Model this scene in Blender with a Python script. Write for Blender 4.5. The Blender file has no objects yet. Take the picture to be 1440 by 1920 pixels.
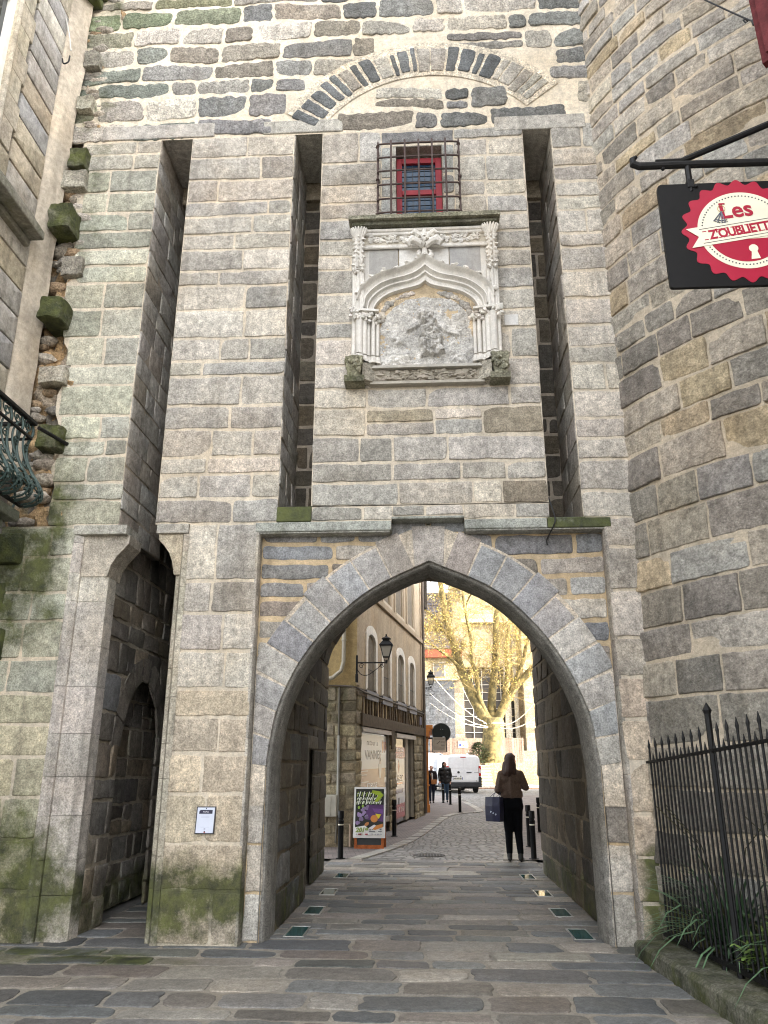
import bpy, bmesh, math, random
from mathutils import Vector, Matrix, noise

R = math.radians
rnd = random.Random(7)
scene = bpy.context.scene

# ------------------------------------------------------------------ camera, sky, sun, exposure
CAM_H = 1.55
PITCH = R(18.3)
YAW = R(3.07)
cam_data = bpy.data.cameras.new('camera')
cam_data.sensor_fit = 'VERTICAL'
cam_data.sensor_height = 36.0
cam_data.lens = 1450.0 / 1920.0 * 36.0
cam_data.clip_start = 0.05
cam_data.clip_end = 800
cam = bpy.data.objects.new('camera', cam_data)
scene.collection.objects.link(cam)
cam.location = (0, 0, CAM_H)
cam.rotation_euler = (R(90) + PITCH, 0, YAW)
scene.camera = cam

SUN_EL = R(24)
SUN_H = Vector((0.94, -0.34, 0)).normalized()
SUN_DIR = Vector((SUN_H.x * math.cos(SUN_EL), SUN_H.y * math.cos(SUN_EL), math.sin(SUN_EL)))
world = bpy.data.worlds.new('World')
scene.world = world
world.use_nodes = True
wn = world.node_tree.nodes
wl = world.node_tree.links
for n in list(wn):
    wn.remove(n)
sky = wn.new('ShaderNodeTexSky')
sky.sky_type = 'NISHITA'
sky.sun_disc = False
sky.sun_elevation = SUN_EL
sky.sun_rotation = math.atan2(SUN_H.x, SUN_H.y)
sky.air_density = 1.0
sky.dust_density = 3.0
sky.ozone_density = 0.6
hs = wn.new('ShaderNodeHueSaturation')
hs.inputs['Saturation'].default_value = 0.18
bg = wn.new('ShaderNodeBackground')
bg.inputs['Strength'].default_value = 0.15
wo = wn.new('ShaderNodeOutputWorld')
wl.new(sky.outputs['Color'], hs.inputs['Color'])
wl.new(hs.outputs['Color'], bg.inputs['Color'])
wl.new(bg.outputs['Background'], wo.inputs['Surface'])

sun_data = bpy.data.lights.new('sun', 'SUN')
sun_data.energy = 2.0
sun_data.angle = R(0.5)
sun_data.color = (1.0, 0.88, 0.68)
sun = bpy.data.objects.new('sun', sun_data)
scene.collection.objects.link(sun)
sun.rotation_euler = SUN_DIR.to_track_quat('Z', 'Y').to_euler()
sun.location = (30, -30, 40)

scene.view_settings.view_transform = 'Standard'
scene.view_settings.look = 'None'
scene.view_settings.gamma = 1.0
scene.view_settings.exposure = 3.35
scene.render.engine = 'CYCLES'
scene.cycles.filter_width = 1.1
scene.cycles.max_bounces = 8
scene.cycles.diffuse_bounces = 5
scene.cycles.glossy_bounces = 3
scene.cycles.transmission_bounces = 4
scene.cycles.transparent_max_bounces = 8
scene.cycles.caustics_reflective = False
scene.cycles.caustics_refractive = False
scene.cycles.sample_clamp_indirect = 6.0
try:
    scene.cycles.use_denoising = True
except Exception:
    pass

# ------------------------------------------------------------------ helpers
F_FWD = Vector((-math.sin(YAW) * math.cos(PITCH), math.cos(YAW) * math.cos(PITCH), math.sin(PITCH)))
F_RT = Vector((math.cos(YAW), math.sin(YAW), 0))
F_UP = F_RT.cross(F_FWD)


def at(px, py, Y):
    """the world point that the photograph shows at (px, py) if it stands Y metres down the street"""
    d = F_FWD * 1450.0 + F_RT * (px - 720) - F_UP * (py - 960)
    return Vector((0, 0, CAM_H)) + d * (Y / d.y)


def tag(o, label=None, cat=None, group=None, kind=None):
    if label: o['label'] = label
    if cat: o['category'] = cat
    if group: o['group'] = group
    if kind: o['kind'] = kind
    return o


def empty(name, loc=(0, 0, 0), rz=0.0):
    o = bpy.data.objects.new(name, None)
    scene.collection.objects.link(o)
    o.location = loc
    o.rotation_euler = (0, 0, rz)
    o.empty_display_size = 0.2
    return o


def copy_tree(o, parent=None):
    c = o.copy()
    scene.collection.objects.link(c)
    c.parent = parent
    for ch in list(o.children):
        copy_tree(ch, c)
    return c


class MB:
    """collects shapes that become ONE mesh object"""

    def __init__(self):
        self.v = []; self.f = []; self.c = []; self.mi = []
        self.col = (1, 1, 1, 0)
        self.m = 0

    def add(self, verts, faces, col=None, m=None):
        b = len(self.v)
        self.v.extend([tuple(p) for p in verts])
        c = col or self.col
        if len(c) == 3: c = (c[0], c[1], c[2], 0.0)
        self.c.extend([c] * len(verts))
        mm = self.m if m is None else m
        for f in faces:
            self.f.append([b + i for i in f]); self.mi.append(mm)
        return self

    def addc(self, verts, cols, faces, m=None):
        b = len(self.v)
        self.v.extend([tuple(p) for p in verts]); self.c.extend(cols)
        mm = self.m if m is None else m
        for f in faces:
            self.f.append([b + i for i in f]); self.mi.append(mm)

    def box(self, x0, x1, y0, y1, z0, z1, col=None, m=None, M=None):
        v = [Vector((x, y, z)) for z in (z0, z1) for y in (y0, y1) for x in (x0, x1)]
        if M is not None: v = [M @ p for p in v]
        return self.add(v, [(0, 2, 3, 1), (4, 5, 7, 6), (0, 1, 5, 4), (2, 6, 7, 3), (0, 4, 6, 2), (1, 3, 7, 5)], col, m)

    def bbox(self, x0, x1, y0, y1, z0, z1, b=0.01, col=None, m=None, M=None):
        """box with chamfered edges"""
        bm = bmesh.new()
        bmesh.ops.create_cube(bm, size=1)
        for p in bm.verts:
            p.co = Vector((x0 + (p.co.x + .5) * (x1 - x0), y0 + (p.co.y + .5) * (y1 - y0), z0 + (p.co.z + .5) * (z1 - z0)))
        bmesh.ops.bevel(bm, geom=bm.edges[:], offset=b, segments=2, affect='EDGES', profile=.5)
        return self.bm(bm, col, m, M)

    def bm(self, bm, col=None, m=None, M=None):
        bm.verts.index_update()
        vs = [p.co.copy() if M is None else M @ p.co for p in bm.verts]
        fs = [[p.index for p in f.verts] for f in bm.faces]
        bm.free()
        return self.add(vs, fs, col, m)

    def tube(self, pts, r, n=8, col=None, m=None, cap=True, closed=False):
        pts = [Vector(p) for p in pts]
        rs = r if isinstance(r, (list, tuple)) else [r] * len(pts)
        vs, fs = [], []
        up = None
        N = len(pts)
        for i, p in enumerate(pts):
            if closed:
                t = pts[(i + 1) % N] - pts[i - 1]
            else:
                t = pts[min(i + 1, N - 1)] - pts[max(i - 1, 0)]
            t = t.normalized() if t.length > 1e-9 else Vector((0, 0, 1))
            if up is None:
                up = Vector((0, 0, 1)) if abs(t.z) < .9 else Vector((1, 0, 0))
            a = t.cross(up)
            if a.length < 1e-6: a = t.orthogonal()
            a.normalize()
            b = a.cross(t).normalized()
            up = b
            for k in range(n):
                th = 2 * math.pi * k / n
                vs.append(p + (a * math.cos(th) + b * math.sin(th)) * rs[i])
        for i in range(N - 1 + (1 if closed else 0)):
            for k in range(n):
                i2 = (i + 1) % N
                fs.append((i * n + k, i * n + (k + 1) % n, i2 * n + (k + 1) % n, i2 * n + k))
        if cap and not closed:
            fs.append(tuple(range(n - 1, -1, -1)))
            fs.append(tuple((N - 1) * n + k for k in range(n)))
        return self.add(vs, fs, col, m)

    def cyl(self, x, y, z0, z1, r0, r1=None, n=16, col=None, m=None):
        r1 = r0 if r1 is None else r1
        return self.tube([(x, y, z0), (x, y, z1)], [r0, r1], n, col, m)

    def lathe(self, x, y, prof, n=16, col=None, m=None):
        vs, fs = [], []
        for (r, z) in prof:
            for k in range(n):
                th = 2 * math.pi * k / n
                vs.append((x + r * math.cos(th), y + r * math.sin(th), z))
        for i in range(len(prof) - 1):
            for k in range(n):
                fs.append((i * n + k, i * n + (k + 1) % n, (i + 1) * n + (k + 1) % n, (i + 1) * n + k))
        fs.append(tuple(range(n - 1, -1, -1)))
        fs.append(tuple((len(prof) - 1) * n + k for k in range(n)))
        return self.add(vs, fs, col, m)

    def prism(self, poly, fm, n0, n1, col=None, m=None):
        """2-D outline (u, v) extruded from depth n0 to n1 through the mapping fm(u, v, n)"""
        k = len(poly)
        vs = [fm(u, v, n0) for u, v in poly] + [fm(u, v, n1) for u, v in poly]
        fs = [tuple(range(k - 1, -1, -1)), tuple(range(k, 2 * k))]
        fs += [(i, (i + 1) % k, k + (i + 1) % k, k + i) for i in range(k)]
        return self.add(vs, fs, col, m)

    def loft(self, rows, closed=False, col=None, m=None):
        n = len(rows[0])
        vs = [p for r in rows for p in r]
        fs = []
        for i in range(len(rows) - 1):
            for k in range(n - (0 if closed else 1)):
                fs.append((i * n + k, i * n + (k + 1) % n, (i + 1) * n + (k + 1) % n, (i + 1) * n + k))
        return self.add(vs, fs, col, m)

    def ball(self, p, r, col=None, m=None, sub=1, sq=(1, 1, 1), jit=0.0, rg=None):
        bm = bmesh.new()
        bmesh.ops.create_icosphere(bm, subdivisions=sub, radius=1)
        rg = rg or rnd
        for q in bm.verts:
            s = 1 + (rg.uniform(-jit, jit) if jit else 0)
            q.co = Vector((p[0] + q.co.x * r * sq[0] * s, p[1] + q.co.y * r * sq[1] * s, p[2] + q.co.z * r * sq[2] * s))
        return self.bm(bm, col, m)

    def build(self, name, mats, parent=None, smooth=False, angle=None):
        me = bpy.data.meshes.new(name)
        me.from_pydata(self.v, [], self.f)
        if not isinstance(mats, (list, tuple)): mats = [mats]
        if len(mats) == 1 and 1 in self.mi: mats = [mats[0], M_MORTAR]
        for mt in mats: me.materials.append(mt)
        if len(mats) > 1:
            me.polygons.foreach_set('material_index', self.mi)
        at_ = me.color_attributes.new('Col', 'FLOAT_COLOR', 'POINT')
        flat = [x for c in self.c for x in c]
        at_.data.foreach_set('color', flat)
        if smooth:
            me.polygons.foreach_set('use_smooth', [True] * len(me.polygons))
            if angle:
                me.set_sharp_from_angle(angle=R(angle))
        me.update()
        o = bpy.data.objects.new(name, me)
        scene.collection.objects.link(o)
        if parent is not None: o.parent = parent
        return o


def catmull(pts, seg=6):
    out = []
    n = len(pts)
    P = [Vector(p) for p in pts]
    for i in range(n - 1):
        p0 = P[max(i - 1, 0)]; p1 = P[i]; p2 = P[i + 1]; p3 = P[min(i + 2, n - 1)]
        for k in range(seg):
            t = k / seg
            out.append(0.5 * ((2 * p1) + (p2 - p0) * t + (2 * p0 - 5 * p1 + 4 * p2 - p3) * t * t + (3 * p1 - p0 - 3 * p2 + p3) * t ** 3))
    out.append(P[-1])
    return out


def text_shape(s, size=1.0, bold=0.0, shear=0.0, align='CENTER', space=1.0):
    cu = bpy.data.curves.new('t', 'FONT')
    cu.body = s; cu.size = size; cu.offset = bold; cu.shear = shear
    cu.align_x = align; cu.align_y = 'CENTER'; cu.space_character = space
    cu.resolution_u = 3
    ob = bpy.data.objects.new('t', cu)
    scene.collection.objects.link(ob)
    dg = bpy.context.evaluated_depsgraph_get()
    me = bpy.data.meshes.new_from_object(ob.evaluated_get(dg))
    vs = [(p.co.x, p.co.y) for p in me.vertices]
    fs = [tuple(p.vertices) for p in me.polygons]
    bpy.data.objects.remove(ob); bpy.data.curves.remove(cu); bpy.data.meshes.remove(me)
    return vs, fs


def add_text(mb, s, fm, u, v, n, size, sx=1.0, bold=0.0, shear=0.0, align='CENTER', rot=0.0, space=1.0, col=None, m=None):
    vs, fs = text_shape(s, size, bold, shear, align, space)
    c, si = math.cos(rot), math.sin(rot)
    out = []
    for x, y in vs:
        x *= sx
        out.append(fm(u + x * c - y * si, v + x * si + y * c, n))
    mb.add(out, fs, col, m)


def blob(name, caps, voxel, mat, parent, smooth_it=4, extra=None):
    """tapered capsules melted into one continuous skin"""
    bm = bmesh.new()

    def capsule(p0, r0, p1, r1):
        p0, p1 = Vector(p0), Vector(p1)
        t = p1 - p0
        L = t.length
        t = t.normalized() if L > 1e-6 else Vector((0, 0, 1))
        a = t.orthogonal().normalized(); b = t.cross(a)
        rows = []
        K = 10
        for q in range(1, 4):
            ph = -math.pi / 2 + q * math.pi / 8
            rows.append((p0 + t * (r0 * math.sin(ph)), r0 * math.cos(ph)))
        rows.append((p0, r0)); rows.append((p1, r1))
        for q in range(1, 4):
            ph = q * math.pi / 8
            rows.append((p1 + t * (r1 * math.sin(ph)), r1 * math.cos(ph)))
        rings = [[bm.verts.new(c + (a * math.cos(2 * math.pi * k / K) + b * math.sin(2 * math.pi * k / K)) * rr) for k in range(K)] for c, rr in rows]
        for i in range(len(rings) - 1):
            for k in range(K):
                bm.faces.new((rings[i][k], rings[i][(k + 1) % K], rings[i + 1][(k + 1) % K], rings[i + 1][k]))
        bm.faces.new(rings[0][::-1]); bm.faces.new(rings[-1])

    for c in caps:
        if len(c) == 4:
            capsule(*c)
        else:  # ellipsoid: centre, (rx, ry, rz)
            M = Matrix.Translation(Vector(c[0])) @ Matrix.Diagonal((c[1][0], c[1][1], c[1][2], 1))
            if len(c) > 2: M = Matrix.Translation(Vector(c[0])) @ c[2].to_matrix().to_4x4() @ Matrix.Diagonal((c[1][0], c[1][1], c[1][2], 1))
            bmesh.ops.create_icosphere(bm, subdivisions=2, radius=1, matrix=M)
    bmesh.ops.recalc_face_normals(bm, faces=bm.faces[:])
    me = bpy.data.meshes.new(name)
    bm.to_mesh(me); bm.free()
    ob = bpy.data.objects.new(name, me)
    scene.collection.objects.link(ob)
    md = ob.modifiers.new('r', 'REMESH'); md.mode = 'VOXEL'; md.voxel_size = voxel
    sm = ob.modifiers.new('s', 'SMOOTH'); sm.iterations = smooth_it; sm.factor = .5
    dg = bpy.context.evaluated_depsgraph_get()
    me2 = bpy.data.meshes.new_from_object(ob.evaluated_get(dg))
    ob.modifiers.clear()
    ob.data = me2
    bpy.data.meshes.remove(me)
    me2.name = name
    me2.polygons.foreach_set('use_smooth', [True] * len(me2.polygons))
    me2.materials.clear(); me2.materials.append(mat)
    ob.parent = parent
    return ob


# ------------------------------------------------------------------ materials
def new_mat(name):
    m = bpy.data.materials.new(name)
    m.use_nodes = True
    nt = m.node_tree
    nt.nodes.clear()
    out = nt.nodes.new('ShaderNodeOutputMaterial')
    bs = nt.nodes.new('ShaderNodeBsdfPrincipled')
    nt.links.new(bs.outputs[0], out.inputs[0])
    return m, nt, bs


def nd(nt, typ, **kw):
    n = nt.nodes.new(typ)
    for k, v in kw.items():
        if k in n.inputs.keys() if hasattr(n.inputs, 'keys') else False:
            n.inputs[k].default_value = v
        else:
            setattr(n, k, v)
    return n


def nz(nt, vec, scale, detail=4, rough=.55, dist=0.0):
    n = nt.nodes.new('ShaderNodeTexNoise')
    n.inputs['Scale'].default_value = scale
    n.inputs['Detail'].default_value = detail
    n.inputs['Roughness'].default_value = rough
    n.inputs['Distortion'].default_value = dist
    if vec is not None: nt.links.new(vec, n.inputs['Vector'])
    return n.outputs[0]


def rng(nt, val, a, b, c, d):
    n = nt.nodes.new('ShaderNodeMapRange')
    n.inputs[1].default_value = a; n.inputs[2].default_value = b
    n.inputs[3].default_value = c; n.inputs[4].default_value = d
    nt.links.new(val, n.inputs[0])
    return n.outputs[0]


def mth(nt, op, a, b=None):
    n = nt.nodes.new('ShaderNodeMath'); n.operation = op
    for i, x in enumerate((a, b)):
        if x is None: continue
        if isinstance(x, (int, float)): n.inputs[i].default_value = x
        else: nt.links.new(x, n.inputs[i])
    return n.outputs[0]


def mix(nt, fac, a, b, blend='MIX'):
    n = nt.nodes.new('ShaderNodeMix'); n.data_type = 'RGBA'; n.blend_type = blend
    for i, x in ((0, fac), (6, a), (7, b)):
        if isinstance(x, (int, float)): n.inputs[i].default_value = x
        elif isinstance(x, tuple): n.inputs[i].default_value = (*x[:3], 1)
        else: nt.links.new(x, n.inputs[i])
    return n.outputs[2]


def coords(nt, scale=None):
    tc = nt.nodes.new('ShaderNodeTexCoord')
    if scale is None: return tc.outputs['Object']
    mp = nt.nodes.new('ShaderNodeMapping')
    mp.inputs['Scale'].default_value = scale
    nt.links.new(tc.outputs['Object'], mp.inputs[0])
    return mp.outputs[0]


def bump(nt, bs, h, strength=.5, dist=.02):
    b = nt.nodes.new('ShaderNodeBump')
    b.inputs['Strength'].default_value = strength
    b.inputs['Distance'].default_value = dist
    nt.links.new(h, b.inputs['Height'])
    nt.links.new(b.outputs[0], bs.inputs['Normal'])


def stone_mat(name, rough=.88, fine=70, speck=.35, bstr=.6, bdist=.02, moss=(.078, .086, .030), blotch=.34, grime=.38, spec=.25):
    """stone whose colour comes from each block, with grain, blotches, run-off streaks and moss where the block carries it"""
    m, nt, bs = new_mat(name)
    vec = coords(nt)
    a = nt.nodes.new('ShaderNodeAttribute'); a.attribute_name = 'Col'
    big = nz(nt, vec, 2.3, 5, .6)
    midn = nz(nt, vec, 14, 6, .65)
    fin = nz(nt, vec, fine, 3, .7)
    col = mix(nt, 1.0, a.outputs['Color'], rng(nt, midn, .3, .7, 1 - blotch, 1 + blotch), 'MULTIPLY')
    col = mix(nt, 1.0, col, rng(nt, fin, .33, .67, 1 - speck, 1 + speck), 'MULTIPLY')
    col = mix(nt, 1.0, col, rng(nt, big, .35, .65, 1 - blotch * .5, 1 + blotch * .5), 'MULTIPLY')
    st = nz(nt, coords(nt, (7, 7, .45)), 1.0, 6, .6)
    dirt = rng(nt, st, .52, .72, 0, grime)
    col = mix(nt, dirt, col, (.09, .085, .075))
    warm = nz(nt, vec, .9, 4, .6)
    col = mix(nt, rng(nt, warm, .5, .75, 0, .35), col, mix(nt, 1.0, col, (1.12, .95, .72), 'MULTIPLY'))
    mn_ = mth(nt, 'ADD', mth(nt, 'MULTIPLY', nz(nt, vec, 2.6, 8, .72), 1.5), -.25)
    ms = mth(nt, 'SUBTRACT', mth(nt, 'MULTIPLY', a.outputs['Alpha'], 1.5), mn_)
    mf = rng(nt, ms, -.08, .30, 0, .92)
    lich = nz(nt, vec, 6.5, 7, .75)
    col = mix(nt, rng(nt, lich, .60, .70, 0, .35), col, mix(nt, 1.0, col, (.55, .55, .53), 'MULTIPLY'))
    mcol = mix(nt, rng(nt, nz(nt, vec, 4.2, 6, .7), .38, .62, 0, 1), (moss[0] * 1.25, moss[1] * 1.3, moss[2]), (moss[0] * .34, moss[1] * .38, moss[2] * .5))
    col = mix(nt, mf, col, mcol)
    nt.links.new(col, bs.inputs['Base Color'])
    bs.inputs['Roughness'].default_value = rough
    bs.inputs['Specular IOR Level'].default_value = spec
    h = mth(nt, 'ADD', mth(nt, 'MULTIPLY', nz(nt, vec, 22, 8, .7), 1.0), mth(nt, 'MULTIPLY', fin, .35))
    bump(nt, bs, h, bstr, bdist)
    return m


def simple(name, col, rough=.6, metal=0.0, var=.12, scale=8, bstr=0.0, spec=.5, coat=0.0, fine=None):
    m, nt, bs = new_mat(name)
    vec = coords(nt)
    n = nz(nt, vec, scale, 6, .6)
    c = mix(nt, 1.0, col, rng(nt, n, .3, .7, 1 - var, 1 + var), 'MULTIPLY')
    if fine:
        c = mix(nt, 1.0, c, rng(nt, nz(nt, vec, fine, 3, .7), .3, .7, .7, 1.3), 'MULTIPLY')
    nt.links.new(c, bs.inputs['Base Color'])
    r_ = rng(nt, nz(nt, vec, scale * 2.3, 4), .3, .7, max(.02, rough - .1), min(1, rough + .1))
    nt.links.new(r_, bs.inputs['Roughness'])
    bs.inputs['Metallic'].default_value = metal
    bs.inputs['Specular IOR Level'].default_value = spec
    bs.inputs['Coat Weight'].default_value = coat
    if bstr:
        bump(nt, bs, nz(nt, vec, scale * 4, 8, .7), bstr, .01)
    return m


def attr_mat(name, rough=.6, var=.12, scale=10, bstr=0.2, spec=.4):
    """colour from the mesh, with a little wear"""
    m, nt, bs = new_mat(name)
    vec = coords(nt)
    a = nt.nodes.new('ShaderNodeAttribute'); a.attribute_name = 'Col'
    c = mix(nt, 1.0, a.outputs['Color'], rng(nt, nz(nt, vec, scale, 6, .6), .3, .7, 1 - var, 1 + var), 'MULTIPLY')
    nt.links.new(c, bs.inputs['Base Color'])
    bs.inputs['Roughness'].default_value = rough
    bs.inputs['Specular IOR Level'].default_value = spec
    if bstr: bump(nt, bs, nz(nt, vec, scale * 5, 8, .7), bstr, .01)
    return m


M_ASH = stone_mat('granite_ashlar', fine=65, speck=.38, bstr=.75, bdist=.012)
M_RUB = stone_mat('granite_rubble', fine=45, speck=.45, bstr=1.0, bdist=.03)
M_TOW = stone_mat('tower_stone', fine=50, speck=.28, blotch=.4, bstr=1.0, bdist=.025)
M_DARK = stone_mat('passage_stone', fine=60, speck=.3, bstr=.8, bdist=.02)
M_FLAG = stone_mat('paving_stone', rough=.62, fine=60, speck=.28, bstr=.45, bdist=.012, grime=0.0, blotch=.28, spec=.4)
M_HOUSE = stone_mat('house_ashlar', fine=70, speck=.22, bstr=.5, bdist=.01)
M_LIME = stone_mat('carved_limestone', fine=80, speck=.1, bstr=.35, bdist=.006, blotch=.12, grime=.3)
M_PLASTER = stone_mat('lime_plaster', fine=90, speck=.12, bstr=.6, bdist=.02, blotch=.25, grime=.3)
M_MORTAR = stone_mat('lime_mortar', fine=55, speck=.14, bstr=.7, bdist=.015, blotch=.2, grime=.22)
M_FAR = stone_mat('far_stone', fine=14, speck=.2, bstr=.4, bdist=.03)
M_IRON = simple('black_iron', (.006, .006, .0065), .6, .0, .3, 20, .2, .3)
M_RUST = simple('rusty_iron', (.075, .05, .045), .7, .3, .35, 30, .3)
M_BLACK = simple('black_paint', (.003, .003, .0035), .5, 0, .2, 6, .05, .25)
M_COL = attr_mat('painted_surface')
M_GLOSSCOL = attr_mat('printed_surface', .35, .06, 6, 0, .5)
M_WOOD = attr_mat('old_timber', .8, .35, 12, .5, .2)
M_LEAF = attr_mat('leaf', .5, .25, 20, 0, .4)
# ------------------------------------------------------------------ masonry
def jitter_col(c, rg, a=.1, h=.014):
    k = 1 + rg.gauss(0, a)
    k = min(1.4, max(.62, k))
    return tuple(max(.01, x * k * (1 + rg.uniform(-h, h))) for x in c[:3])


def rounded(poly, rc, rg, step=.11, jit=.004, nseg=3):
    """corners cut round, edges broken up a little"""
    n = len(poly)
    pts = []
    P = [Vector(p) for p in poly]
    cut = []
    for i in range(n):
        a, b, c = P[i - 1], P[i], P[(i + 1) % n]
        l = min((a - b).length, (c - b).length)
        r_ = min(rc * rg.uniform(.6, 1.4) * (2.6 if rg.random() < .14 else 1), l * .45)
        cut.append((b + (a - b).normalized() * r_ if l > 1e-6 else b, b, b + (c - b).normalized() * r_ if l > 1e-6 else b))
    for i in range(n):
        s, b, e = cut[i]
        for k in range(nseg + 1):
            t = k / nseg
            pts.append(s * (1 - t) ** 2 + b * 2 * t * (1 - t) + e * t * t)
        s2 = cut[(i + 1) % n][0]
        L = (s2 - e).length
        k = int(L / step)
        for q in range(1, k + 1):
            t = q / (k + 1)
            d = (s2 - e).normalized()
            pts.append(e.lerp(s2, t) + Vector((-d.y, d.x)) * rg.uniform(-jit, jit))
    return pts


def inset(pts, d):
    n = len(pts)
    out = []
    for i in range(n):
        t = (pts[(i + 1) % n] - pts[i - 1])
        if t.length < 1e-9: out.append(pts[i]); continue
        t.normalize()
        out.append(pts[i] + Vector((-t.y, t.x)) * d)
    return out


def stone(mb, poly, fm, col, rg, proud=.012, bev=.01, rc=.015, jit=.004, tilt=.006, sink=.012, moss=None, warp=None, step=.11):
    """one block: rounded outline, worn arris, slightly tilted face. poly runs counter-clockwise in (u, v)"""
    pts = rounded(poly, rc, rg, step, jit)
    cx = sum(p.x for p in pts) / len(pts); cy = sum(p.y for p in pts) / len(pts)
    ext = max(.05, max(abs(p.x - cx) for p in pts)); eyt = max(.05, max(abs(p.y - cy) for p in pts))
    ta, tb = rg.uniform(-tilt, tilt) / ext, rg.uniform(-tilt, tilt) / eyt
    rings = [(pts, -sink), (inset(pts, bev * .15), proud * .45), (inset(pts, bev * .55), proud * .85), (inset(pts, bev * 1.3), proud)]
    vs, cs, fs = [], [], []
    n = len(pts)
    for ring, nn in rings:
        for p in ring:
            q = p if warp is None else warp(p)
            t = (ta * (p.x - cx) + tb * (p.y - cy)) if nn > 0 else 0
            w = fm(q.x, q.y, nn + t)
            vs.append(w)
            cs.append((col[0], col[1], col[2], moss(w) if moss else 0.0))
    for r_ in range(3):
        for k in range(n):
            fs.append((r_ * n + k, r_ * n + (k + 1) % n, (r_ + 1) * n + (k + 1) % n, (r_ + 1) * n + k))
    q = Vector((cx, cy)) if warp is None else warp(Vector((cx, cy)))
    w = fm(q.x, q.y, proud + bev * .25)
    vs.append(w); cs.append((col[0], col[1], col[2], moss(w) if moss else 0.0))
    for k in range(n):
        fs.append((3 * n + k, 3 * n + (k + 1) % n, 4 * n))
    mb.addc(vs, cs, fs)


def mortar(mb, u0, u1, v0, v1, fm, col, moss=None, n=0.0, g=.22, ul=None, ur=None):
    nu = max(1, int((u1 - u0) / g)); nv = max(1, int((v1 - v0) / g))
    vs, cs, fs = [], [], []
    for j in range(nv + 1):
        v = v0 + (v1 - v0) * j / nv
        a = ul(v) if ul else u0
        b = ur(v) if ur else u1
        for i in range(nu + 1):
            u = a + (b - a) * i / nu
            w = fm(u, v, n)
            vs.append(w)
            k = 1 + .14 * noise.noise(Vector((w[0] * 1.7, w[1] * 1.7, w[2] * 1.7)))
            cs.append((col[0] * k, col[1] * k, col[2] * k, moss(w) if moss else 0.0))
    for j in range(nv):
        for i in range(nu):
            a = j * (nu + 1) + i
            fs.append((a, a + 1, a + nu + 2, a + nu + 1))
    mb.addc(vs, cs, fs, 1)


def courses(mb, u0, u1, v0, v1, fm, rg, pal, hr, wr, joint=.014, mcol=(.45, .39, .3), proud=.012, bev=.01, rc=.015, jit=.004,
            tilt=.006, moss=None, ul=None, ur=None, wav=0.0, skip=None, tint=None, heights=None, mort=True, vary=.1, step=.11, mn=0.0, square=False):
    """coursed masonry on the (u, v) rectangle; ul(v) / ur(v) slant the ends, skip(u, v) leaves stones out"""
    if mort:
        mortar(mb, u0, u1, v0, v1, fm, mcol, moss, mn, ul=ul, ur=ur)
    warp = None
    if wav:
        def warp(p):
            return Vector((p.x + wav * noise.noise(Vector((p.x * 2.1, p.y * 2.1, 3.3))), p.y + wav * noise.noise(Vector((p.x * 1.3, p.y * 1.9, 9.1)))))
    v = v0
    hs = list(heights) if heights else None
    while v < v1 - 1e-4:
        h = hs.pop(0) if hs else rg.uniform(*hr)
        if v1 - (v + h) < hr[0] * .7: h = v1 - v
        va, vb = v + joint / 2, v + h - joint / 2
        a0 = (ul(va) if ul else u0); a1 = (ul(vb) if ul else u0)
        if square: a0 = a1 = ul((va + vb) / 2)
        b0 = (ur(va) if ur else u1); b1 = (ur(vb) if ur else u1)
        um, un = (a0 + a1) / 2, (b0 + b1) / 2
        L = un - um
        if L > .03:
            cuts = [0.0]
            while cuts[-1] < L - 1e-6:
                w = rg.uniform(*wr) * (1.0 if h > sum(hr) / 2.4 else 1.15)
                if L - (cuts[-1] + w) < wr[0] * .75: w = L - cuts[-1]
                cuts.append(cuts[-1] + w)
            for i in range(len(cuts) - 1):
                s0, s1 = cuts[i], cuts[i + 1]
                first, last = i == 0, i == len(cuts) - 2
                j0 = joint / 2 * (0.4 if first else 1); j1 = joint / 2 * (0.4 if last else 1)
                xa, xb = um + s0 + j0, um + s1 - j1
                xa2, xb2 = xa, xb
                if first: xa, xa2 = a0 + j0, a1 + j0
                if last: xb, xb2 = b0 - j1, b1 - j1
                if xb - xa < .02 and xb2 - xa2 < .02: continue
                if xb < xa + .012: xb = xa + .012
                if xb2 < xa2 + .012: xb2 = xa2 + .012
                if skip and skip((xa + xb + xa2 + xb2) / 4, (va + vb) / 2): continue
                vert = rg.uniform(-1, 1) * jit
                poly = [(xa, va + rg.uniform(0, jit)), (xb, va + rg.uniform(0, jit)), (xb2, vb - rg.uniform(0, jit)), (xa2, vb - rg.uniform(0, jit))]
                base = rg.choice(pal)
                c = jitter_col(base, rg, vary)
                if tint: c = tint((xa + xb) / 2, (va + vb) / 2, c)
                kw = dict(proud=proud * rg.uniform(.7, 1.3), bev=bev, rc=rc * rg.uniform(.6, 1.5), jit=jit, tilt=tilt, moss=moss, warp=warp, step=step)
                # now and then a block is made of two thin ones
                if vb - va > hr[0] * 1.5 and rg.random() < .12 and not (first or last):
                    vm = va + (vb - va) * rg.uniform(.4, .6)
                    stone(mb, [poly[0], poly[1], (xb, vm - joint / 2), (xa, vm - joint / 2)], fm, c, rg, **kw)
                    c2 = jitter_col(rg.choice(pal), rg, vary)
                    if tint: c2 = tint((xa + xb) / 2, (va + vb) / 2, c2)
                    stone(mb, [(xa, vm + joint / 2), (xb, vm + joint / 2), poly[2], poly[3]], fm, c2, rg, **kw)
                else:
                    stone(mb, poly, fm, c, rg, **kw)
        v += h


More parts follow.
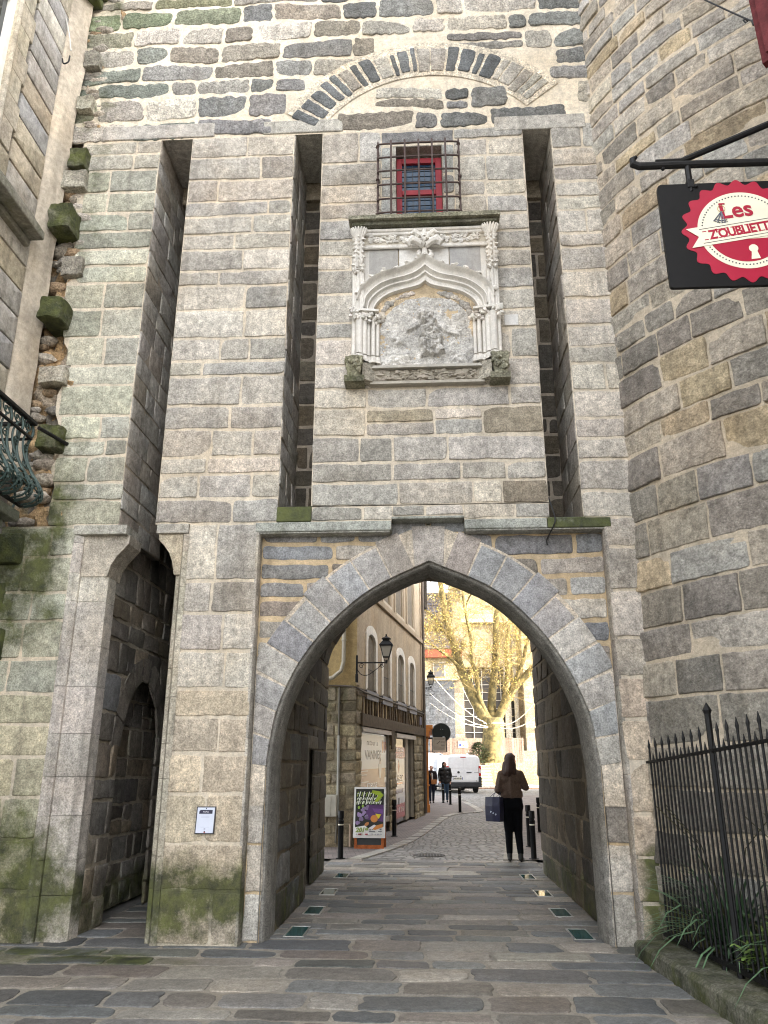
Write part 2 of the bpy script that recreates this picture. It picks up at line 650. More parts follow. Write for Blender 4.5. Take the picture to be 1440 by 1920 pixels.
PAL_A = [(.455, .42, .365), (.42, .392, .348), (.475, .44, .385), (.375, .355, .32), (.50, .465, .41), (.43, .40, .352), (.45, .41, .36), (.34, .322, .29), (.48, .435, .37), (.40, .385, .355), (.46, .43, .385)]
PAL_W = [(0.445, 0.408, 0.355), (0.488, 0.445, 0.392), (0.424, 0.392, 0.350), (0.466, 0.424, 0.360), (0.392, 0.371, 0.339), (0.456, 0.382, 0.286)]
PAL_R = [(.19, .19, .19), (.22, .22, .21), (.36, .33, .28), (.30, .285, .26), (.25, .225, .19), (.18, .185, .18), (.28, .275, .265), (.26, .235, .20), (.44, .41, .37), (.47, .44, .39), (.21, .21, .21)]
PAL_T = [(0.330, 0.294, 0.246), (0.286, 0.261, 0.229), (0.363, 0.322, 0.269), (0.308, 0.294, 0.275), (0.374, 0.306, 0.212), (0.259, 0.239, 0.212), (0.352, 0.322, 0.286)]
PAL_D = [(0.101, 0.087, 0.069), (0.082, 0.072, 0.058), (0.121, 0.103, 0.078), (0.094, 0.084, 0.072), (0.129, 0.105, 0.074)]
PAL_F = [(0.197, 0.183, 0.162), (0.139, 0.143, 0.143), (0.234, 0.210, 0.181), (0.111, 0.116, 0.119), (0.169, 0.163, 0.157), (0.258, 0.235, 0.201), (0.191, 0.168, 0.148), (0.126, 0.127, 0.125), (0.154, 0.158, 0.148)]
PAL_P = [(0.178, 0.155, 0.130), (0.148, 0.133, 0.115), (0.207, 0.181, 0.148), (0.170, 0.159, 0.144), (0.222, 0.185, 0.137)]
MOR_TOP = (.72, .64, .52)
MOR_ASH = (.60, .53, .43)
MOR_TOW = (.50, .43, .335)

YF = 7.85          # front of the gate
YR = 8.02          # back of the drawbridge recess


def front(u, v, n): return (u, YF - n, v)
def recess(u, v, n): return (u, YR - n, v)
def facing_right(X0):
    return lambda u, v, n: (X0 + n, u, v)
def facing_left(X0):
    return lambda u, v, n: (X0 - n, u, v)


def sm(x, a, b):
    t = min(1, max(0, (x - a) / (b - a))) if b != a else 0
    return t * t * (3 - 2 * t)


def moss_gate(w):
    x, y, z = w[0], w[1], w[2]
    m = 0.0
    # damp foot of the wall and of the piers
    m = max(m, .61 * (1 - sm(z, .45, 1.08)) * (.50 + .50 * sm(z, -.1, .4)) if x < -1.7 else 0)
    m = max(m, .74 * (1 - sm(z, .55, 1.1)) * sm(x, 1.86, 1.95))
    # green left shoulder under the balcony
    m = max(m, .50 * (1 - sm(x, -4.05, -3.35)) * (1 - sm(z, 3.9, 7.0)) * sm(z, 2.0, 3.2))
    m = max(m, .56 * (1 - sm(x, -3.9, -3.2)) * (1 - sm(z, .9, 1.9)))
    m = max(m, .34 * (1 - sm(x, -4.2, -3.5)) * sm(z, 6.0, 7.5))
    m = max(m, .44 * (1 - sm(x, -4.3, -3.2)) * sm(z, 11.0, 11.8))
    # wet sills of the slots
    m = max(m, .62 * (1 - sm(abs(x + 1.39), .16, .22)) * (1 - sm(abs(z - 4.14), .06, .12)))
    m = max(m, .55 * (1 - sm(abs(x - 1.5), .2, .28)) * (1 - sm(abs(z - 4.0), .05, .1)))
    return m


def tint_gate(u, v, c):
    """the courses to the left and above are greener or paler stone"""
    g = .5 * (1 - sm(u, -3.9, -2.9)) * (1 - sm(v, 8.5, 9.4))
    c = (c[0] * (1 - .18 * g), c[1] * (1 - .05 * g), c[2] * (1 - .2 * g))
    if v < 2.2: c = (c[0] * 1.03, c[1] * .95, c[2] * .84)
    return c


# ------------------------------------------------------------------ the gate tower
gate = empty('gate_tower', (0, YF, 0))
tag(gate, 'tall pale granite gate tower with pointed archway and three long drawbridge slots', 'gate tower')
GI = Matrix.Translation((0, -YF, 0))


def under(o, root):
    """child of a root Empty that keeps its world place"""
    o.parent = root
    o.matrix_parent_inverse = root.matrix_basis.inverted() if root.rotation_euler.z == 0 else (Matrix.Translation(root.location) @ Matrix.Rotation(root.rotation_euler.z, 4, 'Z')).inverted()
    return o


XL, XRT = -4.62, 2.32
S1 = (-3.31, -2.90); S2 = (-1.57, -1.21); S3 = (1.33, 1.68)
Z_TOP = 9.28
rg = random.Random(11)

# --- bulk behind the facing, so that no light leaks
core = MB(); core.col = (.2, .18, .15, 0)
core.box(XL, XRT + 1.5, 9.25, 13.2, 4.95, 13.2)
core.box(XL, XRT + 1.5, 7.87, 9.25, Z_TOP + .12, 13.2)
core.box(-4.05, S1[0] - .01, 7.87, 9.25, 4.02, Z_TOP + .03)
core.box(XL, -4.04, 8.0, 9.25, 4.02, Z_TOP + .03)
core.box(S1[1] + .01, S2[0] - .01, 7.87, 9.25, 4.02, Z_TOP + .03)
core.box(S2[1] + .01, S3[0] - .01, 8.3, 9.25, 4.12, Z_TOP + .03)
core.box(S2[1] + .01, -.325, 7.87, 8.31, 4.12, Z_TOP + .03)
core.box(.325, S3[0] - .01, 7.87, 8.31, 4.12, Z_TOP + .03)
core.box(-.33, .33, 7.87, 8.31, 4.12, 7.95)
core.box(-.33, .33, 7.87, 8.31, 9.03, Z_TOP + .03)
core.box(S3[1] + .01, XRT + 1.5, 7.87, 9.25, 4.12, Z_TOP + .03)
core.box(1.93, XRT + 1.5, 7.87, 9.25, 0, 4.13)
core.box(S2[0] - .02, S2[1] + .02, 8.86, 9.25, 4.02, Z_TOP + .03)
core.box(S3[0] - .02, S3[1] + .02, 8.86, 9.25, 4.02, Z_TOP + .03)
core.box(-2.5, -1.79, 7.87, 8.40, 0, 4.03)
core.box(-2.5, -1.72, 8.39, 13.1, 0, 4.96)
core.box(1.92, XRT + 1.5, 8.0, 9.25, 0, 4.12)
core.box(1.82, XRT + 1.5, 9.2, 13.2, 0, 4.96)
core.box(XL, -3.76, 8.00, 13.2, 0, 4.03)
core.box(-3.77, -3.50, 8.0, 8.70, 0, 4.03); core.box(-3.77, -3.50, 11.6, 13.2, 0, 4.03); core.box(-3.77, -3.50, 8.69, 11.61, 2.62, 4.03)
core.box(-3.6, -2.4, 11.9, 12.2, 0, 5.0)
core.box(-3.45, -2.6, 9.24, 12.2, 4.3, 4.97)
under(core.build('inner_masonry', M_DARK), gate)

# --- facing
W = MB()
ash = dict(hr=(.19, .40), wr=(.30, 1.0), joint=.024, mcol=MOR_ASH, proud=.010, bev=.008, rc=.016, jit=.009, tilt=.007, moss=moss_gate, tint=tint_gate, wav=.016, vary=.11)


def tooth_edge(v):
    k = int(v * 9.1)
    h = math.sin(k * 12.9898) * 43758.5453
    h -= math.floor(h)
    return -4.36 + .16 * (1 - sm(v, 4.5, 9)) + .20 * h


# left shoulder
courses(W, -4.3, S1[0], 4.05, Z_TOP, front, rg, PAL_A, **ash, ul=lambda v: tooth_edge(v), square=True)
courses(W, -4.6, -3.78, 0.0, 4.05, front, rg, PAL_A + PAL_W[:2], **{**ash, 'hr': (.28, .48), 'wr': (.28, .6)})
# panels between the slots
courses(W, S1[1], S2[0], 4.05, Z_TOP, front, rg, PAL_A, **ash)
mid = dict(ash)
courses(W, S2[1], S3[0], 4.22, 5.62, front, rg, PAL_A + [(.30,.26,.20)], **mid)
courses(W, S2[1], -.46, 5.62, Z_TOP, front, rg, PAL_A, **mid)
courses(W, .46, S3[0], 5.62, Z_TOP, front, rg, PAL_A, **mid)
courses(W, -.46, .46, 5.62, 7.97, front, rg, PAL_A, **mid)
courses(W, -.46, -.315, 7.97, 9.03, front, rg, [(.27, .27, .265), (.33, .33, .32)], **{**mid, 'wr': (.3, .5)})
courses(W, .315, .46, 7.97, 9.03, front, rg, [(.27, .27, .265), (.33, .33, .32)], **{**mid, 'wr': (.3, .5)})
courses(W, -.46, .46, 9.03, Z_TOP, front, rg, [(.18, .185, .19), (.2, .2, .2)], **{**mid, 'hr': (.2, .24), 'wr': (.9, 1.0), 'joint': .05})
courses(W, S3[1], XRT, 4.05, Z_TOP, front, rg, PAL_A, **ash)
# pier right of the arch and pier between door and arch
courses(W, 1.89, XRT, 0.0, 4.05, front, rg, PAL_W[:4] + PAL_A[:3], **{**ash, 'hr': (.32, .48), 'wr': (.3, .5)})
courses(W, -2.52, -1.76, 0.0, 4.05, front, rg, PAL_W[:5] + PAL_A[:3], **{**ash, 'hr': (.26, .5), 'wr': (.24, .6)})
# ledge and lintel courses over the recess
courses(W, S1[1], S2[0], 3.93, 4.06, front, rg, PAL_A, **{**ash, 'hr': (.12, .14), 'mort': False}) if False else None
courses(W, -1.21, -.34, 4.05, 4.23, front, rg, PAL_A + PAL_R[:3], **{**ash, 'hr': (.16, .2)})
courses(W, .43, S3[0], 4.05, 4.23, front, rg, PAL_A, **{**ash, 'hr': (.16, .2)})
courses(W, -.34, .43, 4.09, 4.23, front, rg, PAL_A, **{**ash, 'hr': (.13, .2), 'wr': (.2, .4)})
under(W.build('wall_face', M_ASH, smooth=True, angle=50), gate)

# --- the upper wall: rubble in wide pale joints, with a relieving arch
T = MB()
ARC_C = (.17, 8.55); ARC_RI, ARC_RO = 1.66, 2.12


def in_arch(u, v):
    r_ = math.hypot(u - ARC_C[0], v - ARC_C[1])
    return ARC_RI - .1 < r_ < ARC_RO + .07 and v > Z_TOP + .05


def tint_top(u, v, c):
    if c[0] < .3:
        if u < -3.3: c = (c[0] * .95, c[1] * 1.02, c[2] * .92)
        if v > 11.3 and u < -2.6: c = (c[0] * .85, c[1] * .92, c[2] * .7)
    return c


rub = dict(hr=(.19, .40), wr=(.28, 1.05), joint=.038, mcol=MOR_TOP, proud=.012, bev=.014, rc=.045, jit=.02, tilt=.012, moss=moss_gate, wav=.05, vary=.16, step=.06, tint=tint_top)
courses(T, -4.62, XRT, Z_TOP, 13.0, front, random.Random(5), PAL_R, **rub, skip=in_arch)
# long pale lintels over the slots
for a, b, z in ((-4.15, -2.6, 9.30), (-1.85, -.95, 9.32), (.95, 2.0, 9.22)):
    pass
arch_rows = []
rga = random.Random(21)
K = 30
strip, sc, sf = [], [], []
for i in range(K + 1):
    th = R(40) + (R(150) - R(40)) * i / K
    for r_ in (ARC_RI - .05, ARC_RO + .05):
        strip.append(front(ARC_C[0] + r_ * math.cos(th), ARC_C[1] + r_ * math.sin(th), .012)); sc.append((*MOR_TOP, 0))
for i in range(K):
    sf.append((2 * i, 2 * i + 2, 2 * i + 3, 2 * i + 1))
T.addc(strip, sc, sf)
th = R(42)
while th < R(149):
    wdt = rga.uniform(.09, .22)
    dth = wdt / 1.9
    darkish = rga.random() < (.75 if th > R(108) else .62 if th > R(66) else .08)
    c = jitter_col((.16, .17, .175) if darkish else (.45, .42, .37), rga, .12)
    ra, rb = ARC_RI + rga.uniform(0, .05), ARC_RO - rga.uniform(0, .08)
    g = .018 if darkish else .007
    t0, t1 = th + g / 1.9, th + dth - g / 1.9
    P = lambda r_, t: (ARC_C[0] + r_ * math.cos(t), ARC_C[1] + r_ * math.sin(t))
    stone(T, [P(ra, t0), P(rb, t0), P(rb, t1), P(ra, t1)], lambda u, v, n: front(u, v, n + .012), c, rga, proud=.012, bev=.015, rc=.03 if darkish else .01, jit=.008, step=.09)
    th += dth
under(T.build('upper_wall', M_RUB, smooth=True, angle=60), gate)

# lintel blocks over the three slots and the ledge with its raised middle
for a, b, z0, z1 in ((-4.10, -2.62, 9.30, 9.52), (-1.98, -.95, 9.30, 9.50), (.98, 2.12, 9.20, 9.42)):
    Lm = MB(); Lm.col = (*jitter_col((.42, .40, .365), rg, .05), 0)
    Lm.bbox(a, b, YF - .02, YF + .9, z0, z1, .012)
    Lm.bbox(a + .3, b - .2, YF + .93, YF + 1.42, z0 - .25, z1, .012, col=(.34, .29, .22, 0))
    under(Lm.build('slot_lintel', M_ASH), gate)
Lg = MB(); Lg.col = (.36, .355, .325, .25)
for a, b, z0, z1 in ((-1.80, -.342, 3.945, 4.05), (.432, 1.30, 3.945, 4.05), (1.304, 1.96, 3.945, 4.05), (-.338, .428, 4.065, 4.095),
                     (-1.58, -1.20, 4.055, 4.225)):
    mo = .6 if (a, z0) in ((-1.58, 4.055), (1.304, 3.945)) else .25
    cc = (.33, .34, .31, mo)
    Lg.bbox(a, b, YF - .016, YR + .03 if z0 > 3.95 or a > -3 else YF + .2, z0, z1, .01, col=cc)
Lg.box(-1.76, -.36, YF + .005, YR + .02, 3.93, 3.947); Lg.box(.45, 1.89, YF + .005, YR + .02, 3.93, 3.947)
Lg.bbox(S3[0] - .02, S3[1] + .02, YF - .012, 8.9, 3.96, 4.06, .01, col=(.3, .32, .27, .55))
Lg.bbox(S2[0] - .01, S2[1] + .01, YF + .03, 8.9, 4.0, 4.2, .01, col=(.3, .32, .27, .5))
under(Lg.build('ledge', M_ASH), gate)

# --- cheeks of the slots
Ck = MB()
ck = dict(hr=(.22, .38), wr=(.3, .6), joint=.012, mcol=(.36, .31, .25), proud=.008, bev=.008, rc=.012, jit=.005, tilt=.008, moss=None, vary=.12)
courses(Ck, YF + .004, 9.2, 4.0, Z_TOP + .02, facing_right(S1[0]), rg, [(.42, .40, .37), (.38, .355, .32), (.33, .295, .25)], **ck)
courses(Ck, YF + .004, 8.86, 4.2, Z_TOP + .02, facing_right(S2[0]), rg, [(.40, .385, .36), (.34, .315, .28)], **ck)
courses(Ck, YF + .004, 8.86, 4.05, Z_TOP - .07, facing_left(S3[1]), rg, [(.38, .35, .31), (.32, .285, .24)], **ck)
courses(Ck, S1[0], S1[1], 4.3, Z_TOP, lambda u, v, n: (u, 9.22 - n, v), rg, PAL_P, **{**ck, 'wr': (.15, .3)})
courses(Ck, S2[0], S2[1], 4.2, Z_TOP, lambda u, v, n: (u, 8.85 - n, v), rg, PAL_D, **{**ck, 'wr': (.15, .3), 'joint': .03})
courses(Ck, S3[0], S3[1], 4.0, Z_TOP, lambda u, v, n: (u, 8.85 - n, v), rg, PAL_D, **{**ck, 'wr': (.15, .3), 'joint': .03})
mortar(Ck, YF, 9.2, 4.0, Z_TOP, facing_left(S1[1] + .006), (.22, .2, .17))
mortar(Ck, YF, 8.86, 4.0, Z_TOP, facing_left(S2[1] + .006), (.22, .2, .17))
mortar(Ck, YF, 8.86, 4.0, Z_TOP, facing_right(S3[0] - .006), (.22, .2, .17))
under(Ck.build('slot_cheek', M_DARK, smooth=True, angle=50), gate)

# --- the arch: recessed panel, voussoirs, jambs, moulded arris
AL = catmull([(-1.60, 1.2), (-1.60, 1.55), (-1.575, 1.80), (-1.50, 2.16), (-1.30, 2.59), (-.98, 3.0), (-.54, 3.36), (.05, 3.64)], 8)
AR = catmull([(1.68, 1.2), (1.68, 1.50), (1.655, 1.75), (1.60, 2.1), (1.40, 2.57), (1.11, 2.98), (.70, 3.345), (.05, 3.64)], 8)


def arc_at(C, s):
    """point and outward normal at arc length s from the springing"""
    acc = 0
    for i in range(len(C) - 1):
        l = (C[i + 1] - C[i]).length
        if acc + l >= s or i == len(C) - 2:
            t = (s - acc) / l
            p = C[i].lerp(C[i + 1], t); d = (C[i + 1] - C[i]).normalized()
            return p, d
        acc += l


def clen(C): return sum((C[i + 1] - C[i]).length for i in range(len(C) - 1))


def intr(z, side):
    C = AL if side < 0 else AR
    for i in range(len(C) - 1):
        if C[i].y <= z <= C[i + 1].y:
            t = (z - C[i].y) / max(1e-6, C[i + 1].y - C[i].y)
            return C[i].lerp(C[i + 1], t).x
    return C[0].x if z < C[0].y else C[-1].x


A_ = MB()
rgv = random.Random(33)
# filling above the ring
fill = dict(hr=(.14, .26), wr=(.3, .9), joint=.035, mcol=(.52, .41, .27), proud=.010, bev=.014, rc=.03, jit=.01, tilt=.006, vary=.14, wav=.02)
pal_fill = [(.27, .28, .29), (.33, .33, .33), (.24, .24, .24), (.40, .37, .33), (.25, .22, .19)]


def ring_mid(side):
    def f(z):
        if z > 3.86: return .05 + side * .02
        x = intr(max(1.2, z - .20), side) + side * .16
        return max(-1.74, min(1.87, x))
    return f


courses(A_, -1.76, .05, 2.2, 4.1, recess, rgv, pal_fill, **fill, ur=ring_mid(-1))
courses(A_, .05, 1.89, 2.2, 4.1, recess, rgv, pal_fill, **fill, ul=ring_mid(1))
courses(A_, -1.76, -1.60, 0, 1.56, recess, rgv, PAL_W, **{**fill, 'hr': (.34, .5), 'joint': .012, 'wr': (.3, .4), 'rc': .01}, ur=lambda z: -1.60)
courses(A_, 1.68, 1.89, 0, 1.56, recess, rgv, PAL_W, **{**fill, 'hr': (.34, .5), 'joint': .012, 'wr': (.3, .4), 'rc': .01}, ul=lambda z: 1.68)
under(A_.build('arch_panel', M_ASH, smooth=True, angle=50), gate)

V = MB()
for C, side, nb in ((AL, -1, 10), (AR, 1, 10)):
    Lc = clen(C)
    s0 = .36
    step_ = (Lc - s0 - (.17 if side < 0 else .17)) / nb
    for i in range(nb + (1 if side < 0 else 0)):
        a = s0 + i * step_; b = a + step_
        key = False
        if i == nb: a, b, key = Lc - .17, Lc, True
        g = .008
        inn, out = [], []
        for k in range(5):
            s = a + g + (b - a - 2 * g) * k / 4
            p, d = arc_at(C, s)
            nrm = Vector((-d.y, d.x)) if side < 0 else Vector((d.y, -d.x))
            inn.append(p)
            th_ = .39 + .04 * math.sin(i * 2.3)
            q = p + nrm * th_
            if side < 0: q.x = max(q.x, -1.745)
            else: q.x = min(q.x, 1.875)
            out.append(q)
        if key:
            p0, _ = arc_at(AL, Lc - .17); p1, _ = arc_at(AR, clen(AR) - .17)
            poly = [(p0.x + .004, p0.y), (.05, 3.645), (p1.x - .004, p1.y), (.23, 4.03), (-.13, 4.03)]
        else:
            poly = [tuple(p) for p in inn] + [tuple(p) for p in reversed(out)]
            if side < 0: poly = poly[::-1]
            # run counter-clockwise
        ar = sum(poly[k - 1][0] * poly[k][1] - poly[k][0] * poly[k - 1][1] for k in range(len(poly)))
        if ar < 0: poly = poly[::-1]
        c = jitter_col(rgv.choice([(.34, .34, .345), (.40, .385, .37), (.45, .42, .385), (.37, .365, .355), (.42, .38, .34)]), rgv, .08)
        stone(V, poly, lambda u, v, n: recess(u, v, n + .022), c, rgv, proud=.012, bev=.006, rc=.006, jit=.001, tilt=.003, sink=.03, step=.2)
for C, side in ((AL, -1), (AR, 1)):
    rows = []
    for i in range(len(C)):
        d = (C[min(i + 1, len(C) - 1)] - C[max(i - 1, 0)]).normalized()
        nrm = Vector((-d.y, d.x)) if side < 0 else Vector((d.y, -d.x))
        p = C[i]
        if i == len(C) - 1: nrm = Vector((0, 1))
        r_ = []
        for off, yy in ((.0, YR - .034), (.012, YR - .02), (.012, YR + .0), (-.028, YR + .012), (-.045, YR + .04), (-.03, YR + .065), (-.03, YR + .08), (-.062, YR + .12), (-.062, YR + .45), (.3, YR + .45)):
            q = p + nrm * off
            r_.append(Vector((q.x, yy, q.y)))
        rows.append(r_)
    k0 = len(V.v)
    base = [r_.copy() if False else [Vector((v.x, v.y, 0)) for v in rows[0]] for r_ in (0,)]
    V.loft(base + rows, col=(.21, .20, .18, 0))
under(V.build('arch_ring', M_ASH, smooth=True, angle=40), gate)

# sides of the recess and the chamfered edges of pier and jamb
for x, s in ((-1.76, 1), (1.89, -1)):
    E_ = MB()
    z = 0.0
    while z < 3.93:
        h = min(rg.uniform(.3, .5), 3.93 - z)
        c = (*jitter_col((.40, .365, .32), rg, .08), .5 if z < .8 else 0)
        E_.prism([(x - .005 * s, YF + .0), (x - .005 * s - .02 * s, YF - .008), (x + .0 * s, YF - .008), (x + .012 * s, YF + .04), (x + .012 * s, YF + .07), (x + .004 * s, YF + .09), (x + .004 * s, YR + .03), (x - .04 * s, YR + .03)],
                 lambda u, v, n: (u, v, n), z + .002, z + h - .002, col=c)
        z += h
    E_.c = [(c[0], c[1], c[2], moss_gate(v)) for c, v in zip(E_.c, E_.v)]
    under(E_.build('recess_jamb', M_ASH), gate)

# --- pedestrian door: framed recess, shouldered lintel, jambs
fm_ = lambda u, v, n: (u, n, v)
for x0, s in ((-3.78, 1), (-2.57, -1)):
    D_ = MB()
    z = 0.0
    while z < 3.94:
        h = min(rg.uniform(.26, .48), 3.94 - z)
        c = (*jitter_col((.46, .43, .39) if s > 0 else (.40, .365, .30), rg, .06), .55 * (1 - sm(z, .3, .9)))
        w = .38 if s > 0 else .08
        if s > 0:
            poly = [(x0, YF - .012), (x0 + .05, YF - .012), (x0 + .09, YF + .045), (x0 + .09, YF + .085), (x0 + .28, YF + .085), (x0 + .33, YF + .07), (x0 + .38, YF + .12), (x0 + .38, YF + .34), (x0 - .02, YF + .34)]
        else:
            poly = [(x0 + .06, YF - .012), (x0 + .0, YF - .012), (x0 - .03, YF + .04), (x0 - .03, YF + .06), (x0 - .075, YF + .07), (x0 - .09, YF + .10), (x0 - .09, YF + .34), (x0 + .08, YF + .34)]
            poly = poly[::-1]
        D_.prism(poly, lambda u, v, n: (u, v, n), z + .002, z + h - .002, col=c)
        z += h
    if s > 0:
        cl = [(-3.47, 3.5), (-3.40, 3.5), (-3.375, 3.62), (-3.32, 3.72), (-3.25, 3.80), (-3.20, 3.86), (-3.19, 3.955), (-3.70, 3.955), (-3.70, 3.5)]
        D_.prism(cl, fm_, YF + .07, YF + .42, col=(.42, .38, .32, 0))
        D_.bbox(-3.80, S1[0] + .10, YF - .006, YF + .42, 3.950, 4.055, .008, col=(.40, .385, .34, .3))
    else:
        cr = [(-2.57, 3.5), (-2.57, 3.955), (-2.86, 3.955), (-2.85, 3.88), (-2.79, 3.82), (-2.73, 3.74), (-2.69, 3.64), (-2.66, 3.5)]
        D_.prism(cr, fm_, YF + .03, YF + .42, col=(.40, .35, .27, 0))
        D_.bbox(S1[1] + .02, -2.53, YF - .006, YF + .42, 3.950, 4.055, .008, col=(.42, .40, .36, .0))
    D_.c = [(c[0], c[1], c[2], max(c[3] if v[2] > 3.9 else 0, moss_gate(v))) for c, v in zip(D_.c, D_.v)]
    under(D_.build('door_frame', M_ASH, smooth=False), gate)

# passage behind the pedestrian door; its left wall has a low arched doorway
P_ = MB()
pd = dict(hr=(.2, .4), wr=(.22, .5), joint=.018, mcol=(.33, .29, .23), proud=.014, bev=.012, rc=.02, jit=.01, tilt=.012, vary=.16)
wl_ = facing_right(-3.42)


def dw(z):   # doorway reveal: left edge by height
    return 8.78 if z < 1.75 else 8.78 + .62 * (1 - math.sqrt(max(0, 1 - ((z - 1.75) / .80) ** 2)))


def dw2(z):
    return 10.02 if z < 1.75 else 10.02 - .62 * (1 - math.sqrt(max(0, 1 - ((z - 1.75) / .80) ** 2)))


mossP = lambda w: .45 * (1 - sm(w[2], .2, .7))
pdm = {**pd, 'moss': mossP}
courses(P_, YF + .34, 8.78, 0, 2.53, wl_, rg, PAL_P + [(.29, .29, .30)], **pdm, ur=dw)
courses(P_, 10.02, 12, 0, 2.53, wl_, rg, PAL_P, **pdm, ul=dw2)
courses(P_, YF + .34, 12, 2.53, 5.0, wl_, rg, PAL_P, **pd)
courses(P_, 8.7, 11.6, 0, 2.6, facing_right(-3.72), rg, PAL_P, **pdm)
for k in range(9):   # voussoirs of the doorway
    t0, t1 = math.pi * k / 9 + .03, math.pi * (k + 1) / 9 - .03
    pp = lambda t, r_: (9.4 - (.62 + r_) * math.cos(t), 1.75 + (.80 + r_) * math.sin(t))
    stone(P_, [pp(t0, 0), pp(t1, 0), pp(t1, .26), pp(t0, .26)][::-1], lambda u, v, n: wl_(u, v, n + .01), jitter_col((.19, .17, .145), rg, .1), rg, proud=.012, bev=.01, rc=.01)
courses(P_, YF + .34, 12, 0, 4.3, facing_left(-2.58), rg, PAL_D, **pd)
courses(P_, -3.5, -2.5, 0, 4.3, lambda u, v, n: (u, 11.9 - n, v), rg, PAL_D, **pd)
P_.box(-3.74, -3.4, 8.77, 10.03, 2.6, 2.7, col=(.12, .11, .1, 0))
mortar(P_, -3.45, -2.55, 9.2, 12, lambda u, v, n: (u, v, 4.3), (.14, .13, .12))
under(P_.build('side_passage', M_DARK, smooth=True, angle=50), gate)

# --- vaulted passage behind the arch
B_PTS_L = catmull([(-1.66, 0), (-1.66, 1.6), (-1.66, 2.9), (-1.655, 3.25), (-1.44, 3.72), (-.99, 4.20), (-.52, 4.50), (.02, 4.64)], 6)
B_PTS_R = catmull([(1.76, 0), (1.77, 1.6), (1.78, 2.9), (1.77, 3.6), (1.60, 3.96), (1.22, 4.27), (.62, 4.55), (.02, 4.64)], 6)


def along(C, side):
    def f(u, v, n):
        p, d = arc_at(C, v)
        nrm = Vector((d.y, -d.x)) if side < 0 else Vector((-d.y, d.x))
        return (p.x + nrm.x * n, u, p.y + nrm.y * n)
    return f


Tn = MB()
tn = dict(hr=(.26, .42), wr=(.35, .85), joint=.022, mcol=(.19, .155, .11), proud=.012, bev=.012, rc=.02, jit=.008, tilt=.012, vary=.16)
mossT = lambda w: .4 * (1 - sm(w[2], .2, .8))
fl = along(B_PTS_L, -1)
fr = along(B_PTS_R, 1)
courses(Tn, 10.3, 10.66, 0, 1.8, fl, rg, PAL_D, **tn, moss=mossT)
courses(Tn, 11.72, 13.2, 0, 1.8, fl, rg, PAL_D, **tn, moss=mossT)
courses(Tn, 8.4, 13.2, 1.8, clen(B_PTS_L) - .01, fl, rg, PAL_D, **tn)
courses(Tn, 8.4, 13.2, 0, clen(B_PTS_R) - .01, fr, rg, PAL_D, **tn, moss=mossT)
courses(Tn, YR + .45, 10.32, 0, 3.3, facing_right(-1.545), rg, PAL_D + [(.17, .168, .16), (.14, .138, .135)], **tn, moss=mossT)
mortar(Tn, -1.75, -1.54, 0, 3.3, lambda u, v, n: (u, 10.32, v), (.25, .22, .17))
Tn.bbox(-1.70, -1.555, 10.34, 10.62, 0, 1.9, .02, col=(.20, .175, .14, .1))
Tn.bbox(-1.72, -1.60, 10.6, 11.8, 1.8, 1.98, .02, col=(.2, .175, .14, 0))
mortar(Tn, -2.0, 2.0, 0, 5.2, lambda u, v, n: (u, 13.201, v), (.3, .27, .22), ul=None) if False else None
under(Tn.build('vaulted_passage', M_DARK, smooth=True, angle=50), gate)
# back face of the tower round the rear arch
Bk = MB(); Bk.col = (.30, .27, .22, 0)
for C, xo in ((B_PTS_L, -4.6), (B_PTS_R, 3.8)):
    rows = [[Vector((p.x, 13.21, p.y)), Vector((xo, 13.21, p.y))] for p in C]
    Bk.loft(rows)
Bk.box(-4.6, 3.8, 13.2, 13.21, 4.64, 13.2)
under(Bk.build('rear_wall', M_FAR), gate)
dr = MB(); dr.col = (.05, .035, .025, 0)
for k in range(5):
    dr.bbox(-1.78, -1.74, 10.68 + k * .205, 10.68 + k * .205 + .195, 0, 1.8, .008)
dr = under(dr.build('passage_door', M_WOOD), gate)
h_ = MB(); h_.tube([(-1.735, 11.5, .95), (-1.70, 11.5, .95), (-1.70, 11.5, 1.07), (-1.735, 11.5, 1.07)], .009, 6)
under(h_.build('handle', M_IRON), dr)
dr['label'] = 'dark plank door in the left side of the passage'

# --- broken bonding stones on the left edge and the raw mortar behind them
Tt = MB()
rgt = random.Random(44)
rows = []
for j in range(240):
    z = 4.0 + j * 9.0 / 239
    row = []
    for i in range(22):
        x = -4.64 + i * .72 / 21
        y = YF + .10 - .12 * noise.noise(Vector((x * 5, 1.2, z * 3.1))) - .13 * noise.noise(Vector((x * 11, 7.1, z * 8)))
        row.append(Vector((x, y, z)))
    rows.append(row)
k0 = len(Tt.v)
Tt.loft(rows, col=(.42, .29, .16, .05))
for i in range(k0, len(Tt.v)):
    p = Tt.v[i]
    k = .85 + .5 * noise.noise(Vector((p[0] * 3, p[1] * 3, p[2] * 2.2)))
    gr = 1 if noise.noise(Vector((p[0] * 4 + 9, 3, p[2] * 4))) > .12 else 0
    Tt.c[i] = (.42 * k, (.29 + .06 * gr) * k, (.16 + .11 * gr) * k, .3 * (1 - sm(p[2], 4.0, 6)))
big = [(8.92, -4.42, .2, .16, .30), (8.62, -4.50, .30, .12, .28), (7.92, -4.48, .26, .30, .34), (6.63, -4.42, .26, .30, .27), (5.85, -4.4, .3, .12, .2), (9.85, -4.46, .2, .12, .2), (10.6, -4.45, .2, .12, .24), (7.35, -4.35, .25, .08, .26), (5.05, -4.28, .25, .16, .27)]
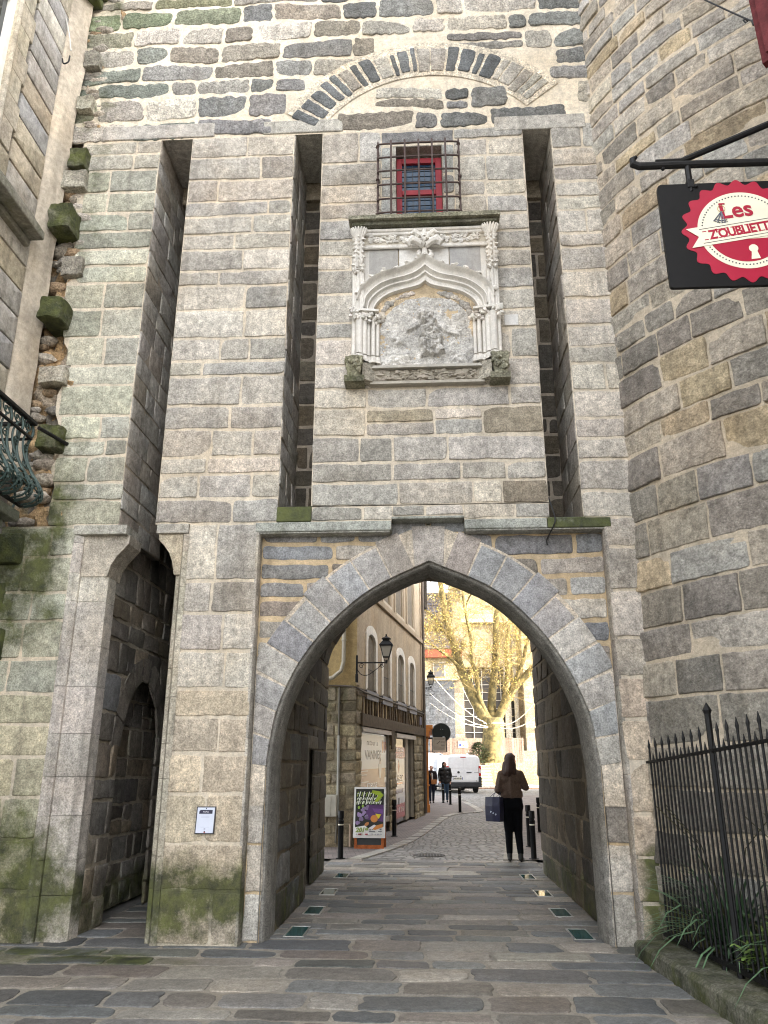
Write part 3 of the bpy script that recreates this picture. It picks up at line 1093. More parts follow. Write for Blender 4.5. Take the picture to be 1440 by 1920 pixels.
for z, x, w, prj, h in big:
    dkg = prj > .15
    c = jitter_col((.22, .215, .16) if dkg else (.33, .31, .26), rgt, .12)
    bm = bmesh.new()
    bmesh.ops.create_cube(bm, size=1)
    bmesh.ops.subdivide_edges(bm, edges=bm.edges[:], cuts=5, use_grid_fill=True)
    bmesh.ops.bevel(bm, geom=[e for e in bm.edges if e.calc_face_angle(0) > 1], offset=.022, segments=2, affect='EDGES')
    for p in bm.verts:
        q = Vector((p.co.x * w, p.co.y * (prj + .25), p.co.z * h))
        nn = noise.noise_vector(Vector((q.x * 7 + x, q.y * 7, q.z * 7 + z))) * .026 + noise.noise_vector(Vector((q.x * 22 + x, q.y * 22, q.z * 22))) * .012
        p.co = Vector((x + w / 2, YF + .12 - prj / 2 - .0, z)) + q + nn
    Tt.bm(bm, col=(*c, .52 if dkg else .15))
for k in range(110):
    z = rgt.uniform(4.1, 12.4)
    x = -4.50 + rgt.random() * .30
    r_ = rgt.uniform(.04, .12)
    c = jitter_col(rgt.choice([(.34, .30, .25), (.26, .24, .21), (.42, .38, .33), (.30, .22, .14)]), rgt, .1)
    Tt.ball((x, YF + .06, z), r_, col=(*c, .12), sub=2, sq=(1.4, .9, .75), jit=.16, rg=rgt)
for z, x0, x1, prj in ((3.62, -4.62, -4.32, .12), (3.1, -4.62, -4.45, .03), (2.6, -4.62, -4.38, .10), (1.9, -4.62, -4.4, .04)):
    Tt.bbox(x0, x1, YF - prj, YF + .1, z, z + .33, .03, col=(*jitter_col((.20, .22, .15), rgt), .55))
under(Tt.build('toothed_edge', M_RUB, smooth=True, angle=45), gate)
# rendered strip in the corner between tower and house
Ps = MB()
rows = []
for j in range(120):
    z = 4.6 + j * 8.4 / 119
    row = []
    for i in range(9):
        t = i / 8
        x = -4.61 + .15 * t ** 1.6 + .035 * noise.noise(Vector((t * 3, 2, z * 1.3)))
        y = 7.42 + .36 * t ** .7 + .03 * noise.noise(Vector((t * 5, 9, z * 2.3)))
        row.append(Vector((x, y - .12 * math.sin(math.pi * t), z)))
    rows.append(row)
Ps.loft(rows, col=(.46, .40, .32, .05))
for i in range(len(Ps.v)):
    p = Ps.v[i]
    k = .95 + .35 * noise.noise(Vector((p[0] * 3, p[1] * 3, p[2] * 1.4)))
    Ps.c[i] = (.46 * k, .405 * k, .33 * k, .12 * (1 - sm(p[2], 5, 6)))
under(Ps.build('render_strip', M_PLASTER, smooth=True), gate)
# mortar bed behind the voussoirs
Vb = MB()
for C, side in ((AL, -1), (AR, 1)):
    rows = []
    for i in range(len(C)):
        d = (C[min(i + 1, len(C) - 1)] - C[max(i - 1, 0)]).normalized()
        nrm = Vector((-d.y, d.x)) if side < 0 else Vector((d.y, -d.x))
        if i == len(C) - 1: nrm = Vector((0, 1))
        p = C[i]; q = p + nrm * .40
        q.x = max(-1.75, min(1.88, q.x))
        rows.append([Vector(recess(p.x, p.y, .026)), Vector(recess(q.x, q.y, .026))])
    Vb.loft(rows, col=(.58, .51, .42, 0))
under(Vb.build('ring_mortar', M_ASH), gate)
# ------------------------------------------------------------------ ground
def gz(y):
    pts = [(-60, 0), (17, 0), (26, .10), (36, .06), (44, .27), (53, .38), (400, .5)]
    for (a, za), (b, zb) in zip(pts, pts[1:]):
        if y <= b: return za + (zb - za) * (y - a) / (b - a)
    return .5


rgf = random.Random(3)
G = MB()
ys = [-60, -30, -10, 0, 5, 10, 14, 17, 20, 23, 26, 31, 36, 40, 44, 48, 53, 70, 120, 400]
xs = [-300, -60, -20, -8, 0, 8, 20, 60, 300]
G.loft([[Vector((x, y, gz(y) - .03)) for x in xs] for y in ys], col=(.16, .155, .145, 0))
tag(G.build('ground', M_FLAG), kind='structure')

Fg = MB()


def floor_map(u, v, n): return (u, v, n - .004)


def moss_floor(w):
    x, y = w[0], w[1]
    return .45 * (1 - sm(abs(x + 3.3), .5, 1.2)) * sm(y, 6.6, 7.4) * (1 - sm(y, 7.6, 7.9)) + .38 * sm(x, 1.2, 1.9) * (1 - sm(y, 5.5, 7.5)) + .3 * (1 - sm(abs(x + 2.2), .2, .7)) * (1 - sm(abs(y - 7.3), .1, .3))


flag = dict(hr=(.25, .43), wr=(.36, .95), joint=.028, mcol=(.30, .275, .235), proud=.007, bev=.014, rc=.05, jit=.02, tilt=.005, wav=.05, vary=.22, moss=moss_floor, step=.1)
courses(Fg, -5.2, 3.4, 1.2, 8.2, floor_map, rgf, PAL_F, **flag)
courses(Fg, -3.5, -2.5, 8.2, 11.9, floor_map, rgf, PAL_F, **flag)
courses(Fg, -1.75, 1.85, 8.2, 14.95, floor_map, rgf, PAL_F + [(.27, .25, .22)], **{**flag, 'hr': (.22, .38), 'moss': None})
tag(Fg.build('flagstone_paving', M_FLAG, smooth=True, angle=50), kind='structure')

# setts of the street: rows of small blocks, in fans
m_sett, nt, bs = new_mat('street_setts')
vec = coords(nt)
wv = nt.nodes.new('ShaderNodeVectorMath'); wv.operation = 'MULTIPLY_ADD'
nzz = nt.nodes.new('ShaderNodeTexNoise'); nzz.inputs['Scale'].default_value = .55; nzz.inputs['Detail'].default_value = 1
nt.links.new(vec, nzz.inputs['Vector'])
nt.links.new(nzz.outputs['Color'], wv.inputs[0]); wv.inputs[1].default_value = (1.1, 1.1, 0); nt.links.new(vec, wv.inputs[2])
vo = nt.nodes.new('ShaderNodeTexVoronoi'); vo.feature = 'DISTANCE_TO_EDGE'; vo.inputs['Scale'].default_value = 6.2; vo.inputs['Randomness'].default_value = .55
vc = nt.nodes.new('ShaderNodeTexVoronoi'); vc.inputs['Scale'].default_value = 6.2; vc.inputs['Randomness'].default_value = .55
nt.links.new(wv.outputs[0], vo.inputs['Vector']); nt.links.new(wv.outputs[0], vc.inputs['Vector'])
sep = nt.nodes.new('ShaderNodeSeparateColor'); nt.links.new(vc.outputs['Color'], sep.inputs[0])
c1 = mix(nt, sep.outputs[0], (.17, .165, .16), (.30, .285, .265))
c1 = mix(nt, 1.0, c1, rng(nt, nz(nt, vec, 3, 6), .3, .7, .75, 1.2), 'MULTIPLY')
jf = rng(nt, vo.outputs['Distance'], .02, .10, 1, 0)
c1 = mix(nt, jf, c1, (.075, .068, .058))
nt.links.new(c1, bs.inputs['Base Color']); bs.inputs['Roughness'].default_value = .6
bump(nt, bs, rng(nt, vo.outputs['Distance'], 0, .22, 0, 1), .9, .03)
# small pinkish setts of the footway
m_foot, nt, bs = new_mat('footway_setts')
vec = coords(nt)
br = nt.nodes.new('ShaderNodeTexBrick')
br.inputs['Scale'].default_value = 1; br.inputs['Brick Width'].default_value = .17; br.inputs['Row Height'].default_value = .105; br.inputs['Mortar Size'].default_value = .009
br.inputs['Color1'].default_value = (.235, .195, .18, 1); br.inputs['Color2'].default_value = (.175, .15, .145, 1); br.inputs['Mortar'].default_value = (.10, .09, .08, 1)
mp = nt.nodes.new('ShaderNodeMapping'); mp.inputs['Rotation'].default_value = (0, 0, R(-8)); nt.links.new(vec, mp.inputs[0])
dv = nt.nodes.new('ShaderNodeVectorMath'); dv.operation = 'MULTIPLY_ADD'
n3 = nt.nodes.new('ShaderNodeTexNoise'); n3.inputs['Scale'].default_value = 3; nt.links.new(vec, n3.inputs['Vector'])
nt.links.new(n3.outputs['Color'], dv.inputs[0]); dv.inputs[1].default_value = (.05, .05, 0); nt.links.new(mp.outputs[0], dv.inputs[2])
nt.links.new(dv.outputs[0], br.inputs['Vector'])
c1 = mix(nt, 1.0, br.outputs['Color'], rng(nt, nz(nt, vec, 2, 6), .3, .7, .75, 1.25), 'MULTIPLY')
nt.links.new(c1, bs.inputs['Base Color']); bs.inputs['Roughness'].default_value = .7
bump(nt, bs, mth(nt, 'SUBTRACT', 1.0, br.outputs['Fac']), .6, .01)

Rd = MB()
rows = []
for y in [14.95, 16, 17, 19, 21, 23, 26, 28, 31, 36, 40, 44, 48, 53, 56]:
    rows.append([Vector((x, y, gz(y) - .005)) for x in (-9, -4, 0, 4, 8, 16, 30)])
Rd.loft(rows)
tag(Rd.build('cobbled_street', m_sett), kind='structure')
KERB = catmull([(-1.45, 14.95), (-.95, 16.8), (-.42, 19.4), (.40, 25.9), (1.0, 28.0), (1.55, 28.8), (1.72, 30), (1.66, 34), (1.5, 38), (1.2, 42)], 5)
Fw = MB()
Fw.loft([[Vector((-9, p.y, gz(p.y) + .012)), Vector((-3, p.y, gz(p.y) + .012)), Vector((p.x, p.y, gz(p.y) + .012)), Vector((p.x, p.y, gz(p.y) - .03))] for p in KERB])
Fw.box(2.35, 9, 14.96, 40, -.02, .008) if False else None
Fw.loft([[Vector((1.30 + .11 * (y - 14.95) + .26, y, gz(y) + .012)), Vector((12, y, gz(y) + .012))] for y in (14.95, 17, 20, 23, 26, 31, 36, 42)])
tag(Fw.build('footway', m_foot), kind='structure')
Kb = MB()
rgk = random.Random(8)
acc = 0
for i in range(len(KERB) - 1):
    a, b = KERB[i], KERB[i + 1]
    d = (b - a); L = d.length
    if L < .05: continue
    k = max(1, int(L / .7)); d.normalize(); nr = Vector((d.y, -d.x))
    for q in range(k):
        s, e = a + d * (L * q / k + .008), a + d * (L * (q + 1) / k - .008)
        z = gz(s.y) + .018
        P = [s, s + nr * .24, e + nr * .24, e]
        Kb.prism([(p.x, p.y) for p in P], lambda u, v, n: (u, v, n), z - .05, z, col=(*jitter_col((.33, .31, .28), rgk, .08), 0))
y = 14.98
while y < 24:
    x = 1.30 + .11 * (y - 14.95)
    h = rgk.uniform(.14, .22)
    Kb.prism([(x, y), (x + .26, y), (x + .26 + .11 * h, y + h - .02), (x + .11 * h, y + h - .02)], lambda u, v, n: (u, v, n), gz(y) - .04, gz(y) + .016, col=(*jitter_col((.32, .29, .24), rgk, .1), 0))
    y += h
tag(Kb.build('kerb', M_FLAG), kind='structure')

# ------------------------------------------------------------------ round tower on the right
tower = empty('round_tower', (5.8, 9.5, 0))
tag(tower, 'big round tower of brownish grey coursed stone bulging beside the gate', 'tower')
TC = Vector((5.8, 9.5)); TR = 3.96
A0 = math.atan2(8.6 - TC.y, 2.1 - TC.x)
if A0 < 0: A0 += 2 * math.pi


def tmap(u, v, n):
    r_ = TR + n + .035 * max(0, 3.6 - v)
    a = A0 + u / TR
    return (TC.x + r_ * math.cos(a), TC.y + r_ * math.sin(a), v)


rgt2 = random.Random(17)
Tw = MB()
mossW = lambda w: .5 * (1 - sm(w[2], .2, 1.0))


def tint_lit_top(u, v, c):
    k = 1 + .35 * sm(v, 5.5, 8.5)  # stone lightened upward, the brighter light on top put into its colour
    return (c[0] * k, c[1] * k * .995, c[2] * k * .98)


tw = dict(joint=.021, mcol=MOR_TOW, bev=.012, rc=.014, jit=.008, tilt=.016, vary=.13, moss=mossW, tint=tint_lit_top, wav=.010, step=.09)
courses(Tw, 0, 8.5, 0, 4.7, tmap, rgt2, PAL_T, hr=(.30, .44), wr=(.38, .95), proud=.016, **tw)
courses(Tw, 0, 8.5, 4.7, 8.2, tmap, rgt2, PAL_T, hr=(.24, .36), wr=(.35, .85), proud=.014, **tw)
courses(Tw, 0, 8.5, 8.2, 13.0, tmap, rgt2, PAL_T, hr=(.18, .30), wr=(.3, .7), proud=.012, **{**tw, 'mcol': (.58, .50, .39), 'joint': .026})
under(Tw.build('tower_wall', M_TOW, smooth=True, angle=55), tower)
Tb = MB(); Tb.col = (.3, .28, .24, 0)
Tb.lathe(TC.x, TC.y, [(TR - .1, 0), (TR - .05, 13.0), (TR + .02, 13.02), (TR + .02, 22), (TR + .25, 22.1), (TR + .25, 23)], 48)
under(Tb.build('tower_shaft', M_TOW, smooth=True, angle=40), tower)

# ------------------------------------------------------------------ house on the left
lh = empty('stone_house', (-4.6, 4, 0))
tag(lh, 'pale ashlar town house at left edge with white window and moulded cornice', 'house')
Lh = MB()
lw = facing_right(-4.6)
hp = dict(hr=(.30, .34), wr=(.45, .95), joint=.02, mcol=(.13, .115, .10), proud=.016, bev=.006, rc=.008, jit=.002, tilt=.002, vary=.09, mn=-.012)
PAL_H = [(.40, .375, .34), (.36, .345, .325), (.44, .40, .33), (.34, .335, .33), (.40, .35, .27)]
rgh = random.Random(23)
mossH = lambda w: .5 * (1 - sm(w[2], 4.3, 6.5)) + 0
courses(Lh, 6.78, 7.46, 0, 13.5, lw, rgh, PAL_H, **hp, moss=mossH)
courses(Lh, 1.5, 6.78, 0, 8.1, lw, rgh, PAL_H, **hp, moss=mossH)
courses(Lh, 1.5, 4.7, 8.1, 13.5, lw, rgh, PAL_H, **hp)
mortar(Lh, 4.6, 6.8, 10.9, 13.5, lw, (.40, .36, .3))
Lh.box(-9, -4.66, 1.5, 8.6, 0, 14.5, col=(.33, .31, .28, 0))
under(Lh.build('house_wall', M_HOUSE, smooth=True, angle=40), lh)
for y0, y1 in ((6.42, None), (4.75, 5.02)):
    Lq = MB(); z = 8.1; k = 0
    while z < 10.9:
        e = y1 or 6.42 + (.36 if k % 2 else .30)
        Lq.bbox(-4.7, -4.565, y0, e, z + .001, z + .329, .010, col=(*jitter_col((.45, .41, .33), rgh, .06), 0))
        if y1 is None: Lq.tube([(-4.56, 6.44, z + .004), (-4.56, 6.44, z + .328)], .03, 8, col=(.44, .40, .33, 0))
        z += .33; k += 1
    under(Lq.build('window_surround', M_HOUSE), lh)
cw = MB()
for a, b, c_, d in ((-4.64, -4.60, 7.70, 7.82), (-4.64, -4.50, 7.58, 7.70), (-4.64, -4.42, 7.49, 7.58), (-4.64, -4.36, 7.38, 7.49), (-4.64, -4.52, 7.30, 7.38)):
    cw.bbox(a, b, 1.5, 7.34, c_, d - .002, .015, col=(.22, .21, .18, .3))
under(cw.build('cornice', M_HOUSE), lh)
wf = MB(); wf.col = (.82, .80, .74, 0)
wf.bbox(-4.66, -4.60, 6.33, 6.42, 8.1, 10.9, .008)
wf.bbox(-4.66, -4.60, 5.02, 5.11, 8.1, 10.9, .008)
for z in (8.1, 9.0, 9.9, 10.8): wf.bbox(-4.66, -4.61, 5.11, 6.33, z, z + .07, .008)
wf.bbox(-4.66, -4.605, 5.68, 5.76, 8.17, 10.8, .008)
wfo = under(wf.build('window_frame', M_COL), lh)
m_glass, nt, bs = new_mat('window_glass')
bs.inputs['Base Color'].default_value = (.02, .025, .03, 1); bs.inputs['Roughness'].default_value = .04; bs.inputs['Specular IOR Level'].default_value = .8
gl = MB(); gl.box(-4.659, -4.655, 5.05, 6.4, 8.1, 10.9)
under(gl.build('pane', m_glass), wfo)
wfo['label'] = 'white painted window frame'

# balcony with its wrought-iron basket railing
bl = MB(); bl.col = (.13, .14, .11, .25)
bl.bbox(-4.62, -4.0, 2.5, 7.10, 3.86, 3.97, .02); bl.bbox(-4.62, -4.10, 2.6, 7.0, 3.76, 3.86, .02); bl.bbox(-4.62, -4.25, 2.7, 6.9, 3.64, 3.76, .02)
blo = under(bl.build('balcony_slab', M_HOUSE), lh)
ra = MB()
XB, ZB, ZT = -4.04, 4.04, 4.96
prof = catmull([(-.02, .90), (.0, .80), (-.03, .68), (-.01, .52), (.06, .36), (.15, .22), (.19, .12), (.15, .03), (.03, .0)], 4)
Y1 = 7.16


def pt(y, o, z): return (XB + o, y, ZB + z)


ra.bbox(XB - .03, XB + .03, 2.5, Y1 + .03, ZT - .02, ZT + .02, .008)
ra.bbox(XB - .015, XB + .015, 2.5, Y1, ZT - .19, ZT - .165, .004)
ra.bbox(XB - .015, XB + .03, 2.5, Y1, ZB - .01, ZB + .015, .004)
ra.bbox(-4.6, XB, Y1 - .02, Y1 + .03, ZT - .02, ZT + .02, .008)
ra.bbox(-4.6, XB, Y1 - .015, Y1 + .015, ZT - .19, ZT - .165, .004)
ra.tube([(XB - .05, Y1 + .2, ZT + .04), (XB + .05, Y1 + .75, ZT + .06)], .022, 8)
rail = under(ra.build('handrail', M_IRON), lh)
m_green = simple('green_iron', (.03, .055, .05), .45, .3, .35, 25, .2)
by = Y1
pk = 0
while by > 3.9:
    b_ = MB()
    b_.tube([pt(by + .02 * math.sin(p.y * 9 + pk), p.x, p.y) for p in prof], .016, 7)
    b_.tube([pt(by - .07 + .05 * math.sin(p.y * 7), p.x * .9 + .01, p.y) for p in prof[4:]], .011, 6)
    for (cy, cz, r0, turns, dr_) in ((by - .10, .20, .10, 1.6, 1), (by - .03, .08, .06, 1.5, -1), (by - .10, .42, .06, 1.4, -1), (by - .10, .84, .075, 1.5, 1), (by - .03, .62, .05, 1.3, 1)):
        pts = []
        for q in range(22):
            t = q / 21
            a = dr_ * (t * turns * 2 * math.pi) + 1.0
            rr = r0 * (1 - .8 * t)
            zz = cz + rr * math.sin(a)
            off = 0
            for i in range(len(prof) - 1):
                if prof[i + 1].y <= zz <= prof[i].y: off = prof[i].x
            pts.append(pt(cy + rr * math.cos(a), off + .008, zz))
        b_.tube(pts, .0085, 6)
    for q in range(4):
        b_.ball(pt(by - .05 + .03 * q, .16, .10 + .05 * (q % 2)), .022, sub=1, jit=.2)
    for q in range(5):
        b_.ball(pt(by - .02, .185 - .02 * q, .16 + .03 * q), .018, sub=1, jit=.2)
    under(b_.build('baluster', m_green), lh)
    by -= .21; pk += 1
b_ = MB()   # scrolls of the short end
for k in range(2):
    x0 = XB - .16 - .2 * k
    b_.tube([(x0, Y1 + p.x * .8, ZB + p.y) for p in prof], .013, 7)
    pts = []
    for q in range(20):
        t = q / 19
        rr = .09 * (1 - .8 * t); a = t * 9
        pts.append((x0 - .09 + rr * math.cos(a), Y1 + .1, ZB + .22 + rr * math.sin(a)))
    b_.tube(pts, .008, 6)
under(b_.build('end_railing', m_green), lh)
# cable and drip hook on the house corner
cb = MB(); cb.col = (.55, .53, .5, 0)
cb.tube(catmull([at(112, 2, 7.35), at(120, 20, 7.38), at(129, 60, 7.4), at(133, 95, 7.4)], 5), .009, 6)
under(cb.build('cable', M_COL), lh)
hk = MB(); hk.tube(catmull([at(131, 105, 7.4), at(128, 116, 7.36), at(119, 119, 7.34), at(117, 110, 7.34)], 5), .010, 6)
under(hk.build('hook', M_IRON), lh)
# moulded gutter box at the very top of the corner
gx = MB(); gx.col = (.10, .10, .08, .5)
gx.bbox(-4.66, -4.30, 7.3, 7.85, 11.75, 11.95, .03); gx.bbox(-4.66, -4.2, 7.2, 7.85, 11.95, 12.2, .03); gx.bbox(-4.66, -4.35, 7.35, 7.85, 11.6, 11.75, .03)
under(gx.build('gutter_block', M_HOUSE), lh)

# ------------------------------------------------------------------ neighbours outside the view: the sign's own house and the row along the street
ph = empty('timbered_house', (3.2, 0, 0))
tag(ph, 'tall timbered house at right edge with dark red corner post and hanging sign', 'house')
pb = MB(); pb.col = (.42, .38, .31, 0)
pb.box(3.05, 11, -2.6, 3.6, 0, 5.4)
pb.box(2.62, 11, -2.6, 4.1, 5.4, 17)
pb.box(7.2, 16, 4.1, 9.0, 0, 16)  # unseen rear wing, added to block the sun beside the round tower
under(pb.build('house_wall', M_PLASTER), ph)
pt_ = MB(); pt_.col = (.10, .022, .022, 0)
pt_.bbox(2.50, 2.66, 4.02, 4.18, 5.3, 12, .015)
pt_.bbox(2.52, 2.66, -2.6, 4.15, 5.28, 5.5, .015)
pt_.bbox(2.56, 2.66, -2.6, 4.12, 8.2, 8.42, .015)
for y in range(-2, 4, 2): pt_.bbox(2.56, 2.64, y, y + .18, 5.5, 12, .015)
under(pt_.build('timber_frame', M_WOOD), ph)
# the corner bracket that leans into the picture
cbk = MB(); cbk.col = (.11, .022, .025, 0)
pA, pB = at(1424, -30, 3.9), at(1450, 85, 3.9)
for dy, w in ((0, .055), (.09, .04)):
    d = (pB - pA).normalized()
    cbk.tube([pA + Vector((0, dy, 0)), pB + Vector((0, dy, 0)) + d * .05], w, 4)
under(cbk.build('corner_bracket', M_WOOD), ph)
for y in (-1.5, 1.2):
    for z in (6.3, 9.3):
        pw = MB(); pw.col = (.6, .58, .52, 0)
        pw.bbox(2.58, 2.63, y, y + 1, z, z + 1.5, .01)
        pwo = under(pw.build('window_frame', M_COL), ph)
        pg = MB(); pg.box(2.572, 2.579, y + .1, y + .9, z + .1, z + 1.4)
        under(pg.build('pane', m_glass), pwo)

for k, (y0, y1, hh, c) in enumerate(((38.6, 47.0, 8.5, (.43, .40, .33)), (13.4, 19.4, 10.5, (.42, .38, .31)), (19.5, 26.0, 9.5, (.45, .40, .32)), (26.1, 32.2, 10, (.40, .36, .3)), (32.3, 38.5, 9, (.44, .40, .34)))):  # first entry: unseen house added to keep the sun off the van
    hs_ = empty('street_house', (.15 * y0 + 1.6, y0, 0))
    tag(hs_, ['low cream house', 'cream rendered house', 'buff rendered house', 'grey rendered house', 'pale stone house'][k] + ' on right side of street, ' + ['unseen, added to shade the van', 'nearest to the gate', 'second beyond the gate', 'third beyond the gate', 'fourth beyond the gate'][k], 'house', 'houses along right side of the street')
    xa, xb = .15 * y0 + 1.4, .15 * y1 + 1.4
    q = MB(); q.col = (*c, 0)
    q.prism([(xa, y0), (14, y0), (14, y1), (xb, y1)], lambda u, v, n: (u, v, n), 0, hh)
    under(q.build('house_wall', M_PLASTER), hs_)
    q = MB(); q.col = (.09, .09, .1, 0)
    ym = (y0 + y1) / 2
    q.add([(xa - .3, y0, hh), (14, y0, hh), (14, y1, hh), (xb - .3, y1, hh), (xa + 4, y0, hh + 3), (xb + 4, y1, hh + 3)], [(0, 3, 5, 4), (1, 4, 5, 2), (0, 4, 1), (3, 2, 5)])
    under(q.build('roof', M_FAR), hs_)
    for f in (.25, .72):
        for z in (1.0, 4.0, 6.8):
            q = MB()
            yy = y0 + (y1 - y0) * f; xx = xa + (xb - xa) * f
            q.bbox(xx - .03, xx + .3, yy - .45, yy + .45, z, z + 1.4, .02, col=(.55, .53, .48, 0))
            q.box(xx - .04, xx - .032, yy - .36, yy + .36, z + .1, z + 1.3, col=(.03, .035, .04, 0))
            under(q.build('window', M_GLOSSCOL), hs_)
# ------------------------------------------------------------------ carved niche over the arch
NC = .066
LIME = (.70, .675, .635)


def nf(u, v, n): return (NC + u, YF - n, 5.66 + (v - 5.66) * .922)


niche = under(MB().add([nf(-.72, 5.9, .03), nf(.80, 5.9, .03), nf(.80, 7.9, .03), nf(-.72, 7.9, .03)], [(0, 1, 2, 3)], col=(.50, .40, .27, 0)).build('carved_niche', M_PLASTER), gate)
niche['label'] = 'white carved limestone niche with ogee arch framing a worn grey relief'
rgn = random.Random(55)

INN = [(.60, 6.60), (.59, 6.70), (.537, 6.80), (.43, 6.892), (.285, 6.95), (.14, 6.99), (.06, 7.02), (0, 7.075)]
OUT = [(.80, 6.78), (.775, 6.93), (.70, 7.03), (.577, 7.14), (.43, 7.206), (.285, 7.242), (.14, 7.32), (0, 7.445)]
ci = catmull([(a, b, 0) for a, b in INN], 5)
co = catmull([(a, b, 0) for a, b in OUT], 5)
PROF = [(0, .0), (0, .15), (.05, .185), (.11, .17), (.14, .13), (.26, .10), (.36, .095), (.40, .135), (.45, .14), (.49, .095), (.56, .07), (.60, .105), (.66, .105), (.70, .06), (.86, .05), (.90, .085), (.96, .085), (1.0, .02)]
M_ = MB(); M_.col = (*LIME, 0)
for s in (-1, 1):
    rows = []
    for a, b in zip(co, ci):
        rows.append([nf(s * (a.x + (b.x - a.x) * t), a.y + (b.y - a.y) * t, n) for t, n in PROF])
    M_.loft(rows)
under(M_.build('ogee_moulding', M_LIME, smooth=True, angle=50), niche)

# wall of the niche above the arch: pale blocks and two squares of plain granite
Pb = MB()
def above(x):
    x = abs(x)
    for a, b in zip(co, co[1:]):
        if b.x <= x <= a.x: return a.y + (b.y - a.y) * (a.x - x) / max(1e-6, a.x - b.x)
    return 6.9
for x0, x1, c in ((-.66, -.315, (.37, .36, .345)), (-.305, .285, (.64, .625, .60)), (.295, .66, (.36, .355, .35))):
    n_ = 10
    top = 7.60
    vs = []
    xs_ = [x0 + (x1 - x0) * i / n_ for i in range(n_ + 1)]
    rows = [[nf(x, above(x) - .03, .055), nf(x, top, .055)] for x in xs_]
    Pb.loft(rows, col=(*c, 0))
for s in (-1, 1):
    Pb.prism([(s * .66, 6.6), (s * .86, 6.6), (s * .86, 7.62), (s * .66, 7.62)], nf, 0, .05, col=(.62, .60, .565, 0))
    Pb.prism([(s * .45, 6.95), (s * .66, 6.8), (s * .66, 7.22), (s * .45, 7.21)], nf, .02, .062, col=(.62, .60, .56, 0))
under(Pb.build('niche_panel', M_LIME), niche)

# frieze, cornice and weathered top slab
Fz = MB(); Fz.col = (*LIME, 0)
Fz.prism([(-.86, 7.60), (.86, 7.60), (.86, 7.80), (-.86, 7.80)], nf, 0, .075, col=(.50, .46, .39, 0))
for z, n, r_ in ((7.60, .08, .018), (7.635, .07, .012), (7.80, .085, .022), (7.845, .10, .022)):
    Fz.tube([nf(-.72, z, n), nf(.72, z, n)], r_, 8)
Fz.prism([(-.86, 7.79), (.86, 7.79), (.86, 7.9), (-.86, 7.9)], nf, 0, .08)


def foliage(mb, u0, u1, v0, v1, n0, rg, cnt, r0=.018, col=LIME, fmx=nf):
    """crisp trailing leaves: a stem that rolls along and curled leaves on either side"""
    pts = []
    k = 40
    for i in range(k + 1):
        t = i / k
        pts.append(fmx(u0 + (u1 - u0) * t, (v0 + v1) / 2 + (v1 - v0) * .28 * math.sin(t * (u1 - u0) / (v1 - v0) * 2.6), n0 + .01))
    mb.tube(pts, .009, 6, col=(*col, 0))
    for i in range(cnt):
        u = rg.uniform(u0, u1); v = rg.uniform(v0 + .015, v1 - .015)
        a = rg.uniform(0, 6.28); L = rg.uniform(.6, 1.4) * r0
        c = jitter_col(col, rg, .06)
        mb.ball(fmx(u, v, n0 + rg.uniform(.0, .022)), L, col=(*c, 0), sub=1, sq=(rg.uniform(.7, 1.6), .7, rg.uniform(.5, 1.2)), jit=.35, rg=rg)
        if i % 3 == 0:
            q = []
            for j in range(8):
                t = j / 7
                rr = L * 1.7 * (1 - .7 * t)
                q.append(fmx(u + rr * math.cos(a + t * 4), v + rr * math.sin(a + t * 4), n0 + .02))
            mb.tube(q, .005, 5, col=(*c, 0))


for a, b in ((-.66, -.33), (-.29, -.11), (.12, .28), (.32, .66)):
    foliage(Fz, a, b, 7.655, 7.785, .075, rgn, int(90 * (b - a)) + 12)
under(Fz.build('foliage_frieze', M_LIME, smooth=True, angle=40), niche)
Cs = MB(); Cs.col = (.17, .165, .13, .35)
Cs.prism([(-.90, 7.94), (.90, 7.94), (.90, 8.005), (-.90, 7.995)], nf, -.02, .22, col=(.27, .26, .20, .3))
Cs.prism([(-.86, 7.885), (.86, 7.885), (.86, 7.924), (-.86, 7.939)], nf, -.02, .17)
under(Cs.build('top_slab', M_RUB), niche)

# hood crockets and the finial
Fn = MB(); Fn.col = (*LIME, 0)
for s in (-1, 1):
    for f in (.10, .24, .38, .52, .66, .80, .92):
        p = co[int(f * (len(co) - 1))]
        kq = MB(); kq.col = (*LIME, 0)
        for q in range(5):
            kq.ball(nf(s * (p.x + rgn.uniform(-.025, .025)), p.y + .025 + rgn.uniform(-.015, .02), .13 + rgn.uniform(-.02, .03)), rgn.uniform(.016, .027), sub=1, jit=.35, rg=rgn, sq=(1.3, 1, .8))
        under(kq.build('crocket', M_LIME, smooth=True, angle=40), niche)
Fn.tube([nf(0, 7.40, .14), nf(0, 7.52, .14), nf(0, 7.60, .15)], [.045, .028, .04], 8)
for s in (-1, 1):
    for q in range(3):
        Fn.ball(nf(s * .07, 7.43 + .02 * q, .13), .03, sub=1, jit=.3, rg=rgn, sq=(1, 1, 1.3))
    Fn.tube([nf(0, 7.54, .15), nf(s * .07, 7.60, .17), nf(s * .15, 7.62, .19), nf(s * .19, 7.57, .19), nf(s * .17, 7.53, .18)], [.035, .045, .05, .04, .022], 8)
    Fn.tube([nf(0, 7.62, .15), nf(s * .05, 7.69, .17), nf(s * .12, 7.74, .19), nf(s * .16, 7.70, .2)], [.04, .04, .035, .015], 8)
for q in range(22):
    a = rgn.uniform(0, 6.28); r_ = rgn.uniform(.02, .13)
    Fn.ball(nf(r_ * math.cos(a), 7.64 + .75 * r_ * math.sin(a), .17 + .04 * rgn.random()), rgn.uniform(.018, .034), sub=1, jit=.35, rg=rgn, col=(*jitter_col((.50, .475, .43), rgn, .12), .1))
Fn.tube([nf(0, 7.68, .16), nf(0, 7.78, .18)], [.05, .02], 8)
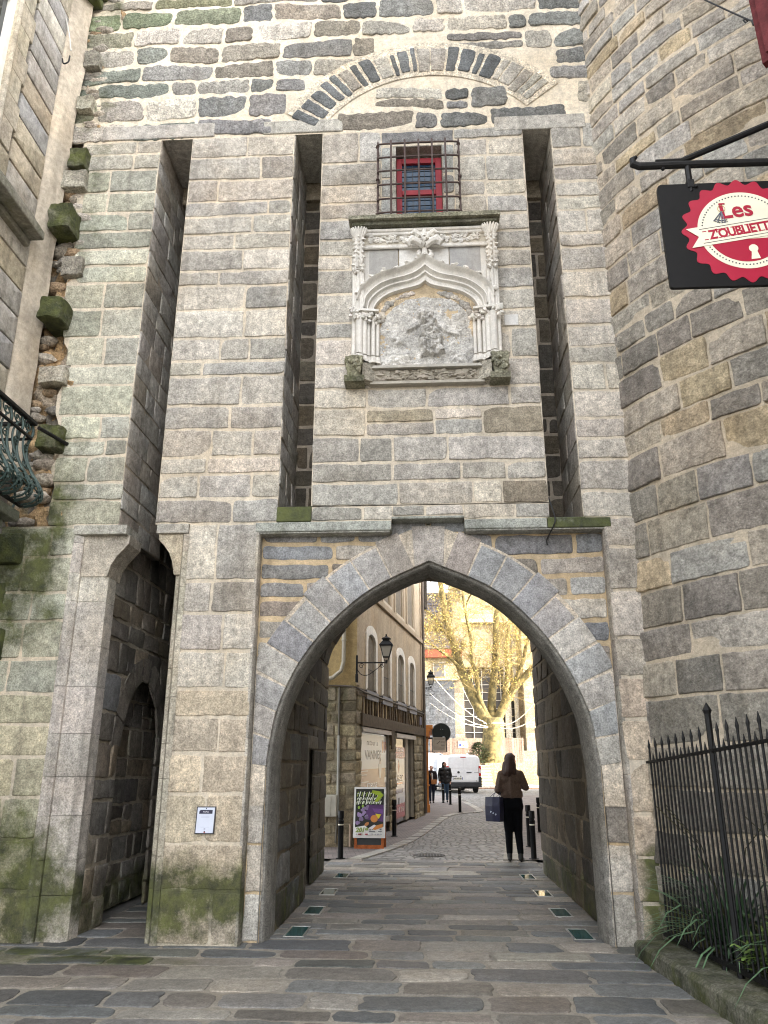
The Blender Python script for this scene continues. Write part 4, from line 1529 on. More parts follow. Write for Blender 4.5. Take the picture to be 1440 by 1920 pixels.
under(Fn.build('finial', M_LIME, smooth=True, angle=40), niche)

for s in (-1, 1):
    # pinnacle
    q = MB(); q.col = (*LIME, 0)
    for z0, z1, w, n in ((6.62, 7.22, .062, .13), (7.22, 7.72, .052, .15)):
        q.prism([(s * .78 - w, z0), (s * .78 + w, z0), (s * .78 + w, z1), (s * .78 - w, z1)], nf, .04, n)
        q.tube([nf(s * .78 - w * .6, z0, n), nf(s * .78 - w * .6, z1, n)], .012, 6)
        q.tube([nf(s * .78 + w * .6, z0, n), nf(s * .78 + w * .6, z1, n)], .012, 6)
        q.tube([nf(s * .78, z0, n + .012), nf(s * .78, z1, n + .012)], .016, 6)
    for k in range(8):
        z = 7.22 + .065 * k
        for e in (-1, 1):
            q.ball(nf(s * .78 + e * (.045 + .012 * (k % 2)), z, .16), .021, sub=1, jit=.4, rg=rgn, sq=(1.2, 1, .9))
        q.ball(nf(s * .78, z + .03, .185), .016, sub=1, jit=.4, rg=rgn)
    for k in range(9):   # leafy cap
        a = k / 8 * math.pi
        q.tube([nf(s * .78 + .03 * math.cos(a), 7.70, .14), nf(s * .78 + .07 * math.cos(a), 7.78, .15 + .03 * math.sin(a)), nf(s * .78 + .10 * math.cos(a), 7.84, .15 + .06 * math.sin(a))], [.02, .024, .008], 5)
    for k in range(10):
        q.ball(nf(s * .78 + rgn.uniform(-.06, .06), 7.22 + rgn.uniform(-.05, .08), .16), .022, sub=1, jit=.4, rg=rgn)
    under(q.build('pinnacle', M_LIME, smooth=True, angle=40), niche)
    # colonnettes
    q = MB(); q.col = (*LIME, 0)
    q.prism([(s * .54, 5.92), (s * .86, 5.92), (s * .86, 6.62), (s * .54, 6.62)], nf, 0, .05, col=(.52, .48, .42, 0))
    for u, r_, n in ((.555, .020, .06), (.605, .024, .075), (.66, .020, .075), (.705, .030, .10), (.765, .045, .125), (.83, .026, .09)):
        q.lathe(0, 0, [(r_, 6.0), (r_, 6.5)], 10)
        k0 = len(q.v) - 20
        for i in range(k0, len(q.v)):
            p = q.v[i]; q.v[i] = (NC + s * u + p[0], YF - n + p[1], p[2])
        for zz, rr in ((5.93, 1.9), (5.965, 1.6), (5.99, 1.35)):
            q.tube([nf(s * u, zz - .014, n), nf(s * u, zz + .014, n)], r_ * rr, 8)
    under(q.build('colonnette', M_LIME, smooth=True, angle=40), niche)
    q = MB(); q.col = (*LIME, 0)
    for u in (.56, .63, .70, .78, .84):
        for k in range(9):
            q.ball(nf(s * (u + rgn.uniform(-.03, .03)), 6.56 + rgn.uniform(-.06, .07) - (.86 - u) * .12, .09 + (u - .55) * .25 + rgn.uniform(-.02, .03)), rgn.uniform(.016, .032), sub=1, jit=.35, rg=rgn, col=(*jitter_col(LIME, rgn, .07), 0))
    q.prism([(s * .54, 6.60), (s * .88, 6.64), (s * .88, 6.67), (s * .54, 6.63)], nf, .02, .16)
    under(q.build('capital', M_LIME, smooth=True, angle=40), niche)
    # carved corbel at the foot
    bm = bmesh.new()
    bmesh.ops.create_cube(bm, size=1)
    bmesh.ops.subdivide_edges(bm, edges=bm.edges[:], cuts=6, use_grid_fill=True)
    for p in bm.verts:
        x, y, z = p.co
        tp = 1 - .35 * (.5 - z)
        nn = noise.noise_vector(Vector((x * 7 + s * 4, y * 7, z * 7))) * .028 * (1 if z > -.2 else .2)
        p.co = Vector((NC + s * .815 + x * .20 * tp, YF - .12 + y * .26 * tp, 5.80 + z * .24)) + nn
    q = MB(); q.bm(bm, col=(.34, .33, .25, .32))
    vs = [nf(s * .60, 5.69, .0), nf(s * .92, 5.62, .0), nf(s * .92, 5.69, .22), nf(s * .74, 5.70, .22), nf(s * .60, 5.90, .08), nf(s * .74, 5.90, .2)]
    q.prism([(s * .70, 5.62), (s * .92, 5.62), (s * .92, 5.70), (s * .70, 5.70)], nf, -.02, .20, col=(.26, .25, .19, .35))
    q.add([nf(s * .50, 5.66, .02), nf(s * .72, 5.64, .02), nf(s * .72, 5.90, .02), nf(s * .72, 5.66, .18), nf(s * .72, 5.90, .15), nf(s * .58, 5.92, .06)], [(0, 1, 3), (0, 3, 4, 5), (1, 2, 4, 3), (0, 5, 2)], col=(.40, .37, .31, .15))
    for k in range(14):
        q.ball(nf(s * .81 + rgn.uniform(-.08, .08), 5.82 + rgn.uniform(-.09, .10), .24), rgn.uniform(.02, .035), sub=1, jit=.35, rg=rgn, col=(*jitter_col((.36, .35, .27), rgn, .15), .28))
    under(q.build('corbel', M_RUB, smooth=True, angle=35), niche)

# bottom frieze
q = MB(); q.col = (.30, .27, .22, .1)
q.prism([(-.62, 5.66), (.62, 5.66), (.62, 5.83), (-.62, 5.83)], nf, 0, .05)
q.prism([(-.62, 5.83), (.62, 5.83), (.60, 5.865), (-.60, 5.865)], nf, 0, .12, col=(.44, .42, .38, .1))
q.prism([(-.64, 5.63), (.64, 5.63), (.64, 5.665), (-.64, 5.665)], nf, 0, .09, col=(.40, .37, .32, .1))
foliage(q, -.58, .58, 5.675, 5.825, .05, rgn, 150, .026, (.36, .325, .27))
under(q.build('base_frieze', M_LIME, smooth=True, angle=40), niche)

# worn grey relief
q = MB()
N = 190
OUTL = [(-.55, 5.88), (-.535, 6.25), (-.53, 6.45), (-.47, 6.60), (-.36, 6.74), (-.22, 6.84), (-.02, 6.87), (.10, 6.86), (.28, 6.83), (.40, 6.75), (.49, 6.6), (.51, 6.45), (.47, 6.42), (.52, 6.38), (.55, 6.15), (.53, 5.90)]


def inside(x, z):
    c = False
    n = len(OUTL)
    for i in range(n):
        x1, z1 = OUTL[i]; x2, z2 = OUTL[i - 1]
        if (z1 > z) != (z2 > z) and x < (x2 - x1) * (z - z1) / (z2 - z1) + x1: c = not c
    return c


def relief(x, z):
    w = noise.noise(Vector((x * 9, z * 9, 1))) * .03 + noise.noise(Vector((x * 22, z * 22, 4))) * .012
    xx, zz = x + w, z + w
    h = .035 + .012 * noise.noise(Vector((x * 5, z * 5, 2))) + .006 * noise.noise(Vector((x * 34, z * 34, 6))) + .009 * noise.noise(Vector((x * 18, z * 18, 2)))
    # torso falling from top right to a ragged hem at the bottom
    ax = .02 + .10 * (6.5 - zz)
    wd = .105 + .12 * sm(6.45, zz, zz + .9) * 0 + .085 * (6.55 - zz)
    body = (1 - sm(abs(xx - ax), wd * .75, wd)) * sm(zz, 6.005 + .10 * (xx - .0), 6.03 + .10 * (xx - .0)) * (1 - sm(zz, 6.52, 6.70))
    folds = .018 * math.sin(xx * 55 + 9 * noise.noise(Vector((x * 4, z * 3, 5)))) * (1 - sm(zz, 6.15, 6.28))
    h += body * (.078 + .03 * noise.noise(Vector((x * 14, z * 14, 8))) + folds)
    h += body * (.045 * (noise.turbulence(Vector((x * 9, z * 9, 3)), 4, True) - .5) + .02 * (noise.cell(Vector((x * 26, z * 22, 1))) ))
    h += .016 * (noise.turbulence(Vector((x * 7, z * 7, 11)), 4, True) - .5)
    # raised arms / wings
    l1 = abs((zz - 6.40) - .55 * (xx + .22)); h += .036 * (1 - sm(l1, .02, .06)) * sm(xx, -.27, -.2) * (1 - sm(xx, -.05, .0))
    l2 = abs((zz - 6.40) + .72 * (xx - .22)); h += .036 * (1 - sm(l2, .02, .07)) * sm(xx, .08, .14) * (1 - sm(xx, .36, .40))
    h += .045 * (1 - sm(math.hypot(xx + .02, zz - 6.62), .03, .12))
    h += .045 * (1 - sm(math.hypot((xx + .33) * .8, zz - 6.28), .04, .13)) * (1 + .6 * noise.noise(Vector((x * 20, z * 20, 3))))
    h += .035 * (1 - sm(math.hypot((xx + .33) * .8, zz - 5.98), .05, .16)) * (1 + .9 * noise.noise(Vector((x * 17, z * 17, 3))))
    h += .03 * (1 - sm(math.hypot(xx - .38, zz - 5.95), .03, .13)) * (1 + .9 * noise.noise(Vector((x * 17, z * 17, 6))))
    return h


idx = {}
vs, cs, fs = [], [], []
for j in range(N + 1):
    for i in range(N + 1):
        x = -.58 + 1.15 * i / N; z = 5.86 + 1.03 * j / N
        wx, wz = x + .012 * noise.noise(Vector((x * 12, z * 12, 0))), z + .012 * noise.noise(Vector((x * 12, z * 12, 5)))
        ins = inside(wx, wz)
        h = relief(x, z) if ins else .028
        idx[(i, j)] = len(vs)
        vs.append(nf(x, z, h + .005))
        k = 1 + .12 * noise.noise(Vector((x * 6, z * 6, 3)))
        cs.append((.49 * k, .475 * k, .45 * k, 0) if ins else (.52, .42, .29, 0))
for j in range(N):
    for i in range(N):
        fs.append((idx[(i, j)], idx[(i + 1, j)], idx[(i + 1, j + 1)], idx[(i, j + 1)]))
q.addc(vs, cs, fs)
for k in range(26):
    a = k / 25 * math.pi
    x, z = .52 * math.cos(a) * .98, 6.55 + .40 * math.sin(a)
    if abs(x) < .12: continue
    q.ball(nf(x * 1.02, min(z, above(x) - .30) , .035), rgn.uniform(.02, .05), sub=2, sq=(1.3, .4, .9), jit=.15, rg=rgn, col=(*jitter_col(rgn.choice([(.55, .5, .44), (.36, .34, .31)]), rgn, .1), 0))
under(q.build('relief_panel', M_ASH, smooth=True), niche)

# ------------------------------------------------------------------ barred window
win = MB(); win.col = (.30, .024, .036, 0)
WY = YF + .20
for x0, x1, z0, z1 in ((-.27, -.20, 7.97, 8.97), (.225, .305, 7.97, 8.97), (-.20, .225, 8.89, 8.97), (-.20, .225, 7.97, 8.03), (-.20, .225, 8.40, 8.475)):
    win.bbox(x0, x1, WY - .05, WY + .02, z0, z1 - .001, .006)
wno = under(win.build('window', M_COL), gate)
wno['label'] = 'small red framed window behind a rusty iron cage'
m_blue, nt, bs = new_mat('leaded_glass')
tc = coords(nt)
bs.inputs['Base Color'].default_value = (.016, .05, .10, 1); bs.inputs['Roughness'].default_value = .12; bs.inputs['Specular IOR Level'].default_value = .35
bump(nt, bs, nz(nt, tc, 6, 2), .15, .02)
gp = MB()
gp.box(-.20, .225, WY - .012, WY - .005, 8.03, 8.40); gp.box(-.20, .225, WY - .012, WY - .005, 8.475, 8.89)
under(gp.build('pane', m_blue), wno)
ld = MB(); ld.col = (.03, .035, .04, 0)
for x in (-.14, -.065, .01, .085, .16): ld.box(x - .004, x + .004, WY - .02, WY - .011, 8.03, 8.89)
for z in (8.10, 8.18, 8.26, 8.34, 8.55, 8.63, 8.71, 8.79, 8.85): ld.box(-.20, .225, WY - .021, WY - .010, z - .002, z + .002)
under(ld.build('lead_cames', M_COL), wno)
sj = MB(); sj.col = (.33, .315, .28, 0)
sj.box(-.325, -.271, YF + .003, WY + .05, 7.97, 9.02); sj.box(.306, .325, YF + .003, WY + .05, 7.97, 9.02); sj.box(-.27, .305, WY + .021, WY + .05, 8.90, 9.02); sj.box(-.32, .32, YF + .004, WY + .05, 9.021, 9.05)
under(sj.build('window_reveal', M_ASH), wno)
gr = MB()
GY = YF - .17
zs_ = [7.87, 8.07, 8.28, 8.485, 8.69, 8.90]
for z in zs_:
    gr.tube(catmull([(-.485, YF + .02, z - .02), (-.485, GY + .03, z - .01), (-.40, GY, z + .012), (.40, GY, z + .012), (.505, GY + .03, z - .008), (.505, YF + .02, z - .02)], 4), .0115, 7)
for k, x in enumerate((-.49, -.325, -.155, .015, .18, .345, .51)):
    edge = k in (0, 6)
    gr.tube([(x, GY + (.03 if edge else -.014), 7.84), (x, GY + (.03 if edge else -.014), 8.95), (x, GY + .05, 9.0 if edge else 9.02)], [.0125, .0125, .006], 7)
    if edge:
        for z in (7.88, 8.4, 8.9): gr.ball((x, GY + .03, z), .028, sub=1, jit=.2)
under(gr.build('iron_cage', M_RUST, smooth=True, angle=50), wno)

# white square of new stone beside the niche, a cable at the slot and iron clamp
q = MB(); q.col = (.62, .61, .59, 0)
q.bbox(.97, 1.13, YF - .024, YF, 6.38, 6.52, .004)
under(q.build('new_stone', M_LIME), gate)
q = MB(); q.col = (.03, .03, .03, 0)
q.tube(catmull([(1.34, YF + .05, 4.3), (1.38, YF - .03, 4.05), (1.36, YF - .03, 3.96), (1.31, YR - .02, 3.86), (1.31, YR - .03, 3.80)], 5), .008, 6)
under(q.build('cable', M_COL), gate)
# ------------------------------------------------------------------ hanging sign
sg = empty('hanging_sign', (1.95, 4.0, 4.6))
tag(sg, 'black hanging shop sign with red scalloped disc and cream banner lettering', 'sign')
SY = 4.0


def sf_(u, v, n): return (1.95 + u, SY - n, 4.615 + v)


q = MB()
poly = rounded([(-.475, -.385), (.475, -.385), (.475, .355), (-.475, .355)], .03, random.Random(1), 9, 0, 4)
q.prism([(p.x, p.y) for p in poly], sf_, -.012, .012)
under(q.build('board', M_BLACK), sg)
q = MB()
q.tube([sf_(-.575, .585, 0), sf_(-.60, .565, 0), sf_(-.60, .53, 0), sf_(-.565, .512, 0), sf_(-.3, .512, 0), sf_(.72, .50, 0)], [.012, .02, .024, .024, .024, .024], 10)
q.tube([sf_(-.46, .545, 0), sf_(-.29, .548, 0)], .012, 6)
q.tube([sf_(-.30, .548, 0), sf_(-.27, .555, 0), sf_(.75, 1.02, 0)], [.012, .02, .022], 8)
q.ball(sf_(-.42, .485, 0), .014, sub=1)
for u in (-.27, .30):
    q.tube([sf_(u, .50, 0), sf_(u, .30, .0)], .018, 6)
    q.bbox(1.95 + u - .022, 1.95 + u + .022, SY - .02, SY + .02, 4.615 + .325, 4.615 + .385, .005)
    q.ball(sf_(u + .03, .33, .018), .012, sub=1)
under(q.build('bracket', M_IRON), sg)
RED, CREAM = (.36, .012, .040), (.74, .72, .58)
q = MB()
pts = []
for i in range(200):
    a = i / 200 * 2 * math.pi
    r_ = .350 + .018 * math.cos(a * 20)
    pts.append((r_ * math.cos(a), r_ * math.sin(a)))
q.prism(pts, sf_, .0122, .0150, col=(*RED, 0))
q.prism([(.272 * math.cos(i / 72 * 6.28319), .272 * math.sin(i / 72 * 6.28319)) for i in range(72)], sf_, .0152, .0168, col=(*CREAM, 0))
seg = [(.225 * math.cos(R(a)), .225 * math.sin(R(a))) for a in range(200, 346, 5)]
seg = [p for p in seg if True]
q.prism(seg, sf_, .0169, .0180, col=(*RED, 0))
for i in range(76):
    a = i / 76 * 2 * math.pi
    u, v = .245 * math.cos(a), .245 * math.sin(a)
    q.prism([(u + .0048 * math.cos(b), v + .0048 * math.sin(b)) for b in (0, 1.05, 2.1, 3.14, 4.19, 5.24)], sf_, .0169, .0182, col=(.05, .04, .06, 0))
RT = R(9)


def rotb(u, v): return (u * math.cos(RT) - v * math.sin(RT), u * math.sin(RT) + v * math.cos(RT))


def sb(u, v, n):
    a, b = rotb(u, v); return sf_(a, b, n)


q.prism([(-.335, .068), (.335, .068), (.275, 0), (.335, -.068), (-.335, -.068), (-.275, .0)], sb, .0183, .0205, col=(*CREAM, 0))
for v in (.048, -.052):
    q.prism([(-.26, v), (.26, v), (.26, v + .0035), (-.26, v + .0035)], sb, .0206, .0214, col=(.06, .03, .05, 0))
add_text(q, "Z'OUBLIETTES", sb, 0, -.003, .0212, .088, .80, .0035, 0, 'CENTER', 0, .95, col=(*RED, 0))
# small slab serifs on the capitals
for k in range(12):
    u = -.235 + k * .0427
    for v in (-.031, .027): q.prism([(u - .012, v), (u + .012, v), (u + .012, v + .006), (u - .012, v + .006)], sb, .0206, .0213, col=(*RED, 0))
add_text(q, 'Les', sf_, -.03, .140, .0192, .155, .95, .0035, 0, 'CENTER', R(6), col=(*RED, 0))
for du, dv, L in ((-.105, .186, .035), (-.105, .088, .06)):
    q.prism([(du - .02, dv), (du + L - .02, dv), (du + L - .02, dv + .010), (du - .02, dv + .010)], sf_, .0186, .0195, col=(*RED, 0))
# bunch of keys hanging on the L
rp = [(-.115 + .022 * math.cos(a * .3), .155 + .022 * math.sin(a * .3)) for a in range(22)]
q.tube([sf_(a, b, .02) for a, b in rp], .002, 4, col=(.45, .33, .15, 0))
for a in (-38, -22, -4, 10):
    d = Vector((math.sin(R(a)), -math.cos(R(a)))); o = Vector((-.118, .135)); nn = Vector((-d.y, d.x))
    q.tube([sf_(o.x, o.y, .02), sf_(o.x + d.x * .085, o.y + d.y * .085, .02)], .0035, 5, col=(.09, .10, .14, 0))
    for t in (.065, .08):
        e = o + d * t
        q.tube([sf_(e.x, e.y, .02), sf_(e.x + nn.x * .016, e.y + nn.y * .016, .02)], .003, 4, col=(.09, .10, .14, 0))
# keyhole
kh = Vector((.035, -.135))
q.prism([(kh.x + .027 * math.cos(i / 20 * 6.283), kh.y + .027 * math.sin(i / 20 * 6.283)) for i in range(20)], sf_, .0183, .0205, col=(*CREAM, 0))
q.prism([(kh.x - .010, kh.y), (kh.x - .022, kh.y - .075), (kh.x + .032, kh.y - .070), (kh.x + .014, kh.y)], sf_, .0183, .0200, col=(*CREAM, 0))
under(q.build('emblem', M_GLOSSCOL), sg)

# overhead cable with its tensioner
q = MB(); q.col = (.02, .02, .022, 0)
q.tube(catmull([at(1240, -40, 4.6), at(1322, 0, 4.4), at(1396, 34, 4.2), at(1412, 40, 4.15), at(1436, 56, 4.05)], 4), .006, 6)
q.tube([at(1396, 34, 4.2), at(1402, 40, 4.2), at(1398, 43, 4.2), at(1394, 38, 4.2), at(1398, 34, 4.2)], .006, 6)
q.tube([at(1410, 38, 4.15), at(1413, 47, 4.15)], .008, 6)
tag(q.build('overhead_cable', M_COL), 'thin black cable with a tensioner, crossing before the round tower near the sign', 'cable')

# ------------------------------------------------------------------ iron fence, its kerb and the bed behind
fn = empty('iron_fence', (2.1, 7.5, .12))
tag(fn, 'black iron railing with spear points of two heights on a mossy kerb', 'fence')
FA, FB = Vector((2.06, 7.68)), Vector((2.36, 3.9))


def fp(t): return FA + (FB - FA) * t


def ftop(t): return 1.60 + .20 * t


FL = (FB - FA).length
n_t = 23
q = MB()
a, b = fp(-.01), fp(1)
d2 = (FB - FA).normalized(); nr2 = Vector((-d2.y, d2.x))
for z0, z1, rr, w in ((ftop(0), ftop(1), .011, .018), (.17, .25, .018, .018)):
    rows = []
    for t in (-.012, 1.0):
        p = fp(t); z = z0 + (z1 - z0) * t
        rows.append([Vector((p.x + nr2.x * w * s, p.y + nr2.y * w * s, z + e)) for s, e in ((-1, -rr), (1, -rr), (1, rr), (-1, rr))])
    q.loft(rows, closed=True)
    q.add(rows[0], [(0, 1, 2, 3)])
for t in (.30, .62):
    p = fp(t)
    q.tube([(p.x, p.y, .08), (p.x, p.y, .2)], .022, 6)
under(q.build('rails', M_IRON), fn)


def bar(t, tip, r_, base=.19):
    p = fp(t)
    q = MB()
    z = ftop(t) + tip
    q.tube([(p.x, p.y, base), (p.x, p.y, z - .09), (p.x, p.y, z - .085), (p.x, p.y, z - .06), (p.x, p.y, z)], [r_, r_, r_ * 1.05, r_ * 1.5, .002], 6)
    return under(q.build('post' if r_ > .018 else 'bar', M_IRON), fn)


POST_T = .365
for i in range(n_t):
    t = (i + .2) / n_t
    if abs(t - POST_T) < .012: continue
    bar(t, .20, .0095)
for i in range(n_t - 1):
    t = (i + .7) / n_t
    if abs(t - POST_T) < .012: continue
    bar(t, .075, .0085)
bar(POST_T, .36, .024, .05)
kb = MB(); kb.col = (.20, .195, .155, .42)
rgk2 = random.Random(4)
t = 0.0
while t < 1.0:
    e = min(1.0, t + rgk2.uniform(.12, .22))
    p0, p1 = fp(t), fp(e)
    zk0, zk1 = .13 + .05 * t, .13 + .05 * e
    A_p, B_p = p0 + d2 * .006, p1 - d2 * .006
    o1, o2 = nr2 * (-.30), nr2 * .12
    if o1.x > 0: o1, o2 = -o1 * 1.0, -o2
    vs = []
    for P_, zk in ((A_p, zk0), (B_p, zk1)):
        for off, zz in ((o1, -.05), (o1, zk - .03), (o1 * .9, zk), (o2, zk), (o2, -.05)):
            vs.append((P_.x + off.x, P_.y + off.y, zz))
    kb.add(vs, [(0, 1, 2, 3, 4), (9, 8, 7, 6, 5), (0, 5, 6, 1), (1, 6, 7, 2), (2, 7, 8, 3), (3, 8, 9, 4)])
    t = e
under(kb.build('kerb_stone', M_RUB), fn)
so = MB(); so.col = (.035, .028, .02, .3)
so.prism([(2.12, 7.8), (2.45, 3.6), (6, 3.6), (6, 7.8)], lambda u, v, n: (u, v, n), -.02, .11)
tag(so.build('garden_soil', M_FLAG), kind='structure')


def leaf_blade(mb, p, dirv, L, w, droop, rg, col, n=6):
    dirv = dirv.normalized()
    side = Vector((-dirv.y, dirv.x, 0)).normalized()
    c = jitter_col(col, rg, .2)
    rows = []
    pos = Vector(p); v = dirv.copy()
    for i in range(n + 1):
        t = i / n
        ww = w * (1 - t ** 2) * (.6 + .4 * min(1, t * 4)) + .001
        rows.append([pos - side * ww, pos + Vector((0, 0, -.15 * ww)), pos + side * ww])
        pos = pos + v * (L / n)
        v = (v + Vector((0, 0, -droop / n * (.4 + 1.4 * t)))).normalized()
    mb.loft(rows, col=(*c, 0))


rgp = random.Random(77)
for k, (x, y, z, cnt, L, lab) in enumerate(((2.40, 7.0, .14, 170, .98, 'big clump of long drooping strap leaves just behind the railing'), (2.75, 6.0, .12, 90, 1.05, 'clump of upright strap leaves between the tower foot and the thick railing post'))):
    pl = empty('strap_leaf_plant', (x, y, z))
    tag(pl, lab, 'plant', 'strap leaf plants behind the railing')
    q = MB()
    for i in range(cnt):
        a = rgp.uniform(0, 6.283); e = rgp.uniform(.5, 1.4)
        dv = Vector((math.cos(a) * math.cos(e), math.sin(a) * math.cos(e), math.sin(e)))
        leaf_blade(q, (x + rgp.uniform(-.08, .08), y + rgp.uniform(-.08, .08), z), dv, L * rgp.uniform(.6, 1.15), rgp.uniform(.010, .019), rgp.uniform(1.2, 2.8), rgp, (.085, .155, .08))
    under(q.build('leaves', M_LEAF), pl)
    q = MB(); q.col = (.05, .045, .02, 0)
    q.cyl(x, y, z - .03, z + .12, .06, .04, 8)
    for i in range(4):
        a = rgp.uniform(0, 6.28)
        q.tube([(x, y, z + .1), (x + .2 * math.cos(a), y + .2 * math.sin(a), z + .8), (x + .5 * math.cos(a), y + .5 * math.sin(a), z + 1.1)], .004, 5)
    under(q.build('stalk', M_WOOD), pl)


def shrub(x, y, z, rad, hgt, cnt, col, lab, ls=.05):
    s = empty('shrub', (x, y, z))
    tag(s, lab, 'shrub', 'shrubs behind the railing')
    st = MB(); st.col = (.05, .04, .025, 0)
    q = MB()
    for i in range(14):
        a = rgp.uniform(0, 6.28); r_ = rad * rgp.uniform(.2, .9); h = hgt * rgp.uniform(.5, 1)
        top = Vector((x + r_ * math.cos(a), y + r_ * math.sin(a), z + h))
        pts = catmull([(x, y, z), (x + r_ * .4 * math.cos(a), y + r_ * .4 * math.sin(a), z + h * .6), tuple(top)], 4)
        st.tube(pts, [.008 * (1 - .7 * j / len(pts)) for j in range(len(pts))], 5)
        for j in range(cnt // 14):
            t = rgp.uniform(.3, 1)
            p = pts[min(len(pts) - 1, int(t * (len(pts) - 1)))] + Vector((rgp.uniform(-1, 1), rgp.uniform(-1, 1), rgp.uniform(-.6, .8))) * .09
            b = rgp.uniform(0, 6.28)
            leaf_blade(q, p, Vector((math.cos(b), math.sin(b), rgp.uniform(-.3, .6))), ls * rgp.uniform(.8, 1.8), ls * rgp.uniform(.2, .34), .8, rgp, col, 3)
    under(q.build('leaves', M_LEAF), s)
    under(st.build('twigs', M_WOOD), s)


shrub(2.30, 6.12, .14, .20, .42, 320, (.13, .20, .05), 'small bright green shrub at the foot of the railing, nearest its thick post', .055)
shrub(2.75, 5.35, .12, .42, .80, 640, (.07, .125, .045), 'dark leafy shrub behind the railing, right of the thick post')
shrub(2.9, 4.75, .12, .42, 1.0, 640, (.09, .15, .04), 'tall mid green shrub at right edge, against the tower foot')

# ------------------------------------------------------------------ notice on the pier
pk_ = empty('wall_notice', (-2.12, YF, 1.07))
tag(pk_, 'small white notice plate screwed to the left pier of the gate', 'notice')


def kf(u, v, n): return (-2.125 + u, YF - .026 - n, 1.075 + v)


q = MB(); q.col = (.05, .05, .06, 0)
q.prism([(-.096, -.122), (.088, -.122), (.096, .122), (-.088, .122)], kf, -.02, .010)
under(q.build('backing', M_COL), pk_)
q = MB(); q.col = (.62, .66, .78, 0)
q.prism([(-.086, -.112), (.080, -.112), (.088, .114), (-.078, .114)], kf, .0101, .013)
q.prism([(-.062, .058), (.066, .058), (.068, .092), (-.050, .092), (-.060, .080)], kf, .0131, .0142, col=(.012, .012, .045, 0))
add_text(q, 'Porte Prison', kf, .004, .075, .0146, .017, .66, .0002, col=(.8, .8, .85, 0))
for v in (.035, .022, -.062): q.prism([(-.04, v), (.04, v), (.04, v + .003), (-.04, v + .003)], kf, .0131, .0140, col=(.45, .48, .62, 0))
q.prism([(-.008, -.080), (.008, -.080), (.008, -.073), (-.008, -.073)], kf, .0131, .014, col=(.12, .14, .3, 0))
q.prism([(-.008, -.110), (.010, -.110), (.004, -.098), (-.006, -.096)], kf, .0131, .014, col=(.35, .02, .03, 0))
under(q.build('plate', M_GLOSSCOL), pk_)
q = MB()
q.ball(kf(.005, .106, .013), .006, sub=1)
q.ball(kf(.0, -.1, .013), .006, sub=1)
under(q.build('screws', M_IRON), pk_)

# ------------------------------------------------------------------ glass lights let into the paving
m_lampglass, nt, bs = new_mat('floor_light_glass')
bs.inputs['Base Color'].default_value = (.03, .10, .10, 1); bs.inputs['Roughness'].default_value = .08; bs.inputs['Specular IOR Level'].default_value = .8
m_steel = simple('brushed_steel', (.5, .49, .46), .35, .7, .15, 30)


def floor_light():
    r_ = empty('floor_light', (0, 0, 0))
    q = MB()
    for x0, x1, y0, y1 in ((-.10, -.085, -.26, .26), (.085, .10, -.26, .26), (-.085, .085, -.26, -.245), (-.085, .085, .245, .26)):
        q.box(x0, x1, y0, y1, -.01, .007)
    q.build('light_frame', m_steel, r_)
    q = MB(); q.box(-.085, .085, -.245, .245, -.01, .0045)
    q.build('glass_cover', m_lampglass, r_)
    return r_


fl0 = floor_light()
spots = []
for side, x in (('left', -1.32), ('right', 1.46)):
    for k, y in enumerate((8.55, 9.75, 11.15, 12.75)):
        spots.append((x, y, side, ('nearest to the viewer', 'second from the viewer', 'third from the viewer', 'farthest from the viewer')[k]))
for i, (x, y, side, w) in enumerate(spots):
    o = fl0 if i == 0 else copy_tree(fl0)
    o.location = (x, y, .004)
    tag(o, 'glass floor light along the %s passage wall, %s' % (side, w), 'floor light', 'glass lights let into the passage paving')

# ------------------------------------------------------------------ bollards
m_band = simple('pale_band', (.62, .58, .48), .5, 0, .1, 10)


def bollard():
    b = empty('bollard', (0, 0, 0))
    q = MB()
    q.lathe(0, 0, [(.085, 0), (.085, .012), (.050, .016), (.050, .60), (.054, .61), (.054, .635), (.042, .645), (.042, .665), (.054, .675), (.054, .79), (.046, .80), (.0, .803)], 16)
    q.build('shaft', M_BLACK, b, smooth=True, angle=40)
    q = MB()
    q.lathe(0, 0, [(.0515, .555), (.0525, .557), (.0525, .575), (.0515, .577)], 16)
    q.build('band', m_band, b, smooth=True, angle=40)
    return b


b0 = bollard()
BOL = [(-1.58, 14.95, 'black bollard just beyond the passage, left of the poster board'), (-.80, 19.4, 'black bollard in front of the shop window, right of the poster board'),
       (1.08, 28.4, 'black bollard at the corner of the footway, nearest of the three before the van'), (.93, 34.8, 'black bollard behind the nearest one at the footway corner, before the van'), (.66, 36.4, 'black bollard beside the man in the black jacket'),
       (1.86, 15.1, 'black bollard right behind the woman with the blue bag'), (2.06, 17.3, 'black bollard half hidden by the one behind the woman'), (2.72, 20.6, 'black bollard seen at the edge of the right passage wall')]
for i, (x, y, lab) in enumerate(BOL):
    o = b0 if i == 0 else copy_tree(b0)
    o.location = (x, y, gz(y) + .012)
    tag(o, lab, 'bollard', 'black bollards along the footways')

# manhole cover and gully
q = MB(); q.col = (.06, .055, .05, 0)
q.lathe(0, 15.75, [(.30, -.01), (.30, .006), (.28, .008), (.27, .004), (0, .004)], 28)
for i in range(-4, 5):
    for j in range(-4, 5):
        if i * i + j * j < 18: q.box(i * .055 - .015, i * .055 + .015, 15.75 + j * .055 - .015, 15.75 + j * .055 + .015, .004, .010)
tag(q.build('manhole_cover', M_COL), 'dark round manhole cover in the cobbles just beyond the passage', 'manhole cover')

# ------------------------------------------------------------------ poster board on the footway
ab = empty('poster_board', (-1.19, 16.9, .012), R(-4))
tag(ab, 'folding board with a green and purple 2019 poster above an orange wooden foot', 'sign board')


